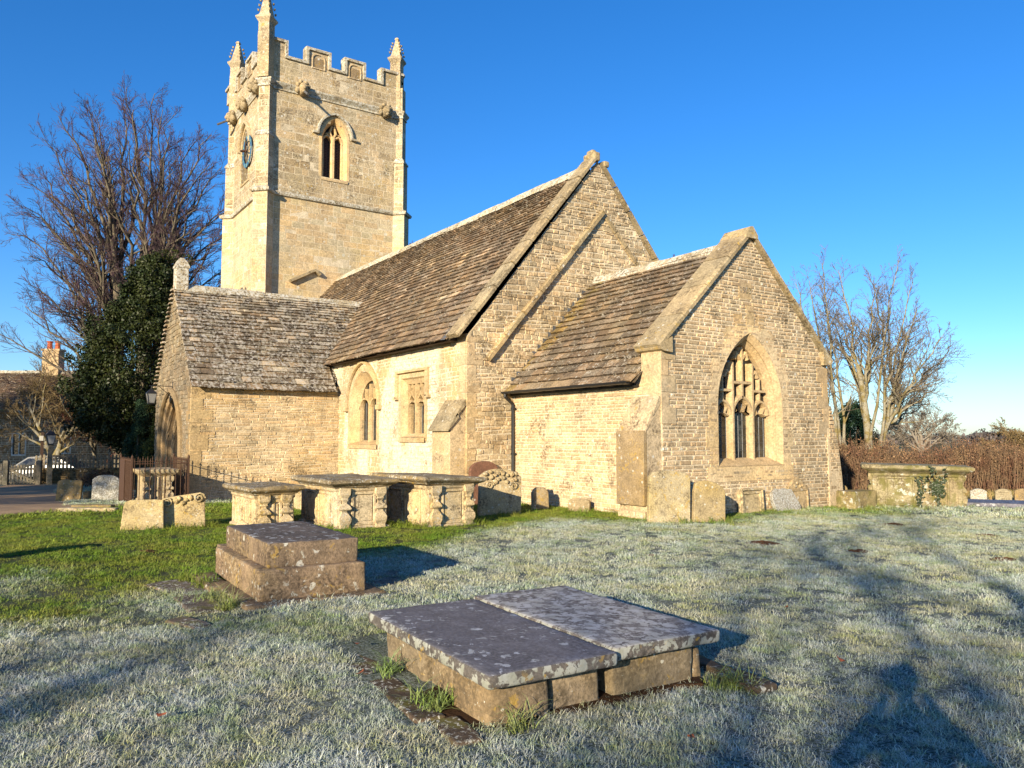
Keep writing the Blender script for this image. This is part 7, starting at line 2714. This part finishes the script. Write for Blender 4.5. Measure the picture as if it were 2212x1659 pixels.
# ------------------------------------------------------------ grass, blade by blade
def grass_mat():
    t = NT('frosty_grass')
    fr = t.attr('frost', 'Fac', 'INSTANCER')
    dr = t.attr('dry', 'Fac', 'INSTANCER')
    tint = t.attr('tint')
    tip = t.attr('tip', 'Fac')
    n1 = t.noise(1.1, 4, .6)
    n2 = t.noise(7, 4, .6, off=(3, 5, 0))
    gcol = t.mix(t.ramp(n1, .35, .65), (.135, .235, .02), (.235, .275, .038))
    gcol = t.mix(t.math('MULTIPLY', dr, t.ramp(n2, .4, .6)), gcol, (.20, .155, .065))
    fcol = t.mix(t.ramp(n1, .4, .65), (.62, .66, .64), (.66, .64, .52))
    # frost sits on the upper part of the blade
    f = t.math('MULTIPLY', t.ramp(fr, .05, .95), t.math('ADD', .35, t.math('MULTIPLY', tip, .65)))
    f = t.math('MULTIPLY', f, t.ramp(n2, .25, .62, .5, 1.0))
    f = t.math('MULTIPLY', f, t.ramp(t.noise(1.7, 4, .6, off=(8, 1, 0)), .34, .5, .62, 1.0))
    c = t.mix(f, gcol, fcol)
    c = t.mix(1.0, c, tint, 'MULTIPLY')
    t.l.new(c, t.b.inputs['Base Color'])
    t.b.inputs['Roughness'].default_value = .75
    t.b.inputs['Specular IOR Level'].default_value = .15
    return t.m


GM = grass_mat()


def tuft(seed, blades, rad, h, w):
    g = np.random.default_rng(seed)
    V, F, T_, TP = [], [], [], []
    for i in range(blades):
        a, q = g.uniform(0, 2 * pi), rad * sqrt(g.random())
        b = np.array([q * cos(a), q * sin(a), -.01])
        hh = h * g.uniform(.45, 1.25)
        an = g.uniform(0, 2 * pi)
        ln = np.array([cos(an), sin(an), 0]) * hh * g.uniform(.35, 1.9)
        sd = np.array([-sin(an), cos(an), 0]) * w * g.uniform(.7, 1.25)
        up = np.array([0, 0, hh])
        k = len(V)
        p1, p2, p3 = b + ln * .18 + up * .45, b + ln * .6 + up * .82, b + ln * 1.1 + up * g.uniform(.75, 1.0)
        V += [b - sd * .5, b + sd * .5, p1 - sd * .5, p1 + sd * .5, p2 - sd * .38, p2 + sd * .38, p3]
        F += [(k, k + 1, k + 3, k + 2), (k + 2, k + 3, k + 5, k + 4), (k + 4, k + 5, k + 6)]
        c = g.uniform(.62, 1.25)
        T_ += [(c, c * g.uniform(.95, 1.05), c * .97, 1)] * 3
        TP += [.1, .6, 1.0]
    me = bpy.data.meshes.new('grass_tuft')
    me.from_pydata([tuple(v) for v in V], [], F)
    at = me.attributes.new('tint', 'FLOAT_COLOR', 'FACE')
    at.data.foreach_set('color', np.array(T_, np.float32).ravel())
    at = me.attributes.new('tip', 'FLOAT', 'FACE')
    at.data.foreach_set('value', np.array(TP, np.float32))
    me.materials.append(GM)
    return bpy.data.objects.new('grass_tuft', me)


def scatter_tree(coll, name):
    ng = bpy.data.node_groups.new(name, 'GeometryNodeTree')
    ng.interface.new_socket('Geometry', in_out='INPUT', socket_type='NodeSocketGeometry')
    ng.interface.new_socket('Geometry', in_out='OUTPUT', socket_type='NodeSocketGeometry')
    n, l = ng.nodes, ng.links
    gi, go = n.new('NodeGroupInput'), n.new('NodeGroupOutput')
    ci = n.new('GeometryNodeCollectionInfo')
    ci.inputs['Collection'].default_value = coll
    ci.inputs['Separate Children'].default_value = True
    ci.inputs['Reset Children'].default_value = True
    ip = n.new('GeometryNodeInstanceOnPoints')
    ip.inputs['Pick Instance'].default_value = True

    def na(nm, ty):
        q = n.new('GeometryNodeInputNamedAttribute')
        q.data_type = ty
        q.inputs['Name'].default_value = nm
        return q.outputs[0]
    l.new(gi.outputs[0], ip.inputs['Points'])
    l.new(ci.outputs[0], ip.inputs['Instance'])
    l.new(na('pick', 'INT'), ip.inputs['Instance Index'])
    l.new(na('rot', 'FLOAT_VECTOR'), ip.inputs['Rotation'])
    l.new(na('scl', 'FLOAT_VECTOR'), ip.inputs['Scale'])
    l.new(ip.outputs[0], go.inputs[0])
    return ng


def scatter(name, label, r0, r1, dens, tufts, seed, half=radians(47), size=(1, 1), clip=None):
    g = np.random.default_rng(seed)
    area = half * (r1 * r1 - r0 * r0)
    n = int(area * dens)
    rr = np.sqrt(g.uniform(r0 * r0, r1 * r1, n))
    aa = g.uniform(-half, half, n)
    r, d = rr * np.sin(aa), rr * np.cos(aa)
    x, y = RT[0] * r + FW[0] * d, RT[1] * r + FW[1] * d
    keep = ~in_poly(x, y, PATH)
    for (cx_, cy_, hx, hy, rz) in EXC:
        c, s = cos(rz), sin(rz)
        u, v = (x - cx_) * c + (y - cy_) * s, -(x - cx_) * s + (y - cy_) * c
        keep &= ~((np.abs(u) < hx) & (np.abs(v) < hy))
    # thin, uneven cover
    pat = np.sin(x * 2.3 + np.sin(y * 1.9) * 1.5) * np.sin(y * 2.7 + np.sin(x * 1.4))
    keep &= g.random(n) < (.86 + .14 * pat)
    x, y = x[keep], y[keep]
    n = len(x)
    z = terrain(x, y)
    me = bpy.data.meshes.new(name)
    me.vertices.add(n)
    me.vertices.foreach_set('co', np.stack([x, y, z], 1).astype(np.float32).ravel())

    def put(nm, ty, key, arr):
        me.attributes.new(nm, ty, 'POINT').data.foreach_set(key, arr)
    fr = frost_at(x, y) + g.normal(0, .10, n)
    put('frost', 'FLOAT', 'value', np.clip(fr, 0, 1).astype(np.float32))
    rv, dv = rd_of(x, y)
    dry = np.clip(.25 + .5 * np.exp(-((rv + 5) ** 2 + (dv - 4.5) ** 2) / 14) + g.normal(0, .15, n), 0, 1)
    put('dry', 'FLOAT', 'value', dry.astype(np.float32))
    put('pick', 'INT', 'value', g.integers(0, len(tufts), n).astype(np.int32))
    put('rot', 'FLOAT_VECTOR', 'vector', np.stack([g.normal(0, .12, n), g.normal(0, .12, n), g.uniform(0, 2 * pi, n)], 1).astype(np.float32).ravel())
    s = g.uniform(.75, 1.2, n) * (1 + .25 * pat[keep])
    put('scl', 'FLOAT_VECTOR', 'vector', np.stack([s * size[0], s * size[0], s * size[1] * g.uniform(.75, 1.3, n)], 1).astype(np.float32).ravel())
    o = bpy.data.objects.new(name, me)
    C.objects.link(o)
    co = bpy.data.collections.new(name + '_tufts')
    for t in tufts:
        co.objects.link(t)
    md = o.modifiers.new('scatter', 'NODES')
    md.node_group = scatter_tree(co, name)
    tag(o, label, 'grass', kind='stuff')
    return o


near_t = [tuft(100 + i, 64, .085, .032, .0029) for i in range(5)]
mid_t = [tuft(200 + i, 84, .12, .031, .0042) for i in range(4)]
far_t = [tuft(300 + i, 50, .22, .05, .011) for i in range(3)]
scatter('grass', 'short frosty grass of the lawn round the foreground tombs', 2.2, 7.5, 220, near_t, 1)
scatter('grass', 'lawn of the churchyard, white with frost near and green by the tombs', 7.3, 18.6, 100, mid_t, 2)
scatter('grass', 'grass on the far side of the churchyard', 18.3, 40, 30, far_t, 3)
# longer tufts in the corners of the stones
g = np.random.default_rng(77)
spots = []
for (x, y, n, s) in ((-5.0, 2.36, 7, .04), (-4.25, 2.33, 14, .05), (-3.55, 4.2, 18, .09), (-3.7, 2.55, 6, .04), (-9.6, 2.1, 22, .1), (-9.1, 2.1, 18, .07), (-8.3, 2.0, 26, .12), (-7.75, 2.0, 12, .06), (-13.0, 5.0, 14, .2), (-12.9, 6.2, 18, .15), (-12.6, 6.55, 20, .15), (-12.6, 7.7, 20, .15), (-13.6, 9.2, 20, .25), (-13.5, 10.5, 26, .3), (-12.6, 11.0, 26, .3), (-10.5, 11.0, 22, .3), (-10.2, 11.8, 18, .25), (-10.9, 14.0, 24, .6), (-10.2, 17.0, 16, .25), (-9.6, 18.1, 30, .5), (-15.0, 2.5, 30, .35), (-15.0, 3.2, 30, .3)):
    for _ in range(n):
        spots.append((x + g.normal(0, s), y + g.normal(0, s)))
spots = np.array(spots)
long_t = [tuft(400 + i, 16, .05, .13, .006) for i in range(3)]
me = bpy.data.meshes.new('long_grass')
n = len(spots)
me.vertices.add(n)
me.vertices.foreach_set('co', np.stack([spots[:, 0], spots[:, 1], terrain(spots[:, 0], spots[:, 1])], 1).astype(np.float32).ravel())
for nm, ty, key, arr in (('frost', 'FLOAT', 'value', np.clip(frost_at(spots[:, 0], spots[:, 1]) * .35, 0, 1)), ('dry', 'FLOAT', 'value', g.uniform(0, .5, n)), ('rot', 'FLOAT_VECTOR', 'vector', np.stack([g.normal(0, .1, n), g.normal(0, .1, n), g.uniform(0, 6, n)], 1).ravel()), ('scl', 'FLOAT_VECTOR', 'vector', np.repeat(g.uniform(.6, 1.2, n), 3))):
    me.attributes.new(nm, ty, 'POINT').data.foreach_set(key, arr.astype(np.float32))
me.attributes.new('pick', 'INT', 'POINT').data.foreach_set('value', g.integers(0, 3, n).astype(np.int32))
o = bpy.data.objects.new('long_grass', me)
C.objects.link(o)
co = bpy.data.collections.new('long_tufts')
for t in long_t:
    co.objects.link(t)
md = o.modifiers.new('scatter', 'NODES')
md.node_group = scatter_tree(co, 'long_grass')
tag(o, 'longer green tufts of grass in the corners of tombs and walls', 'grass', kind='stuff')
